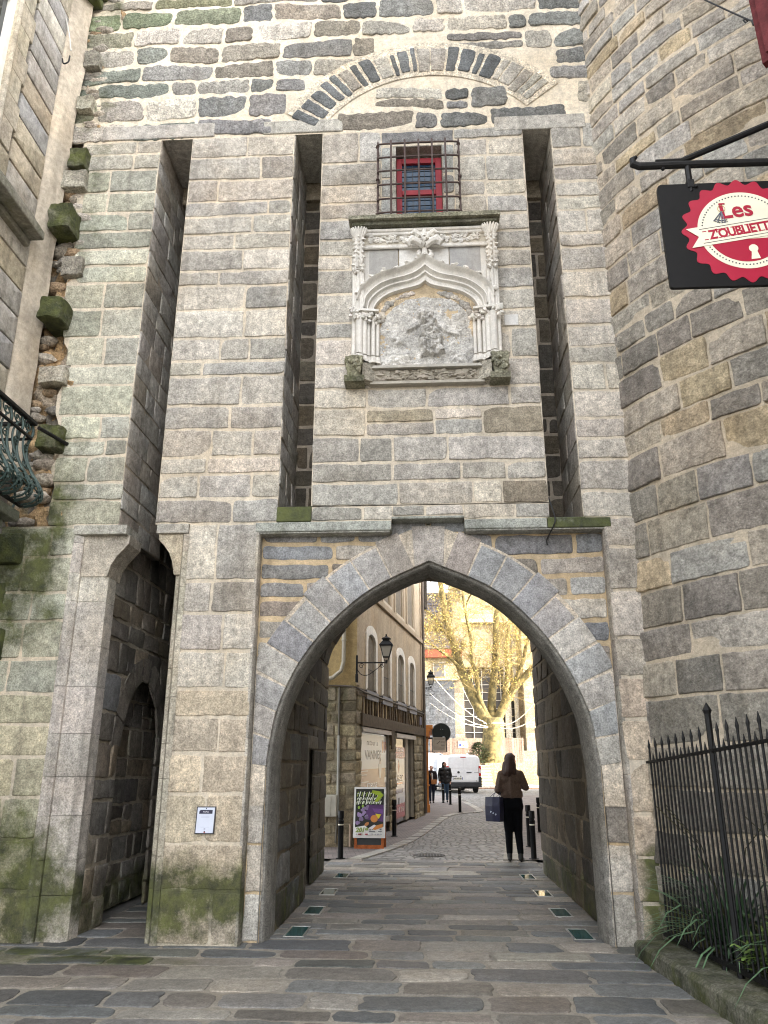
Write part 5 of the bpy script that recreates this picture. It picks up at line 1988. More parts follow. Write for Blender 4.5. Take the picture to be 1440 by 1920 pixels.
def af(u, v, n):   # local to the board
    return (u, -.16 + v * .13 - n, v)


q = MB(); q.col = (.30, .085, .025, 0)
for u0, u1, v0, v1 in ((-.30, -.245, .0, 1.1), (.245, .30, .0, 1.1), (-.245, .245, 0, .07)):
    q.prism([(u0, v0), (u1, v0), (u1, v1), (u0, v1)], af, -.03, .0)
q.prism([(-.30, 0), (-.24, 0), (-.24, 1.1), (-.30, 1.1)], lambda u, v, n: (u, .22 - v * .13 + n, v), 0, .03)
q.prism([(.24, 0), (.30, 0), (.30, 1.1), (.24, 1.1)], lambda u, v, n: (u, .22 - v * .13 + n, v), 0, .03)
q.build('wooden_frame', M_WOOD, ab)
q = MB(); q.col = (.02, .022, .022, 0)
q.prism([(-.245, .07), (.245, .07), (.245, 1.1), (-.245, 1.1)], af, -.022, -.008)
q.prism([(-.24, .05), (.24, .05), (.24, 1.1), (-.24, 1.1)], lambda u, v, n: (u, .22 - v * .13 + n, v), 0, .01)
q.build('chalkboard', M_COL, ab)
q = MB(); q.col = (.66, .65, .63, 0)
PB, PT, PW = .20, 1.16, .325
q.prism([(-PW, PB), (PW, PB), (PW, PT), (-PW, PT)], af, .004, .022)
IW, IB, IT = PW - .035, PB + .035, PT - .035
dk, gn, wh, pu, mv, og, yl = (.012, .014, .012), (.22, .30, .05), (.72, .74, .66), (.085, .03, .13), (.21, .15, .28), (.50, .19, .04), (.62, .50, .02)
ln = [.0222]


def pp(poly, col, step=.0004):
    ln[0] += step
    if sum(poly[k - 1][0] * poly[k][1] - poly[k][0] * poly[k - 1][1] for k in range(len(poly))) < 0: poly = poly[::-1]
    q.prism(poly, af, .0215, ln[0], col=(*col, 0))


def ell(cx, cy, rx, ry, rot=0, n=16): return [(cx + rx * math.cos(a) * math.cos(rot) - ry * math.sin(a) * math.sin(rot), cy + rx * math.cos(a) * math.sin(rot) + ry * math.sin(a) * math.cos(rot)) for a in [i / n * 6.283 for i in range(n)]]


def H(t): return IB + (IT - IB) * t


pp([(-IW, H(.0)), (IW, H(0)), (IW, H(1)), (-IW, H(1))], (.70, .69, .66))
pp([(-IW, H(.18)), (-IW * .3, H(.22)), (IW * .1, H(.12)), (IW, H(.2)), (IW, H(1)), (-IW, H(1))], dk)
pp([(-IW * .25, H(.35)), (IW, H(.30)), (IW, H(.66)), (-IW * .2, H(.66))], pu)
rgb = random.Random(91)
for cx, cy in ((-.20, .45), (-.13, .56), (-.17, .34), (-.06, .60), (-.05, .40), (-.11, .47), (-.23, .27)):
    for k in range(3): pp(ell(cx + rgb.uniform(-.03, .03), H(cy) + rgb.uniform(-.02, .02), .04, .026, rgb.uniform(0, 3)), jitter_col(mv, rgb, .2))
for cx, cy in ((-.22, .60), (-.14, .63)): pp(ell(cx, H(cy), .022, .03), (.25, .42, .06))
pp([(IW * .2, H(.58)), (IW * .95, H(.56)), (IW * .95, H(.47)), (IW * .35, H(.50))], (.14, .05, .22))
pp(ell(.10, H(.365), .075, .07), og)
pp([(.12, H(.47)), (.24, H(.455)), (.19, H(.36))], yl)
pp([(.05, H(.15)), (.10, H(.21)), (IW * .95, H(.26)), (IW * .95, H(.19)), (.12, H(.13))], og)
pp(ell(-.05, H(.25), .05, .03, .6), (.42, .17, .05))
pp([(-.02, H(.16)), (.10, H(.24)), (.14, H(.22)), (.05, H(.13))], (.62, .6, .62))
# the lettering: three lines of slanted green and white strokes
for row, (v0, hgt, n_, cA) in enumerate(((.885, .085, 11, gn), (.785, .06, 13, (.42, .46, .30)), (.705, .06, 14, (.36, .42, .25)))):
    for k in range(n_):
        u = -IW * .9 + k * (IW * 1.75 / n_) + rgb.uniform(-.008, .008)
        hh = (IT - IB) * hgt * rgb.uniform(.7, 1.2)
        pp([(u - .012, H(v0) - hh * .6), (u + .006, H(v0) - hh * .6), (u + .030, H(v0) + hh * .6), (u + .010, H(v0) + hh * .6)], wh if k % 2 else cA)
        if k % 3 == 0: pp([(u - .004, H(v0)), (u + .035, H(v0) + .01), (u + .035, H(v0) + .02), (u - .002, H(v0) + .012)], wh)
pp([(.05, H(.97)), (IW * .7, H(.95)), (IW, H(.87)), (IW * .55, H(.72)), (IW * .35, H(.73)), (IW * .6, H(.86)), (.05, H(.91))], (.27, .36, .02))
ln[0] += .001
add_text(q, '2019', af, -IW * .52, H(.125), ln[0], .115, 1.05, .006, .25, col=(.20, .27, .06, 0))
for u, w, c in ((-.26, .03, (.4, .4, .4)), (-.19, .075, (.22, .02, .02)), (-.055, .06, (.3, .06, .08)), (.04, .07, (.45, .45, .45)), (.125, .03, (.35, .35, .38)), (.18, .03, (.2, .2, .25)), (.235, .06, (.45, .45, .45))):
    pp([(u - w / 2 + .01, H(.025)), (u + w / 2, H(.025)), (u + w / 2, H(.052)), (u - w / 2 + .01, H(.052))], c)
for u, v, w in ((.06, .095, .12), (.22, .095, .07), (.235, .135, .035)): pp([(u - w / 2, H(v)), (u + w / 2, H(v)), (u + w / 2, H(v + .016)), (u - w / 2, H(v + .016))], (.12, .12, .14))
q.build('poster', M_GLOSSCOL, ab)
q = MB(); q.col = (.12, .13, .14, 0)
q.prism([(-.30, PB + .05), (.30, PB + .05), (.30, PT - .01), (-.30, PT - .01)], lambda u, v, n: (u, .22 - v * .13 + n, v), .031, .05)
q.build('rear_poster', M_COL, ab)
# ------------------------------------------------------------------ timber-banded house on the left of the street
HA = Vector((-1.51, 17.03)); HB = Vector((-.146, 26.5))
HL = (HB - HA).length
HU = (HB - HA).normalized(); HN = Vector((HU.y, -HU.x))


def hf(s, z, n):
    """facade: s along the street, z height, n out of the wall; storeys climb a little with the street"""
    p = HA + HU * s + HN * n
    return (p.x, p.y, z + .012 * max(0, s) * (1 if z > .5 else z * 2) + gz(p.y) * max(0, 1 - z / 3) * .5)


def sf2(u, v, n): return (u, 17.03 - n, v)     # narrow end wall that faces the gate


house = empty('half_timbered_house', (-1.5, 17, 0))
tag(house, 'narrow brown rendered house with timber band and arched windows over a shop', 'house')
rh = random.Random(61)
PAL_S = [(.29, .24, .155), (.24, .20, .135), (.33, .28, .185), (.26, .225, .165), (.20, .175, .12), (.35, .30, .20)]
mossS = lambda w: .40 * sm(w[2], 1.6, 3.0) * (1 - sm(w[0], -1.75, -1.55))
q = MB()
st = dict(hr=(.18, .30), wr=(.22, .5), joint=.03, mcol=(.25, .215, .15), proud=.018, bev=.02, rc=.03, jit=.014, tilt=.012, vary=.15, wav=.03)
courses(q, -5, -1.51, 0, 3.22, sf2, rh, PAL_S, **st, moss=mossS)
under(q.build('stone_wall', M_TOW, smooth=True, angle=55), house)
q = MB()
courses(q, 0, .50, 0, 3.1, hf, rh, PAL_S, **{**st, 'wr': (.24, .5)})
under(q.build('corner_pier', M_TOW, smooth=True, angle=55), house)
q = MB()
courses(q, 3.80, 4.65, 0, 2.38, hf, rh, PAL_S, **{**st, 'wr': (.24, .5)})
under(q.build('shop_pier', M_TOW, smooth=True, angle=55), house)
q = MB()
courses(q, 7.75, HL, 0, 2.7, hf, rh, PAL_S, **st)
under(q.build('shop_pier', M_TOW, smooth=True, angle=55), house)
q = MB()
# core of the house
c0, c1 = HA + HU * .02 - HN * .25, HB - HN * .25
q.col = (.2, .17, .13, 0)
q.prism([(-5, 17.06), (c0.x, 17.06), (c1.x, c1.y), (-5, 27)], lambda u, v, n: (u, v, n), 0, 2.6)
c0, c1 = HA + HU * .02 - HN * .03, HB - HN * .03
q.prism([(-5, 17.06), (c0.x, 17.06), (c1.x, c1.y), (-5, 27)], lambda u, v, n: (u, v, n), 2.6, 11)
under(q.build('inner_wall', M_PLASTER), house)

WIN = [(.85, 2.1), (2.68, 3.95), (4.75, 6.1), (6.72, 8.05)]
UWIN = [(.75, 2.0), (2.7, 3.9), (4.6, 5.9), (6.6, 7.9)]


def wall_with(q, s0, s1, z0, z1, holes, col):
    """rendered wall pieces round rectangular openings"""
    s = s0
    for a, b in holes:
        mortar(q, s, a, z0, z1, hf, col); s = b
    mortar(q, s, s1, z0, z1, hf, col)


REN = (.42, .335, .235)
q = MB()
wall_with(q, -.0, HL, 3.22, 4.74, WIN, REN)
mortar(q, 0, HL, 4.74, 5.42, hf, REN)
wall_with(q, 0, HL, 5.60, 7.25, UWIN, (.44, .36, .26)); mortar(q, 0, HL, 7.25, 11, hf, (.44, .36, .26))
for a, b in WIN:   # heads of the arched openings
    for k in range(10):
        t0, t1 = k / 10, (k + 1) / 10
        f = lambda t: 4.44 + .30 * math.sqrt(max(0, 1 - (2 * t - 1) ** 2))
        q.add([hf(a + (b - a) * t0, f(t0), 0), hf(a + (b - a) * t1, f(t1), 0), hf(a + (b - a) * t1, 4.745, 0), hf(a + (b - a) * t0, 4.745, 0)], [(0, 1, 2, 3)], col=(*REN, 0))
under(q.build('rendered_wall', M_PLASTER), house)
q = MB()
mortar(q, -5, -1.51, 3.2, 11, sf2, (.40, .30, .15), moss=lambda w: .35 * (1 - sm(w[2], 3.2, 3.9)))
under(q.build('end_wall', M_PLASTER), house)
q = MB(); q.col = (.40, .32, .23, 0)
q.prism([(-.0, 3.25), (.30, 3.25), (.30, 10), (-.0, 10)], hf, -.01, .035)
q.prism([(.0, 5.44), (HL, 5.44), (HL, 5.58), (0, 5.58)], hf, -.01, .06)
q.prism([(HL - .3, 3.25), (HL, 3.25), (HL, 10), (HL - .3, 10)], hf, -.01, .03)
for a, b in UWIN:
    for e in (a - .16, b): q.prism([(e, 5.6), (e + .16, 5.6), (e + .16, 7.3), (e, 7.3)], hf, -.01, .03)
under(q.build('stone_bands', M_LIME), house)

m_curtain = simple('window_shutter', (.30, .27, .22), .6, 0, .15, 6)
for i, (a, b) in enumerate(WIN):
    q = MB(); q.col = (.78, .74, .67, 0)
    mid_ = (a + b) / 2; hw = (b - a) / 2
    outer, inner = [], []
    outer += [(a - .02, 3.22), (a - .02, 4.44)]; inner += [(a + .18, 3.28), (a + .18, 4.34)]
    for k in range(1, 12):
        t = math.pi * k / 12
        outer.append((mid_ - (hw + .02) * math.cos(t), 4.44 + .32 * math.sin(t))); inner.append((mid_ - (hw - .18) * math.cos(t), 4.34 + .22 * math.sin(t)))
    outer += [(b + .02, 4.44), (b + .02, 3.22)]; inner += [(b - .18, 4.34), (b - .18, 3.28)]
    rows = [[hf(o[0], o[1], -.30), hf(o[0], o[1], .03), hf(n_[0], n_[1], .03), hf(n_[0], n_[1], -.085)] for o, n_ in zip(outer, inner)]
    q.loft(rows)
    w = under(q.build('window', M_LIME), house)
    q = MB(); q.col = (.58, .51, .42, 0)
    q.add([hf(n_[0], n_[1], -.08) for n_ in inner][::-1], [tuple(range(len(inner)))])
    for s in (a + .18, (a + b) / 2 - .03, b - .24): q.prism([(s, 3.28), (s + .06, 3.28), (s + .06, 4.45), (s, 4.45)], hf, -.078, -.06, col=(.7, .66, .58, 0))
    under(q.build('sash', M_GLOSSCOL), w)
    q = MB()
    for k in range(7):
        s = a + .2 + (b - a - .4) * k / 6
        q.tube([hf(s, 3.24, -.04), hf(s, 3.72, -.04)], .013, 5)
    q.tube([hf(a + .16, 3.73, -.04), hf(b - .16, 3.73, -.04)], .016, 5)
    under(q.build('guard_rail', M_IRON), w)
    q = MB(); q.col = (.23, .235, .27, 0)
    q.prism([(a - .02, 3.02), (b + .02, 3.02), (b + .02, 3.22), (a - .02, 3.22)], hf, .005, .055)
    under(q.build('sill_apron', M_COL), w)
for a, b in UWIN:
    q = MB(); q.col = (.52, .44, .33, 0)
    for e in (a, b - .07): q.prism([(e, 5.6), (e + .07, 5.6), (e + .07, 7.25), (e, 7.25)], hf, -.14, .01)
    q.prism([(a, 5.58), (b, 5.58), (b, 5.66), (a, 5.66)], hf, -.14, .05)
    w = under(q.build('window', M_COL), house)
    q = MB(); q.col = (.33, .24, .14, 0)
    for e0, e1 in ((a + .07, (a + b) / 2 - .01), ((a + b) / 2 + .01, b - .07)):
        q.prism([(e0, 5.66), (e1, 5.66), (e1, 7.25), (e0, 7.25)], hf, -.13, -.09)
    under(q.build('shutter', M_WOOD), w)

# timber band
q = MB()
mortar(q, .3, HL, 2.66, 3.06, hf, (.42, .34, .21), n=-.005)
under(q.build('daub_panel', M_PLASTER), house)
q = MB()
rt = random.Random(6)
q.col = (.105, .08, .055, 0)
q.prism([(.32, 2.42), (HL, 2.42), (HL, 2.66), (.32, 2.68)], hf, -.1, .07)
q.prism([(.0, 3.05), (HL, 3.05), (HL, 3.12), (0, 3.12)], hf, -.1, .045)
s = .5
while s < HL - .2:
    w = rt.uniform(.05, .10); k = rt.uniform(-.05, .05)
    if rt.random() < .2: k = rt.choice((-.35, .35))
    q.prism([(s, 2.66), (s + w, 2.66), (s + w + k, 3.05), (s + k, 3.05)], hf, -.05, .03 + rt.uniform(0, .015), col=(*jitter_col((.12, .09, .06), rt, .2), 0))
    s += rt.uniform(.2, .42)
q.prism([(3.85, 1.95), (4.12, 1.95), (4.25, 2.42), (3.80, 2.42)], hf, -.02, .06)
under(q.build('timber_band', M_WOOD), house)

# shop window with its poster, doorway with banner
m_shop, nt, bs = new_mat('shop_glass')
bs.inputs['Base Color'].default_value = (.05, .055, .055, 1); bs.inputs['Roughness'].default_value = .06; bs.inputs['Specular IOR Level'].default_value = .9
q = MB(); q.col = (.36, .32, .27, 0)
q.prism([(.48, 2.30), (3.86, 2.30), (3.86, 2.40), (.48, 2.40)], hf, -.1, .05, col=(.55, .5, .46, 0))
q.prism([(.50, .25), (3.80, .25), (3.80, .36), (.50, .36)], hf, -.2, -.005)
for s in (.50, 3.70): q.prism([(s, .36), (s + .07, .36), (s + .07, 2.3), (s, 2.3)], hf, -.2, -.01)
sw = under(q.build('shop_window', M_COL), house)
q = MB(); q.prism([(.5, .36), (3.78, .36), (3.78, 2.3), (.5, 2.3)], hf, -.06, -.045)
under(q.build('glass', m_shop), sw)
q = MB()
m_vinyl, nt2, bs2 = new_mat('window_vinyl')
a_ = nt2.nodes.new('ShaderNodeAttribute'); a_.attribute_name = 'Col'
nt2.links.new(a_.outputs['Color'], bs2.inputs['Base Color']); bs2.inputs['Roughness'].default_value = .22; bs2.inputs['Specular IOR Level'].default_value = .6
PV = -.040
q.prism([(.58, 1.50), (3.55, 1.50), (3.55, 2.26), (.58, 2.26)], hf, PV - .003, PV, col=(.70, .68, .66, 0))
n_ = 14   # printed sunset: bands from grey to orange
for k in range(n_):
    z0, z1 = .42 + 1.08 * k / n_, .42 + 1.08 * (k + 1) / n_
    t = k / (n_ - 1)
    c = ((.20 + .32 * math.exp(-((t - .38) / .22) ** 2) + .28 * t), (.165 + .15 * math.exp(-((t - .38) / .22) ** 2) + .13 * t), (.15 + .02 * math.exp(-((t - .38) / .2) ** 2) + .04 * t))
    q.prism([(.58, z0), (3.35, z0), (3.35, z1), (.58, z1)], hf, PV - .003, PV, col=(*c, 0))
q.prism([(3.36, .42), (3.62, .42), (3.62, 1.5), (3.36, 1.5)], hf, PV - .003, PV, col=(.03, .03, .035, 0))
for z, hh in ((1.16, .12), (.86, .08), (.62, .04), (.56, .03), (.5, .04)): q.prism([(3.30, z), (3.52, z), (3.52, z + hh), (3.30, z + hh)], hf, PV, PV + .002, col=(.65, .63, .6, 0))
DKT = (.05, .045, .045, 0)
add_text(q, 'retour à', hf, 1.85, 2.08, PV + .003, .20, 1.5, 0, 0, 'CENTER', 0, 1.2, col=(.12, .11, .11, 0))
add_text(q, 'VANNES', hf, 1.95, 1.80, PV + .003, .29, 1.65, .003, col=DKT)
add_text(q, 'ETIENNE', hf, 1.85, 1.13, PV + .003, .16, 1.8, .002, col=(.8, .78, .75, 0))
for z, w in ((1.45, .7), (1.37, .6), (1.22, .75)): q.prism([(.70, z), (.70 + w, z), (.70 + w, z + .02), (.70, z + .02)], hf, PV, PV + .003, col=(.75, .68, .6, 0))
for z, w in ((.90, .35), (.83, .3), (.76, .45), (.69, .4), (.63, .45)): q.prism([(.75, z), (.75 + w, z), (.75 + w, z + .03), (.75, z + .03)], hf, PV, PV + .003, col=(.75, .70, .62, 0))
q.prism([(1.6, .52), (2.4, .52), (2.4, .57), (1.6, .57)], hf, PV, PV + .003, col=(.78, .76, .74, 0))
for k, c in enumerate(((.55, .17, .06), (.60, .30, .08), (.50, .14, .06), (.42, .12, .07), (.10, .08, .09), (.55, .22, .08))):
    s = 2.98 + .09 * k
    q.prism([(s, 1.86 + .05 * (k % 2)), (s + .085, 1.86 + .05 * (k % 3)), (s + .085, 2.13 - .03 * (k % 2)), (s, 2.13 + .04 * (k % 2))], hf, PV, PV + .003, col=(*c, 0))
# a cup with steam
for poly, c in (([(2.65, 1.28), (2.85, 1.28), (2.95, 1.60), (2.55, 1.60)], (.62, .60, .58)), ([(2.66, 1.60), (2.88, 1.60), (2.84, 1.80), (2.70, 1.79)], (.58, .47, .40)), ([(2.70, 1.66), (2.84, 1.66), (2.82, 1.73), (2.72, 1.74)], (.20, .10, .06))):
    q.prism(poly, hf, PV, PV + .004, col=(*c, 0))
under(q.build('window_poster', m_vinyl), sw)
q = MB(); q.col = (.40, .35, .28, 0)
q.prism([(4.62, 2.26), (7.80, 2.26), (7.80, 2.37), (4.62, 2.37)], hf, -.1, .05, col=(.55, .50, .45, 0))
for s, w, d in ((4.70, .08, -.03), (6.55, .45, -.06), (7.70, .08, -.03)): q.prism([(s, .10), (s + w, .10), (s + w, 2.26), (s, 2.26)], hf, -.16, d)
sd = under(q.build('shop_door', M_COL), house)
q = MB(); q.prism([(4.75, .10), (7.7, .10), (7.7, 2.26), (4.75, 2.26)], hf, -.12, -.10)
under(q.build('glass', m_shop), sd)
q = MB(); PV = -.075
q.prism([(4.95, .20), (6.45, .20), (6.45, 2.02), (4.95, 2.02)], hf, PV - .01, PV, col=(.66, .65, .68, 0))
q.prism([(4.95, 1.72), (6.45, 1.72), (6.45, 2.02), (4.95, 2.02)], hf, PV, PV + .004, col=(.42, .025, .045, 0))
q.prism([(4.95, .20), (6.45, .20), (6.45, .52), (4.95, .52)], hf, PV, PV + .004, col=(.42, .025, .045, 0))
add_text(q, 'ZONE FIBRE', hf, 5.7, 1.94, PV + .006, .115, 2.0, .003, col=(.75, .72, .72, 0))
add_text(q, 'OUVERTE', hf, 5.7, 1.80, PV + .006, .115, 2.0, .003, col=(.75, .72, .72, 0))
add_text(q, '1 0 3 0', hf, 5.7, .38, PV + .006, .16, 2.2, .003, col=(.78, .75, .75, 0))
add_text(q, 'ELEC', hf, 5.7, 1.18, PV + .006, .22, 1.9, .002, col=(.08, .08, .12, 0))
q.prism([(5.1, 1.03), (6.1, 1.03), (6.1, 1.08), (5.1, 1.08)], hf, PV, PV + .004, col=(.55, .15, .06, 0))
q.prism([(5.0, .80), (6.2, .80), (6.2, .90), (5.0, .90)], hf, PV, PV + .004, col=(.10, .08, .16, 0))
q.prism([(5.35, .52), (5.6, .52), (5.6, .68), (5.35, .68)], hf, PV, PV + .004, col=(.1, .1, .12, 0))
q.prism([(5.5, 1.68), (5.36, 1.5), (5.5, 1.32), (5.64, 1.5)], hf, PV, PV + .004, col=(.38, .16, .14, 0))
under(q.build('banner', m_vinyl), sd)

# pipes, gutter and the meter box on the end wall
q = MB(); q.col = (.40, .37, .30, 0)
q.tube([sf2(-1.79, 10.5, .08), sf2(-1.79, 3.75, .08), sf2(-1.84, 3.55, .09), sf2(-2.02, 3.40, .10), sf2(-2.4, 3.32, .10), sf2(-3.5, 3.28, .10)], .045, 10)
for z in (4.2, 5.6, 7): q.tube([sf2(-1.79, z, .08), sf2(-1.79, z + .04, .08)], .056, 10)
under(q.build('drainpipe', M_COL), house)
q = MB(); q.col = (.10, .09, .07, 0)
q.tube([sf2(-1.87, 3.20, .05), sf2(-1.87, 2.2, .05)], .025, 7)
q.tube([sf2(-1.87, 2.2, .05), sf2(-1.87, .62, .05)], .03, 7, col=(.33, .33, .30, 0))
q.tube([sf2(-1.87, .62, .05), sf2(-1.90, .1, .05)], .02, 7)
q.tube([sf2(-1.6, .45, .05), sf2(-1.6, .03, .05)], .03, 7, col=(.34, .25, .18, 0))
under(q.build('cable_pipe', M_COL), house)
q = MB(); q.col = (.42, .40, .34, 0)
q.bbox(-2.35, -1.875, 16.82, 17.02, .60, 1.02, .012)
q.bbox(-2.33, -1.99, 16.81, 16.83, .62, 1.0, .006)
under(q.build('meter_box', M_COL), house)
q = MB(); q.col = (.12, .10, .08, 0)
q.tube(catmull([sf2(-3, 3.24, .05), sf2(-1.9, 3.235, .06), sf2(-1.52, 3.20, .06), hf(.5, 3.15, .06), hf(3, 3.14, .06), hf(6, 3.14, .06), hf(HL, 3.13, .06)], 4), .02, 6)
q.tube([hf(HL - .05, .1, .07), hf(HL - .05, 10.5, .07)], .05, 8)
under(q.build('cable_run', M_COL), house)
q = MB(); q.col = (.42, .40, .36, 0)
q.prism([(8.75, 2.75), (9.05, 2.75), (9.05, 3.0), (8.75, 3.0)], hf, .01, .05, col=(.15, .14, .2, 0))
under(q.build('street_plate', M_COL), house)
q = MB(); q.col = (.10, .095, .10, 0)
q.prism([(-.4, 10.8), (HL + .3, 10.8), (HL + .3, 11.0), (-.4, 11.0)], hf, -.5, .45)
q.add([hf(-.4, 11, .45), hf(HL + .3, 11, .45), hf(HL + .3, 13.5, -2.8), hf(-.4, 13.5, -2.8)], [(0, 1, 2, 3)])
under(q.build('roof', M_FAR), house)


# ------------------------------------------------------------------ wall lanterns
m_lglass, nt, bs = new_mat('lantern_glass')
bs.inputs['Base Color'].default_value = (.55, .52, .45, 1); bs.inputs['Roughness'].default_value = .25; bs.inputs['Alpha'].default_value = .55


def lantern(name_loc, label, arm, s=1.0):
    """four-sided lantern on a scrolled arm; local x runs along the arm"""
    r_ = empty('wall_lantern', name_loc)
    tag(r_, label, 'lantern', 'black wall lanterns along the street')
    q = MB()
    q.bbox(-.02, .02, -.03, .03, -.36, .16, .006)
    q.bbox(-.03, .03, -.04, .04, -.42, -.24, .01)
    q.tube([(0, 0, 0), (arm, 0, 0)], .016, 6)
    q.tube(catmull([(.0, 0, -.12), (.08, 0, -.24), (.22, 0, -.27), (.40, 0, -.16), (arm - .08, 0, -.02)], 4), .008, 5)
    for cx, cz, r0, dr_ in ((.10, -.07, .06, 1), (arm - .10, -.06, .05, -1)):
        q.tube([(cx + r0 * (1 - .75 * t / 18) * math.cos(dr_ * t * .5), 0, cz + r0 * (1 - .75 * t / 18) * math.sin(dr_ * t * .5)) for t in range(19)], .006, 5)
    q.build('arm', M_IRON, r_)
    q = MB()
    b0, b1, z0, z1 = .065, .125, .12, .36
    x = arm
    q.tube([(x, 0, -.02), (x, 0, .05)], .022, 8)
    for dx, dy in ((1, 1), (1, -1), (-1, 1), (-1, -1)):
        q.tube([(x + dx * b0, dy * b0, z0), (x + dx * b1, dy * b1, z1)], .009, 5)
        q.tube([(x + dx * .03, dy * .03, .03), (x + dx * b0, dy * b0, z0)], .006, 5)
    for bb, z in ((b0, z0), (b1, z1)):
        q.box(x - bb - .01, x + bb + .01, -bb - .01, bb + .01, z - .010, z + .012) if z == z1 else q.tube([(x - bb, -bb, z), (x + bb, -bb, z), (x + bb, bb, z), (x - bb, bb, z)], .010, 5, closed=True)
    rows = []
    for hw, z in ((.15, z1 + .012), (.085, z1 + .10), (.075, z1 + .105), (.075, z1 + .15), (.10, z1 + .155), (.035, z1 + .20), (.012, z1 + .22), (.02, z1 + .24), (.0, z1 + .27)):
        rows.append([Vector((x - hw, -hw, z)), Vector((x + hw, -hw, z)), Vector((x + hw, hw, z)), Vector((x - hw, hw, z))])
    q.loft(rows, closed=True)
    q.build('lantern_frame', M_IRON, r_)
    q = MB()
    bb0, bb1 = b0 - .004, b1 - .004
    rows = [[Vector((x - w, -w, z)), Vector((x + w, -w, z)), Vector((x + w, w, z)), Vector((x - w, w, z))] for w, z in ((bb0, z0 + .005), (bb1, z1 - .012))]
    q.loft(rows, closed=True)
    q.build('glass', m_lglass, r_)
    if s != 1: r_.scale = (s, s, s)
    return r_


lantern((-1.50, 16.96, 3.72), 'black wall lantern on a long scrolled arm at the near house corner', .64)
l2 = lantern((-.10, 27.6, 4.20), 'smaller black lantern far along the street wall, above the round sign', .26)

# ------------------------------------------------------------------ next house with its orange shopfront
nh = empty('terraced_house', (-.3, 27, 0))
tag(nh, 'grey plastered house beyond the timber banded one with orange shopfront pilaster', 'house')
q = MB(); q.col = (.40, .36, .30, 0)
q.prism([(-6, 26.6), (-.19, 26.6), (-.20, 37), (-6, 37)], lambda u, v, n: (u, v, n), 0, 8.8)
under(q.build('house_wall', M_PLASTER), nh)
q = MB(); q.col = (.09, .09, .10, 0)
q.add([(-6, 26.6, 8.8), (.1, 26.6, 8.8), (.1, 37, 8.8), (-6, 37, 8.8), (-3, 26.6, 12), (-3, 37, 12)], [(0, 3, 5, 4), (1, 4, 5, 2), (0, 4, 1), (3, 2, 5)])
under(q.build('roof', M_FAR), nh)
q = MB(); q.col = (.62, .24, .06, 0)
q.bbox(-.19, .03, 28.3, 28.7, .1, 2.75, .01); q.bbox(-.19, .06, 28.25, 28.75, .1, .35, .01); q.bbox(-.19, .06, 28.26, 28.74, .95, .99, .008)
q.bbox(-.19, .12, 28.2, 34, 2.75, 2.84, .01); q.bbox(-.19, .20, 28.2, 34, 2.84, 2.98, .015); q.bbox(-.19, .06, 28.2, 34, 2.60, 2.75, .01)
under(q.build('shopfront', M_COL), nh)
q = MB(); q.col = (.33, .32, .29, 0)
q.tube([(-.13, 26.72, .1), (-.13, 26.72, 8.6)], .05, 8)
q.tube(catmull([(-.12, 26.9, 3.1), (-.10, 27.4, 3.35), (-.12, 28.0, 3.1)], 4), .012, 5, col=(.05, .05, .05, 0))
under(q.build('drainpipe', M_COL), nh)
q = MB(); q.col = (.35, .29, .22, 0)
for y in (29.3, 31.8, 34.2): q.bbox(-.20, -.12, y, y + 1.1, 4.2, 6.0, .02)
under(q.build('window', M_COL), nh)

# round sign seen from behind and the framed shop sign under it
rs = empty('round_sign', (.50, 28.6, 2.72))
tag(rs, 'dark round traffic sign seen from behind with a small white sticker', 'traffic sign')
q = MB(); q.col = (.016, .022, .022, 0)


def rf(u, v, n): return (.505 + u, 28.6 - n, 2.73 + v)


q.prism([(.325 * math.cos(i / 40 * 6.283), .325 * math.sin(i / 40 * 6.283)) for i in range(40)], rf, -.01, .01)
q.tube([rf(.325 * math.cos(i / 40 * 6.283), .325 * math.sin(i / 40 * 6.283), 0) for i in range(40)], .012, 6, closed=True, col=(.12, .13, .13, 0))
under(q.build('disc', M_COL), rs)
q = MB(); q.col = (.02, .026, .026, 0)
q.prism([(-.16, .10), (.16, .10), (.16, .13), (-.16, .13)], rf, .01, .03)
q.prism([(-.03, -.3), (.03, -.3), (.03, .32), (-.03, .32)], rf, .01, .045)
q.tube([rf(-.0, -.2, .03), rf(-.7, -.2, .03)], .02, 6)
for u in (-.03, .05): q.ball(rf(u, .115, .035), .012, sub=1, col=(.6, .6, .6, 0))
under(q.build('mounting', M_COL), rs)
q = MB(); q.prism([(.04, -.17), (.11, -.17), (.11, -.125), (.04, -.125)], rf, .0105, .013, col=(.55, .62, .72, 0))
under(q.build('sticker', M_COL), rs)

hs2 = empty('framed_shop_sign', (.42, 28.0, 2.3))
tag(hs2, 'small beige square sign in a black frame on a bracket under the round sign', 'sign')
q = MB()
x0, x1, z0, z1, yy = .185, .640, 2.085, 2.555, 28.0
q.bbox(-.2, x1 + .03, yy - .015, yy + .015, z1 - .04, z1 - .005, .004)
q.bbox(x1, x1 + .035, yy - .02, yy + .02, z0 - .02, z1 - .05, .005)
q.bbox(x0 - .02, x1, yy - .02, yy + .02, z0 - .03, z0 + .0, .005)
q.bbox(x0 - .022, x0, yy - .02, yy + .02, z0, z1 - .041, .005)
q.bbox(-.2, x0 - .023, yy - .012, yy + .012, z0 - .0, z0 + .02, .004)
q.ball((x0 + .05, yy, z0 - .04), .02, sub=1)
under(q.build('frame', M_IRON), hs2)


def gf2(u, v, n): return (.4125 + u, yy - .018 - n, 2.325 + v)


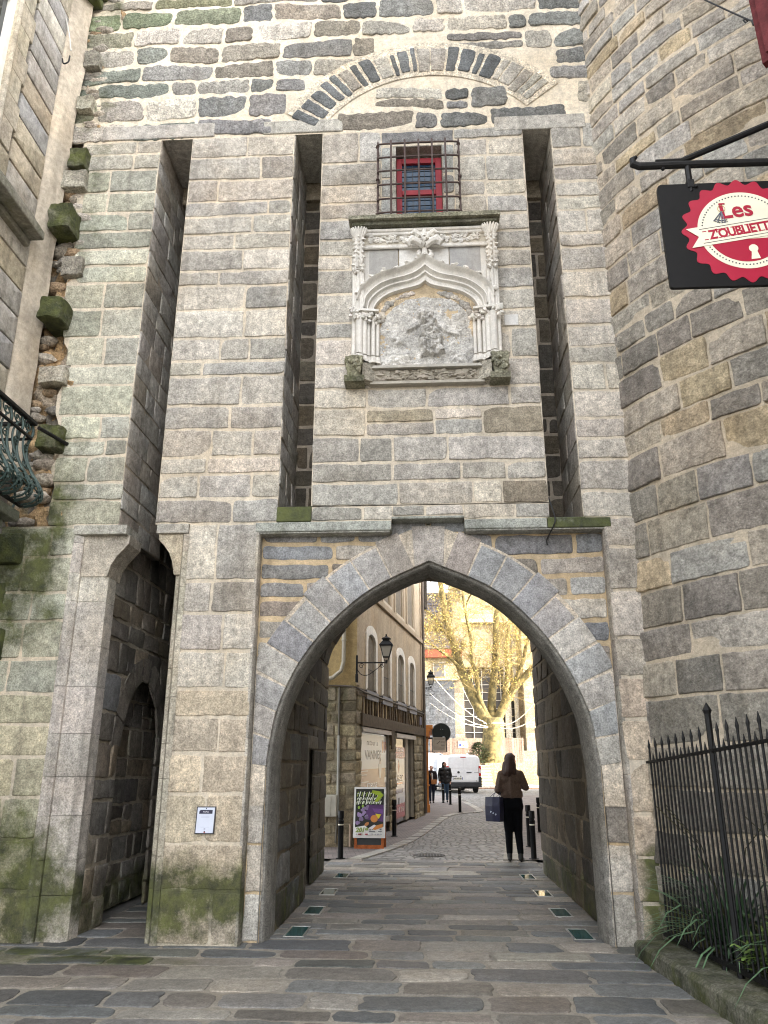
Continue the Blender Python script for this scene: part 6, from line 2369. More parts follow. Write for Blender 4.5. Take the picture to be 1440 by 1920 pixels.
q = MB(); q.col = (.46, .41, .34, 0)
q.prism([(-.222, -.22), (.220, -.22), (.220, .225), (-.222, .225)], gf2, -.03, .0)
for v, w in ((.185, .38), (.155, .34)):
    q.prism([(-w / 2, v), (w / 2, v), (w / 2, v + .014), (-w / 2, v + .014)], gf2, .0, .003, col=(.22, .19, .16, 0))
q.prism([(-.09, .03), (-.03, .055), (.02, .10), (.03, .085), (-.01, .05), (-.07, .015)], gf2, 0, .004, col=(.03, .03, .03, 0))
for k in range(4):
    for v in (.05, -.06): q.prism([(.06 + .035 * k, v), (.085 + .035 * k, v), (.085 + .035 * k, v + .045), (.06 + .035 * k, v + .045)], gf2, 0, .003, col=(.26, .23, .2, 0))
for v, w in ((-.07, .2), (-.11, .26), (-.15, .36), (-.18, .3)): q.prism([(-.19, v), (-.19 + w, v), (-.19 + w, v + .01), (-.19, v + .01)], gf2, 0, .002, col=(.32, .28, .24, 0))
under(q.build('panel', M_COL), hs2)
# ------------------------------------------------------------------ people
m_skin = simple('skin', (.48, .26, .19), .5, 0, .08, 30)
m_jacketb = simple('brown_wool', (.115, .080, .062), .9, 0, .22, 40, .4, .15)
m_trouser = simple('black_denim', (.004, .0045, .006), .9, 0, .2, 60, .2, .1)
m_jeans = simple('blue_denim', (.035, .065, .11), .85, 0, .3, 40, .2, .2)
m_darkjeans = simple('dark_denim', (.018, .022, .040), .85, 0, .3, 40, .2, .2)
m_blackj = simple('black_leather', (.010, .010, .011), .42, 0, .2, 30, .3, .4)
m_coat = simple('dark_coat', (.018, .013, .015), .85, 0, .2, 30, .3, .2)
m_hair = simple('auburn_hair', (.040, .017, .010), .5, 0, .45, 60, .5, .4)
m_hairk = simple('dark_hair', (.012, .009, .008), .5, 0, .3, 60, .3, .4)
m_shoe = simple('dark_shoe', (.005, .005, .005), .5, 0, .2, 30)
m_brownshoe = simple('brown_shoe', (.09, .06, .045), .6, 0, .2, 30)
m_shirt = simple('pale_shirt', (.55, .55, .56), .8, 0, .1, 30)
m_bluebag = simple('navy_bag', (.003, .004, .028), .4, 0, .3, 12, .15, .4)
m_tanbag = simple('tan_leather', (.40, .16, .05), .5, 0, .2, 20)
m_lips = simple('lips', (.35, .10, .09), .5)
m_eye = simple('eye', (.02, .015, .012), .2)


def hand(caps, wrist, dirv, palm_n, curl=.7, s=1.0, thumb=1):
    """palm, four unequal bent fingers and a thumb from the side of the palm"""
    d = Vector(dirv).normalized(); n = Vector(palm_n).normalized()
    side = d.cross(n).normalized()
    w = Vector(wrist)
    for k in (-1.5, -.5, .5, 1.5):
        b0 = w + side * k * .012 * s; b1 = w + d * .085 * s + side * k * .018 * s
        caps.append((b0, .014 * s, b1, .0125 * s))
        L = (.040, .046, .043, .033)[int(k + 1.5)] * s
        d1 = (d * math.cos(curl * .5) + n * math.sin(curl * .5)).normalized(); d2_ = (d * math.cos(curl * 1.2) + n * math.sin(curl * 1.2)).normalized()
        m_ = b1 + d1 * L
        caps.append((b1, .0095 * s, m_, .0088 * s)); caps.append((m_, .0088 * s, m_ + d2_ * L * .85, .0075 * s))
    t0 = w + d * .025 * s + side * thumb * .022 * s
    t1 = t0 + (d * .7 + side * thumb * .6 + n * .3).normalized() * .04 * s
    caps.append((t0, .013 * s, t1, .011 * s)); caps.append((t1, .011 * s, t1 + (d * .8 + n * .6).normalized() * .032 * s, .009 * s))


def head_caps(c, fwd, s=1.0):
    """skull, face, jaw, nose, ears and neck; c = middle of the head"""
    c = Vector(c); f = Vector(fwd).normalized(); r_ = f.cross(Vector((0, 0, 1))).normalized(); u = Vector((0, 0, 1))
    caps = []
    caps.append((c + u * .03 * s - f * .02 * s, .088 * s, c + u * .035 * s + f * .02 * s, .08 * s))
    caps.append((c + f * .035 * s - u * .0 * s, .068 * s, c + f * .045 * s - u * .075 * s, .042 * s))
    caps.append((c - u * .03 * s, .07 * s, c - u * .07 * s + f * .03 * s, .05 * s))
    caps.append((c + f * .10 * s + u * .012 * s, .010 * s, c + f * .117 * s - u * .024 * s, .014 * s))
    for e in (-1, 1):
        caps.append((c + r_ * e * .078 * s + u * .015 * s - f * .005 * s, .014 * s, c + r_ * e * .080 * s - u * .025 * s, .010 * s))
    caps.append((c - u * .09 * s - f * .015 * s, .055 * s, c - u * .19 * s - f * .03 * s, .060 * s))
    return caps


def face(parent, c, fwd, s=1.0):
    c = Vector(c); f = Vector(fwd).normalized(); r_ = f.cross(Vector((0, 0, 1))).normalized()
    q = MB()
    for e in (-1, 1): q.ball(c + f * .094 * s + r_ * e * .033 * s + Vector((0, 0, .012 * s)), .010 * s, sub=2)
    q.build('eyes', m_eye, parent)
    q = MB(); q.ball(c + f * .094 * s - Vector((0, 0, .052 * s)), .016 * s, sub=2, sq=(1.3, 1.0, .4))
    q.build('mouth', m_lips, parent)


# woman with the navy bag, seen from behind, head turned to the right
wo = empty('person', (1.47, 14.72, .004))
tag(wo, 'woman standing with back turned, long auburn hair, brown jacket, black trousers', 'person')
HC = (0.015, .02, 1.66)
body = head_caps(HC, (.85, .55, -.12))
body += [((0, 0, 1.40), .075, (0, .01, 1.05), .075), ((-.08, 0, .92), .075, (.08, 0, .92), .075), ((0, 0, 1.44), .075, (0, 0, 1.5), .06)]
for s, fx, fy in ((-1, -.075, .02), (1, .115, -.02)):
    body += [((s * .085 + .01, 0, .90), .088, (s * .08 + .01 + (fx - s * .085) * .3, .02, .50), .055), ((s * .08 + .01 + (fx - s * .085) * .3, .02, .50), .052, (fx, fy, .09), .036)]
# arms: left bent with the bag over the forearm, right bent in front
body += [((-.155, 0, 1.43), .052, (-.225, -.02, 1.17), .042), ((-.225, -.02, 1.17), .040, (-.15, .21, 1.10), .028)]
hand(body, (-.15, .21, 1.10), (.25, .9, .1), (.3, 0, -1), .9, .95, -1)
body += [((.175, 0, 1.43), .052, (.255, .03, 1.22), .042), ((.255, .03, 1.22), .040, (.10, .22, 1.28), .028)]
hand(body, (.10, .22, 1.28), (-.7, .5, .3), (0, .3, 1), .9, .95, 1)
b_ = blob('body', body, .0085, m_skin, wo)
face(wo, HC, (.85, .55, -.12))
jk = [((.01, .0, 1.40), .115, (.01, .01, 1.10), .12), ((-.12, .0, 1.42), .085, (.14, .0, 1.42), .085), ((-.10, 0, 1.36), .10, (.12, 0, 1.36), .10), ((-.07, .01, 1.22), .105, (.09, .01, 1.22), .105), ((-.085, .01, 1.10), .11, (.105, .01, 1.10), .11),
      ((0, .0, 1.47), .075, (.01, .01, 1.53), .065),
      ((-.155, 0, 1.43), .075, (-.235, -.03, 1.17), .062), ((-.235, -.03, 1.17), .060, (-.165, .17, 1.115), .046),
      ((.175, 0, 1.43), .075, (.27, .02, 1.215), .062), ((.27, .02, 1.215), .060, (.125, .19, 1.27), .046)]
blob('jacket', jk, .012, m_jacketb, wo, 3)
tr = [((-.085, .0, .985), .098, (.105, .0, .985), .098), ((-.08, -.01, .90), .112, (.10, -.01, .90), .112)]
for s, fx, fy in ((-1, -.070, .02), (1, .115, -.02)):
    kx = s * .08 + .01 + (fx - s * .085) * .3
    tr += [((s * .085 + .01, 0, .88), .102, (kx, .025, .50), .078), ((kx, .025, .50), .074, (fx, fy, .15), .056)]
blob('trousers', tr, .011, m_trouser, wo, 3)
for s, fx, fy, dx in ((-1, -.070, .02, .02), (1, .115, -.02, .05)):
    sh = [((fx, fy, .20), .050, (fx, fy - .01, .07), .046), ((fx, fy - .02, .05), .042, (fx + dx, fy + .15, .030), .030), ((fx, fy - .04, .05), .024, (fx, fy - .045, .012), .014)]
    blob('boot', sh, .009, m_shoe, wo, 2)
hr_ = [(Vector((0.0, .0, 1.70)), Vector((.098, .108, .105))), ((-.005, -.035, 1.68), .090, (-.02, -.06, 1.50), .095), ((-.06, -.05, 1.62), .06, (-.09, -.05, 1.45), .055), ((.05, -.06, 1.60), .06, (.06, -.065, 1.46), .05), ((-.02, -.08, 1.55), .07, (-.03, -.085, 1.43), .045),
       ((.03, .03, 1.76), .05, (.09, .085, 1.735), .03), ((-.09, .03, 1.62), .035, (-.12, .05, 1.47), .03)]
hr_.append(((.05, .05, 1.50), .06, (.12, .03, 1.48), .04))
hb = blob('hair', hr_, .010, m_hair, wo, 2)

bag = empty('shopping_bag', (1.16, 14.62, .66))
tag(bag, 'large navy paper shopping bag hanging from the standing woman\'s arm', 'bag')
q = MB()
BM = Matrix.Rotation(R(-38), 4, 'Z')
rows = []
for z, w, d in ((0, .145, .060), (.10, .15, .066), (.25, .15, .068), (.40, .148, .055)):
    rows.append([BM @ Vector((x, y, z)) for x, y in ((-w, -d), (0, -d - .006), (w, -d), (w, 0), (w, d), (0, d + .006), (-w, d), (-w, 0))])
q.loft(rows, closed=True); q.add(rows[0], [tuple(range(7, -1, -1))])
q.add([p + Vector((0, 0, -.012)) for p in rows[-1]], [tuple(range(8))])
q.build('bag_body', m_bluebag, bag)
q = MB(); q.col = (.30, .33, .42, 0)
for k in range(3):
    P = [BM @ Vector((x, -.0745, z)) for x, z in ((-.05 + .05 * k, .15 - .02 * k), (-.03 + .05 * k, .14 - .02 * k), (-.01 + .05 * k, .165 - .02 * k), (-.035 + .05 * k, .175 - .02 * k))]
    q.add(P, [(0, 1, 2, 3)])
q.build('print', M_GLOSSCOL, bag)
q = MB(); q.col = (.05, .05, .08, 0)
for e in (-1, 1):
    q.tube(catmull([tuple(BM @ Vector((-.06, e * .055, .39))), (.03, .04 + .02 * e, .48), (.08, .10 + .02 * e, .50), (.13, .09 + .02 * e, .48), tuple(BM @ Vector((.07, e * .055, .39)))], 5), .005, 5)
q.build('handle', M_COL, bag)


def walker(loc, rz, label, hgt, coat, coat_len, trousers, shoes, hairm, faced, hood=False, long_hair=False, phone=False, lighter=None):
    w = empty('person', loc, rz)
    tag(w, label, 'person')
    s = hgt / 1.75
    hc = (0, 0.0, 1.63 * s)
    b = head_caps(hc, faced, s)
    b += [((0, 0, 1.40 * s), .08 * s, (0, 0, 1.0 * s), .08 * s), ((-.07 * s, 0, .92 * s), .08 * s, (.07 * s, 0, .92 * s), .08 * s)]
    legs = ((-.09, -.09, .16), (.09, .13, -.14))      # side, knee y, foot y: mid-stride, facing -Y
    for sx, ky, fy in ((-.09, -.13, -.16), (.09, .03, .20)):
        b += [((sx * s, 0, .9 * s), .085 * s, (sx * s, ky * s, .5 * s), .06 * s), ((sx * s, ky * s, .5 * s), .055 * s, (sx * s, fy * s, .1 * s), .04 * s)]
    if phone:
        arms = [((-.19, 0, 1.42), (-.26, -.06, 1.18), (-.09, -.13, 1.52)), ((.19, 0, 1.42), (.25, .02, 1.15), (.20, -.12, .98))]
    else:
        arms = [((-.21, 0, 1.43), (-.27, .03, 1.16), (-.25, -.08, .92)), ((.21, 0, 1.43), (.27, .05, 1.16), (.25, .02, .92))]
    jk = [((0, 0, 1.40 * s), .13 * s, (0, 0, (coat_len + .1) * s), .14 * s), ((-.13 * s, 0, 1.41 * s), .10 * s, (.13 * s, 0, 1.41 * s), .10 * s), ((-.09 * s, 0, 1.25 * s), .13 * s, (.09 * s, 0, 1.25 * s), .13 * s), ((-.09 * s, 0, 1.05 * s), .135 * s, (.09 * s, 0, 1.05 * s), .135 * s), ((-.09 * s, 0, (coat_len + .1) * s), .135 * s, (.09 * s, 0, (coat_len + .1) * s), .135 * s), ((0, .01, 1.46 * s), .085 * s, (0, .0, 1.50 * s), .075 * s)]
    for k, (sh_, el, wr) in enumerate(arms):
        P = [Vector(p) * s for p in (sh_, el, wr)]
        b += [(P[0], .05 * s, P[1], .042 * s), (P[1], .04 * s, P[2], .03 * s)]
        hand(b, P[2], (P[2] - P[1]), (0, -1, 0) if not phone or k else (0, .6, .4), .9, s, -1 if k == 0 else 1)
        jk += [(P[0], .078 * s, P[1], .066 * s), (P[1], .062 * s, P[1].lerp(P[2], .92), .05 * s)]
    blob('body', b, .0105, m_skin, w, 3)
    face(w, hc, faced, s)
    blob('jacket', jk, .016, coat, w, 3)
    if lighter:
        q = MB(); q.add([(-.02 * s, -.165 * s, 1.42 * s), (.05 * s, -.165 * s, 1.40 * s), (.06 * s, -.163 * s, 1.0 * s), (.02 * s, -.163 * s, 1.0 * s), (-.02 * s, -.10 * s, 1.42 * s), (.05 * s, -.10 * s, 1.40 * s), (.06 * s, -.10 * s, 1.0 * s), (.02 * s, -.10 * s, 1.0 * s)], [(0, 1, 2, 3), (7, 6, 5, 4), (0, 3, 7, 4), (1, 5, 6, 2), (0, 4, 5, 1), (3, 2, 6, 7)])
        q.build('shirt', lighter, w)
    t = [((-.08 * s, 0, .95 * s), .115 * s, (.08 * s, 0, .95 * s), .115 * s)]
    for sx, ky, fy in ((-.09, -.13, -.16), (.09, .03, .20)):
        t += [((sx * s, 0, .88 * s), .105 * s, (sx * s, ky * s, .5 * s), .078 * s), ((sx * s, ky * s, .5 * s), .072 * s, (sx * s, fy * s, .13 * s), .060 * s)]
    blob('trousers', t, .015, trousers, w, 3)
    for sx, fy in ((-.09, -.16), (.09, .20)):
        blob('shoe', [((sx * s, fy * s, .07 * s), .05 * s, (sx * 1.1 * s, (fy - .16) * s, .042 * s), .040 * s), ((sx * s, (fy + .03) * s, .045 * s), .043 * s, (sx * s, (fy - .1) * s, .04 * s), .038 * s)], .012, shoes, w, 2)
    f = Vector(faced).normalized()
    h = [(Vector(hc) + Vector((0, 0, .055 * s)) - f * .03 * s, Vector((.095 * s, .10 * s, .085 * s))), (Vector(hc) - f * .06 * s + Vector((0, 0, .02 * s)), .075 * s, Vector(hc) - f * .06 * s - Vector((0, 0, (.12 if (long_hair or hood) else .05) * s)), .06 * s)]
    if hood: h += [(Vector(hc) - f * .05 * s + Vector((0, 0, .03 * s)), .098 * s, Vector(hc) - f * .06 * s - Vector((0, 0, .15 * s)), .10 * s)]
    blob('hood' if hood else 'hair', h, .013, hairm, w, 2)
    return w


walker((.76, 36.6, gz(36.6) + .012), R(0), 'man walking in a long black leather jacket and blue jeans, head turned aside', 1.72, m_blackj, .80, m_jeans, m_shoe, m_hairk, (.75, -.65, 0), hood=True)
walker((.16, 36.2, gz(36.2) + .012), R(6), 'woman walking beside the wall in a short dark coat, hand raised to her face', 1.56, m_coat, .92, m_darkjeans, m_brownshoe, m_hairk, (.15, -1, 0), phone=True, long_hair=True, lighter=m_shirt)
hb2 = empty('handbag', (.27, 35.98, gz(36.2) + .82))
tag(hb2, 'small tan leather handbag at the hip of the walking woman', 'handbag')
q = MB(); q.bbox(-.12, .12, -.05, .05, -.02, .17, .02); q.build('bag_body', m_tanbag, hb2)
q = MB(); q.bbox(-.125, .125, -.056, -.05, .06, .175, .003); q.build('flap', m_tanbag, hb2)
q = MB(); q.tube(catmull([(-.11, 0, .16), (-.14, .02, .35), (-.22, .16, .52)], 4), .008, 5); q.build('strap', m_tanbag, hb2)
# ------------------------------------------------------------------ vans
m_white = simple('white_van_paint', (.72, .72, .74), .25, 0, .03, 3, 0, .5, .5)
m_tyre = simple('tyre_rubber', (.015, .015, .016), .85, 0, .2, 30, .2)
m_rim = simple('steel_rim', (.30, .30, .31), .4, .6, .1, 20)
m_plastic = simple('grey_bumper', (.022, .022, .026), .6, 0, .15, 20, .1)
m_red = simple('red_lens', (.38, .012, .012), .2, 0, .1, 20, 0, .6, .4)
m_clear = simple('clear_lens', (.62, .60, .58), .15, 0, .05, 20, 0, .6, .4)
m_carglass, nt, bs = new_mat('car_glass')
bs.inputs['Base Color'].default_value = (.02, .035, .05, 1); bs.inputs['Roughness'].default_value = .04; bs.inputs['Specular IOR Level'].default_value = .9


def van(loc, rz, label):
    """panel van, rear at y = 0, nose towards +y"""
    v = empty('parked_van', loc, rz)
    tag(v, label, 'van', 'white vans parked before the square')
    W2 = .93
    # section: half-width by height, symmetric; stations along the length
    secs = [(0.0, 1.86, .925), (.05, 1.90, .93), (.5, 1.96, .95), (2.6, 1.96, .95), (3.25, 1.93, .94), (3.75, 1.62, .93), (4.15, 1.18, .92), (4.60, 1.02, .88), (4.80, .92, .80), (4.83, .60, .78)]
    rows = []
    for y, top, hw in secs:
        base = .30
        pr = []
        lo = [(hw * .86, base), (hw * .97, base + .08), (hw, base + .30), (hw, min(1.0, top - .1)), (hw * .985, min(1.25, top - .06)), (hw * (.955 if top > 1.5 else .96), top - .16 if top > 1.5 else top - .05), (hw * .90 if top > 1.5 else hw * .90, top - .06 if top > 1.5 else top - .025), (hw * .76, top - .012), (hw * .4, top + .012), (0, top + .018)]
        pr = [(-a, z) for a, z in lo] + [(a, z) for a, z in reversed(lo[:-1])]
        rows.append([Vector((a, y, z)) for a, z in pr])
    q = MB()
    q.loft(rows)
    q.add(rows[0], [tuple(range(len(rows[0])))]); q.add(rows[-1], [tuple(range(len(rows[-1]) - 1, -1, -1))])
    q.add([rows[i][0] for i in range(len(rows))] + [rows[i][-1] for i in range(len(rows))], [(i, i + 1, len(rows) + i + 1, len(rows) + i) for i in range(len(rows) - 1)])
    q.build('body', m_white, v, smooth=True, angle=35)
    # rear doors
    for s in (-1, 1):
        q = MB()
        a, b = (s * .012, s * .80)
        P = [(a, .62), (b, .62), (b, 1.05), (s * .79, 1.40), (s * .755, 1.70), (s * .70, 1.77), (a, 1.79)]
        if s < 0: P = P[::-1]
        q.prism(P, lambda u, w_, n: (u, -n, w_), .004, .018)
        Wd = [(s * .09, 1.24), (s * .74, 1.24), (s * .72, 1.62), (s * .67, 1.70), (s * .09, 1.72)]
        if s < 0: Wd = Wd[::-1]
        q.prism(Wd, lambda u, w_, n: (u, -n, w_), .018, .026)
        d = q.build('rear_door', m_white, v)
        q = MB()
        if s > 0: q.bbox(.14, .42, -.045, -.018, 1.02, 1.065, .008)
        else: q.lathe(0, 0, [(.07, 0), (.07, .02), (0, .025)], 14); 
        if s < 0:
            q.v = [(-.30 + p[0], -.019 - p[2], 1.05 + p[1] * .8) for p in q.v]
        q.build('handle' if s > 0 else 'badge', m_plastic, d)
    q = MB()
    q.bbox(-.72, -.38, -.024, -.018, .83, .875, .004); q.bbox(-.20, -.155, -.024, -.018, .82, .88, .004); q.bbox(.56, .80, -.022, -.018, 1.02, 1.04, .002); q.bbox(.64, .70, -.03, -.018, .60, .63, .004)
    q.build('lettering', m_plastic, v)
    q = MB()
    for s in (-1, 1):
        pass
    for s in (-1, 1):
        q = MB()
        q.bbox(min(s * .815, s * .955), max(s * .815, s * .955), -.03, .10, .86, 1.38, .02)
        t = q.build('tail_light', m_red, v)
        q = MB()
        P = [(s * .83, 1.02), (s * .94, 1.0), (s * .945, 1.16), (s * .84, 1.27)]
        if s < 0: P = P[::-1]
        q.prism(P, lambda u, w_, n: (u, -n, w_), .02, .036)
        q.build('clear_lens', m_clear, t)
    q = MB(); q.bbox(-.17, .13, -.012, .06, 1.795, 1.845, .01); q.build('brake_light', m_red, v)
    q = MB(); q.bbox(.25, .33, .15, .3, 1.96, 2.03, .02); q.tube([(.29, .22, 2.0), (.40, .36, 2.20)], .006, 5); q.build('aerial', m_white, v)
    # bumpers
    q = MB()
    q.bbox(-.955, .955, -.10, .12, .30, .56, .035)
    for s in (-1, 1): q.bbox(min(s * .80, s * .965), max(s * .80, s * .965), -.085, .16, .5, .84, .03)
    q.bbox(-.965, -.93, .9, 2.3, .32, .46, .01); q.bbox(.93, .965, .9, 2.3, .32, .46, .01)
    q.bbox(-.90, .90, 4.62, 4.90, .28, .62, .05)
    q.tube([(0, -.1, .36), (0, -.22, .36), (0, -.24, .42)], .022, 6)
    q.bbox(-.75, .75, .2, 4.5, .22, .34, .02)
    q.build('bumper', m_plastic, v)
    q = MB(); q.col = (.62, .60, .52, 0)
    q.bbox(-.62, -.08, -.03, -.018, .68, .80, .004)
    def plf(u, w_, n): return (-.35 + u, -.0302 - n, .74 + w_)
    add_text(q, 'AE-047-JB', plf, 0, 0, .001, .105, .95, .003, col=(.02, .02, .02, 0))
    for e in (-.62, -.115): q.box(e, e + .035, -.0308, -.0303, .682, .798, col=(.03, .05, .25, 0))
    q.build('number_plate', M_GLOSSCOL, v)
    # wheels
    for s in (-1, 1):
        for y in (.85, 3.95):
            q = MB()
            q.lathe(0, 0, [(.22, -.10), (.30, -.10), (.325, -.07), (.325, .07), (.30, .10), (.22, .10)], 22)
            q.v = [(s * .83 + p[2], y + p[0], .325 + p[1]) for p in q.v]
            w = q.build('wheel', m_tyre, v, smooth=True, angle=40)
            q = MB()
            q.lathe(0, 0, [(.215, .0), (.215, .095), (.17, .08), (.08, .10), (0, .105)], 18)
            q.v = [(s * .83 + s * p[2], y + p[0], .325 + p[1]) for p in q.v]
            q.build('rim', m_rim, w, smooth=True, angle=40)
    # windscreen, side windows
    def on(yy):
        for (a, t0, h0), (b, t1, h1) in zip(secs, secs[1:]):
            if a <= yy <= b:
                f = (yy - a) / (b - a); return t0 + (t1 - t0) * f, h0 + (h1 - h0) * f
    q = MB()
    t1, h1 = on(3.32); t2, h2 = on(4.08)
    q.add([(-h1 * .80, 3.32, t1 + .006), (h1 * .80, 3.32, t1 + .006), (h2 * .88, 4.08, t2 + .015), (-h2 * .88, 4.08, t2 + .015)], [(0, 1, 2, 3)])
    q.build('windscreen', m_carglass, v)
    for s in (-1, 1):
        q = MB()
        P = [(2.45, 1.08), (3.85, 1.06), (3.70, 1.32), (3.32, 1.74), (2.5, 1.78)]
        q.prism(P if s > 0 else P[::-1], lambda u, w_, n: (s * (.945 - max(0, w_ - 1.0) * .055 + n), u, w_), .0, .012)
        q.build('side_window', m_carglass, v)
        q = MB(); q.bbox(min(s * .95, s * 1.12), max(s * .95, s * 1.12), 3.55, 3.65, 1.05, 1.28, .025); q.build('mirror', m_plastic, v)
        q = MB()
        q.bbox(min(s * .48, s * .80), max(s * .48, s * .80), 4.55, 4.815, .72, .90, .04); q.build('headlight', m_clear, v)
    q = MB(); q.bbox(-.42, .42, 4.72, 4.845, .66, .84, .02); q.build('grille', m_plastic, v)
    return v


van((1.93, 43.9, gz(43.9)), R(11), 'white panel van seen from behind, parked on the cobbles before the steps')
v2 = van((-.25, 51.6, gz(49) + .10), R(180 + 6), 'white van facing the gate, half hidden by the house corner and the shop sign')
# ------------------------------------------------------------------ the sunlit square: steps, hoarding, church, old houses, plane tree
rs9 = random.Random(19)
q = MB(); q.col = (.27, .215, .125, 0)
SZ0 = .38
n_st = 8
for k in range(n_st):
    y0 = 53.0 + .36 * k
    q.bbox(3.9 - .22 * (n_st - 1 - k) , 16, y0, 60, SZ0 + .185 * k - .3, SZ0 + .185 * (k + 1), .012, col=(*jitter_col((.27, .215, .125), rs9, .05), 0))
q.bbox(1.2, 16, 56.0, 75, .2, SZ0 + .185 * n_st - .004, .01, col=(.27, .23, .16, 0))
tag(q.build('stone_steps', M_FAR), 'broad sunlit flight of pale stone steps below the plane tree', 'steps')
q = MB(); q.col = (.60, .56, .48, 0)
q.prism([(2.9, 52.7), (3.35, 52.7), (2.75, 56.3), (2.3, 56.3)], lambda u, v, n: (u, v, n), .2, 1.75)
q.add([(2.75, 52.6, .3), (4.2, 52.6, .3), (4.2, 55.5, 1.7), (2.4, 56, 1.78)], [(0, 1, 2, 3)])
q.bbox(1.0, 16, 50.2, 53.0, .15, .50, .02)
tag(q.build('ramp_wall', M_FAR), 'white stone ramp wall glaring in the sun beside the steps', 'wall')
q = MB(); q.col = (.24, .13, .08, 0)
q.bbox(1.0, 16, 50.05, 50.19, .2, .40, .02)
under(q.build('kerb', M_FAR), bpy.data.objects['ramp_wall'])

TB = SZ0 + .185 * n_st     # level of the terrace
# hoarding of vertical boards
hd = empty('board_fence', (3.4, 60, TB))
tag(hd, 'tall site fence of vertical grey brown boards behind the plane tree', 'fence')
q = MB()
x = .2
while x < 7.0:
    w = rs9.uniform(.16, .22)
    q.bbox(x, x + w - .02, 60 - rs9.uniform(0, .02), 60.03, TB, TB + 1.78 + rs9.uniform(-.03, .03), .006, col=(*jitter_col((.20, .145, .115), rs9, .16), 0))
    x += w
under(q.build('boards', M_WOOD), hd)
q = MB(); q.col = (.2, .15, .12, 0)
for z in (.3, 1.4): q.box(.2, 7, 60.04, 60.1, TB + z, TB + z + .1)
under(q.build('rails', M_WOOD), hd)


def hq(u, v, n): return (2.62 + u, 59.97 - n, TB + 1.33 + v)


hsg = empty('warning_notice', (2.62, 59.97, TB + 1.33))
tag(hsg, 'white warning notice with blue and yellow symbols on the board fence', 'notice')
q = MB(); q.col = (.66, .64, .64, 0)
q.prism([(-.33, -.24), (.33, -.24), (.33, .24), (-.33, .24)], hq, 0, .015)
q.prism([(-.31, .12), (.31, .12), (.31, .20), (-.31, .20)], hq, .015, .018, col=(.55, .10, .12, 0))
q.prism([(-.19 + .10 * math.cos(i * .4), -.05 + .10 * math.sin(i * .4)) for i in range(16)], hq, .015, .018, col=(.03, .05, .25, 0))
q.prism([(-.02, -.13), (.12, -.13), (.05, .03)], hq, .015, .018, col=(.60, .45, .03, 0))
q.prism([(.15, -.14), (.30, -.14), (.30, .03), (.15, .03)], hq, .015, .018, col=(.55, .30, .35, 0))
under(q.build('plate', M_GLOSSCOL), hsg)

# church: side wall with a tall gridded window and buttresses
ch = empty('church', (6, 64, TB))
tag(ch, 'tall pale sunlit church wall with big leaded window and buttresses behind the tree', 'church')


def cf(u, v, n): return (u, 64 - n, v)


q = MB()
far = dict(hr=(.38, .5), wr=(.6, 1.2), joint=.02, mcol=(.30, .25, .17), proud=.01, bev=.02, rc=.01, jit=.004, tilt=.006, vary=.09, step=.6)
PAL_C = [(.25, .20, .13), (.28, .225, .15), (.235, .19, .125), (.30, .245, .165)]
courses(q, 2.95, 5.2, TB, 5.3, lambda u, v, n: cf(u, v, n), rs9, PAL_C, **far) if False else None
courses(q, 2.2, 2.95, TB, 14.5, lambda u, v, n: cf(u, v, n + .9), rs9, [(.23, .19, .135), (.26, .215, .155), (.21, .175, .13)], **far)
courses(q, 2.95, 14, TB, 3.75, cf, rs9, PAL_C, **far)
courses(q, 7.0, 14, 3.75, 19, cf, rs9, PAL_C, **far)
courses(q, 2.95, 7.0, 9.3, 19, cf, rs9, PAL_C, **far)
courses(q, 7.7, 9.2, TB, 13.0, lambda u, v, n: cf(u, v, n + .9), rs9, PAL_C, **far)
q.box(2.2, 2.95, 63.15, 64.5, TB, 14.5, col=(.3, .26, .2, 0)); q.box(7.7, 9.2, 63.15, 64.5, TB, 13, col=(.27, .22, .15, 0))
q.box(2.96, 2.99, 63.5, 64.2, TB, 14, col=(.3, .26, .2, 0))
under(q.build('nave_wall', M_FAR, smooth=True, angle=50), ch)
q = MB(); q.col = (.3, .26, .2, 0)
q.box(2.3, 14, 64.6, 75, TB, 19)
under(q.build('nave_core', M_FAR), ch)
q = MB(); q.col = (.035, .032, .03, 0)
q.box(2.95, 7.0, 64.35, 64.4, 3.75, 9.3)
w_ = under(q.build('window', M_GLOSSCOL), ch)
q = MB(); q.col = (.45, .42, .36, 0)
for x in (3.0, 3.75, 4.5, 5.25, 6.0, 6.75): q.box(x - .025, x + .025, 64.28, 64.33, 3.75, 9.3)
for k in range(9): q.box(2.95, 7.0, 64.27, 64.34, 4.2 + .62 * k, 4.23 + .62 * k)
under(q.build('leading', M_COL), w_)
q = MB(); q.col = (.38, .34, .27, 0)
q.bbox(6.25, 6.75, 63.9, 64.3, 3.75, 9.3, .03)
q.bbox(7.0, 7.35, 63.85, 64.1, 3.75, 13, .03)
q.bbox(2.2, 14, 63.6, 64.1, 12.9, 13.2, .03)
under(q.build('mullion', M_FAR), ch)
q = MB(); q.col = (.20, .19, .16, .3)
q.bbox(6.9, 14, 61.2, 63, TB, TB + .9, .03)
under(q.build('plinth', M_FAR), ch)
q = MB(); q.col = (.12, .11, .12, 0)
q.add([(1.9, 63.2, 19), (15, 63.2, 19), (15, 69, 26), (1.9, 69, 26), (15, 75, 19), (1.9, 75, 19)], [(0, 1, 2, 3), (3, 2, 4, 5)])
under(q.build('roof', M_FAR), ch)

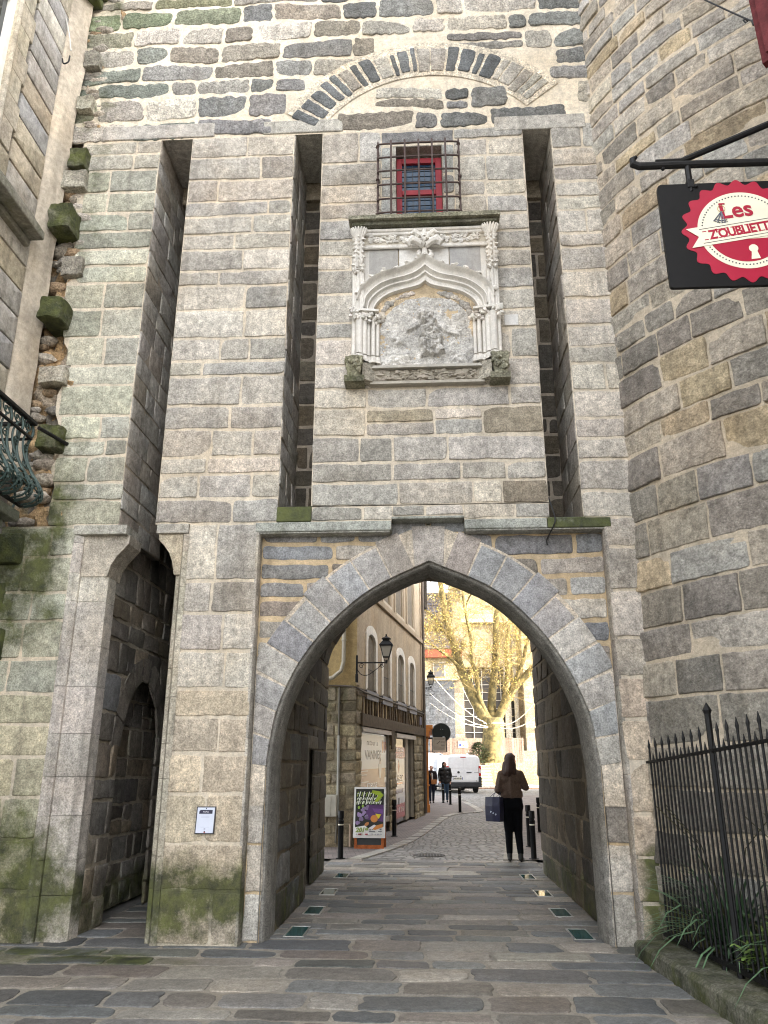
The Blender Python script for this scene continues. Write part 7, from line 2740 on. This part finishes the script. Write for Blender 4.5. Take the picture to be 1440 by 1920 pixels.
# slate-hung house to the left of the church, its eaves band and red gutter board
oh = empty('slate_house', (.5, 66, TB))
tag(oh, 'grey slate hung house with cream upper wall, red eaves board and steep slate roof', 'house')
q = MB(); q.col = (.09, .095, .105, 0)
q.box(-6, 2.2, 62.5, 72, .4, 8.15)
for k in range(22):
    for i in range(24):
        x = -1.2 + i * .145 + (.07 if k % 2 else 0)
        if x > 2.1: continue
        q.box(x, x + .14, 62.46, 62.49, 3.3 + k * .22, 3.3 + k * .22 + .205, col=(*jitter_col((.085, .09, .10), rs9, .15), 0))
under(q.build('slate_wall', M_FAR), oh)
q = MB(); q.col = (.40, .33, .21, 0)
q.box(-6, 2.6, 62.8, 72, 8.15, 9.9)
q.bbox(-6, 2.7, 62.4, 62.8, 8.1, 8.3, .03)
under(q.build('upper_wall', M_FAR), oh)
q = MB(); q.col = (.30, .07, .04, 0)
q.bbox(-6, 2.9, 62.35, 62.75, 9.9, 10.55, .03)
under(q.build('eaves_board', M_COL), oh)
q = MB(); q.col = (.42, .38, .33, 0)
q.bbox(.55, 1.55, 62.74, 62.85, 8.4, 9.6, .02)
w_ = under(q.build('window', M_COL), oh)
q = MB(); q.col = (.10, .10, .11, 0)
q.box(.65, 1.45, 62.72, 62.735, 8.45, 9.5)
under(q.build('pane', M_GLOSSCOL), w_)
q = MB()
for k in range(16):
    t0, t1 = k / 16, (k + 1) / 16
    y0, z0 = 62.3 + 4.6 * t0, 10.56 + 5.6 * t0
    y1, z1 = 62.3 + 4.6 * t1, 10.56 + 5.6 * t1
    q.add([(-6, y0, z0 + .05), (3.0, y0, z0 + .05), (3.0, y1, z1), (-6, y1, z1)], [(0, 1, 2, 3)], col=(*jitter_col((.085, .08, .095), rs9, .12), 0))
q.add([(3.0, 62.3, 10.5), (3.0, 72, 10.5), (3.0, 66.9, 16.1)], [(0, 1, 2)], col=(.3, .27, .22, 0))
q.add([(-6, 72, 10.5), (3, 72, 10.5), (3, 66.9, 16.1), (-6, 66.9, 16.1)], [(0, 1, 2, 3)], col=(.16, .15, .17, 0))
under(q.build('roof', M_FAR), oh)

# ------------------------------------------------------------------ the plane tree
TY = 57.3
tree = empty('plane_tree', (4.25, TY, TB))
tag(tree, 'big pollarded plane tree with golden mottled bark and spreading bare limbs', 'tree')
m_bark, nt, bs = new_mat('plane_bark')
vec = coords(nt)
nb_ = nz(nt, vec, 3.2, 6, .65)
c1 = mix(nt, rng(nt, nb_, .44, .56, 0, 1), (.075, .058, .018), (.19, .14, .048))
c1 = mix(nt, rng(nt, nz(nt, vec, 9, 5, .7), .55, .68, 0, .7), c1, (.10, .09, .03))
nt.links.new(c1, bs.inputs['Base Color']); bs.inputs['Roughness'].default_value = .85
bump(nt, bs, nz(nt, vec, 18, 8, .7), .7, .05)
m_twig = simple('golden_twig', (.20, .145, .05), .8, 0, .35, 5)
rtr = random.Random(2024)


def P3(px, py, dy=0.0): return at(px, py, TY + dy)


PXM = TY / 1450 * .97      # metres per photo pixel at the tree
trunk = MB()
base = at(926, 1428, TY)
tp = [(926, 1432, 27), (925, 1415, 21.5), (925, 1395, 20), (926, 1372, 19.5), (925, 1355, 20), (925, 1346, 18)]
rows = []
for i, (x, y, r_) in enumerate(tp):
    c = P3(x, y)
    row = []
    for k in range(20):
        a = 2 * math.pi * k / 20
        rr = r_ * PXM * (1 + .09 * noise.noise(Vector((math.cos(a) * 1.5, math.sin(a) * 1.5, i * .7))) + (.14 * math.sin(a * 5) if i == 0 else .04 * math.sin(a * 4 + i)))
        row.append(c + Vector((rr * math.cos(a), rr * math.sin(a), 0)))
    rows.append(row)
trunk.loft(rows, closed=True)
trunk.add(rows[-1], [tuple(range(20))])
under(trunk.build('trunk', m_bark, smooth=True), tree)

LIMBS = [
    ([(917, 1358), (903, 1335), (888, 1305), (874, 1278), (862, 1248), (853, 1215), (843, 1180), (833, 1140), (826, 1095), (820, 1050), (814, 990)], 12.5, 4.0, 0),
    ([(921, 1356), (908, 1330), (897, 1300), (894, 1270), (884, 1235), (884, 1200), (876, 1165), (870, 1130), (866, 1085), (862, 1030)], 5.5, 2.2, -.6),
    ([(925, 1356), (922, 1325), (924, 1290), (928, 1250), (930, 1210), (930, 1170), (934, 1130), (936, 1085), (940, 1020), (940, 960)], 9, 4.5, .8),
    ([(930, 1356), (944, 1325), (958, 1298), (972, 1280), (988, 1265), (1003, 1250), (1018, 1232), (1034, 1205)], 9.0, 5.5, -.4),
    ([(962, 1292), (972, 1262), (982, 1235), (986, 1212), (994, 1185), (1004, 1150)], 5.0, 2.2, -.6),
    ([(935, 1352), (946, 1310), (952, 1260), (950, 1215), (955, 1170), (963, 1120), (972, 1060), (980, 990)], 6.5, 3.2, 1.2),
    ([(855, 1222), (842, 1195), (830, 1180), (815, 1160), (800, 1145), (785, 1138)], 4.5, 1.6, .2),
    ([(865, 1255), (845, 1235), (828, 1222), (808, 1208), (790, 1198)], 3.6, 1.3, -.5),
    ([(846, 1190), (835, 1182), (815, 1182), (795, 1183), (780, 1188)], 3.0, 1.2, .4),
    ([(930, 1230), (938, 1200), (950, 1170), (962, 1150)], 3.5, 1.4, .5),
    ([(872, 1140), (880, 1120), (893, 1100), (905, 1070)], 2.2, 1.0, -.6),
]
tips = []
for pts, r0, r1, dd in LIMBS:
    C = []
    n_ = len(pts)
    for i, (x, y) in enumerate(pts):
        t = i / (n_ - 1)
        C.append(P3(x, y, dd * 3.0 * t * (1 if r0 > 4 else .8) + (dd if r0 <= 5 else 0) * .6))
    C = catmull(C, 4)
    rad = [(r0 + (r1 - r0) * (i / (len(C) - 1)) ** .8) * PXM * (1 + .12 * noise.noise(Vector((i * .6, r0, 1)))) for i in range(len(C))]
    q = MB(); q.tube(C, rad, 9)
    under(q.build('limb', m_bark, smooth=True), tree)
    for i in range(int(len(C) * .22), len(C)):
        d = (C[min(i + 1, len(C) - 1)] - C[max(0, i - 1)]).normalized()
        tips.append((C[i], d, rad[i]))

twg = MB(); budm = MB()


def twig(p, d, L, r_, depth):
    pts = [p]; v = d.copy(); q_ = p.copy()
    n_ = 4
    for i in range(n_):
        v = (v + Vector((rtr.uniform(-1, 1), rtr.uniform(-1, 1), rtr.uniform(-.75, .8))) * .30).normalized()
        q_ = q_ + v * (L / n_)
        pts.append(q_.copy())
        if depth > 0:
            for _ in range(2 if depth > 1 else 1):
                if rtr.random() < .8:
                    dv = (v + Vector((rtr.uniform(-1, 1), rtr.uniform(-1, 1), rtr.uniform(-.7, .9))) * .95).normalized()
                    twig(q_.copy(), dv, L * rtr.uniform(.4, .65), r_ * .6, depth - 1)
        if depth <= 1 and rtr.random() < .24:
            s = rtr.uniform(.03, .075)
            a = Vector((rtr.uniform(-1, 1), rtr.uniform(-1, 1), rtr.uniform(-1, .4))).normalized()
            b = a.orthogonal().normalized()
            c = jitter_col(rtr.choice([(.50, .38, .06), (.42, .34, .08), (.38, .24, .05), (.55, .46, .12)]), rtr, .2)
            o = q_ + Vector((rtr.uniform(-1, 1), rtr.uniform(-1, 1), rtr.uniform(-1, 1))) * .05
            budm.add([o, o + a * s + b * s * .6, o + a * s * 1.8, o + a * s - b * s * .6], [(0, 1, 2, 3)], col=(*c, 0))
    twg.tube(pts, [r_ * (1 - .7 * i / n_) for i in range(n_ + 1)], 4, cap=False)


for p, d, rr in tips:
    if p.z < 4.6: continue
    for _ in range(2):
        if rtr.random() < .72:
            a = (d * .4 + Vector((rtr.uniform(-1, 1), rtr.uniform(-1, 1), rtr.uniform(-.5, .9)))).normalized()
            twig(p.copy(), a, rtr.uniform(1.3, 2.9), rtr.uniform(.016, .03), 2)
under(twg.build('twigs', m_twig), tree)
lv = under(budm.build('leaves', M_LEAF), tree)

# small fir tree in front of the trunk
fir = empty('fir_tree', (3.4, 56.2, TB))
tag(fir, 'small dark green fir tree leaning at the foot of the plane tree', 'fir tree')
q = MB(); q.col = (.08, .055, .03, 0)
q.tube([(3.55, 56.2, TB - .01), (3.5, 56.2, TB + 1.4)], [.05, .012], 6)
under(q.build('trunk', M_WOOD), fir)
q = MB()
rf_ = random.Random(31)
for k in range(1100):
    t = rf_.random() ** .8
    z = TB + .05 + 1.32 * t
    r_ = 1.10 * (1 - t) ** .7 * rf_.uniform(.25, 1.05) + .03
    a = rf_.uniform(0, 6.283)
    p = Vector((3.42 + .08 * t + r_ * math.cos(a), 56.2 + r_ * math.sin(a) * .7, z))
    leaf_blade(q, p, Vector((math.cos(a), math.sin(a), rf_.uniform(-.5, .5))), rf_.uniform(.16, .34), rf_.uniform(.025, .055), .6, rf_, rf_.choice([(.022, .036, .014), (.016, .027, .012), (.05, .062, .018)]), 3)
under(q.build('crown', M_LEAF), fir)

# strings of lights from the trunk to the houses
m_string = simple('light_string_wire', (.75, .70, .58), .5, 0, .1, 10)
STR = [((915, 1362), (806, 1300), -14, 'pale light string from the tree trunk to the wall by the small lantern, upper one'), ((915, 1364), (806, 1318), -14, 'pale light string from the tree trunk to the wall by the small lantern, lower one'),
       ((912, 1356), (812, 1268), -8, 'pale light string rising left from the tree trunk to the slate house'), ((913, 1358), (868, 1290), 3, 'pale light string rising steeply left over the church window'),
       ((938, 1360), (1002, 1318), -6, 'pale light string from the tree trunk to the right, upper one'), ((938, 1364), (1012, 1338), -9, 'pale light string from the tree trunk to the right, lower one')]
for (ax, ay), (bx, by_), dy, lab in STR:
    A_p, B_p = P3(ax, ay, -1.0), P3(bx, by_, dy)
    pts = []
    for i in range(13):
        t = i / 12
        p = A_p.lerp(B_p, t); p.z -= .35 * 4 * t * (1 - t)
        pts.append(p)
    q = MB(); q.tube(pts, .013, 5)
    for i in range(1, 36):
        t = i / 36
        p = A_p.lerp(B_p, t); p.z -= .35 * 4 * t * (1 - t)
        q.ball(p - Vector((0, 0, .02)), .024, sub=1)
    tag(q.build('light_string', m_string), lab, 'light string', 'light strings tied to the plane tree')
q = MB(); q.tube([P3(906, 1357, 0) + Vector((.8 * math.cos(a * .42) + .74, .8 * math.sin(a * .42), 0)) for a in range(15)], .02, 5, closed=True)
under(q.build('tie_band', m_string), tree)
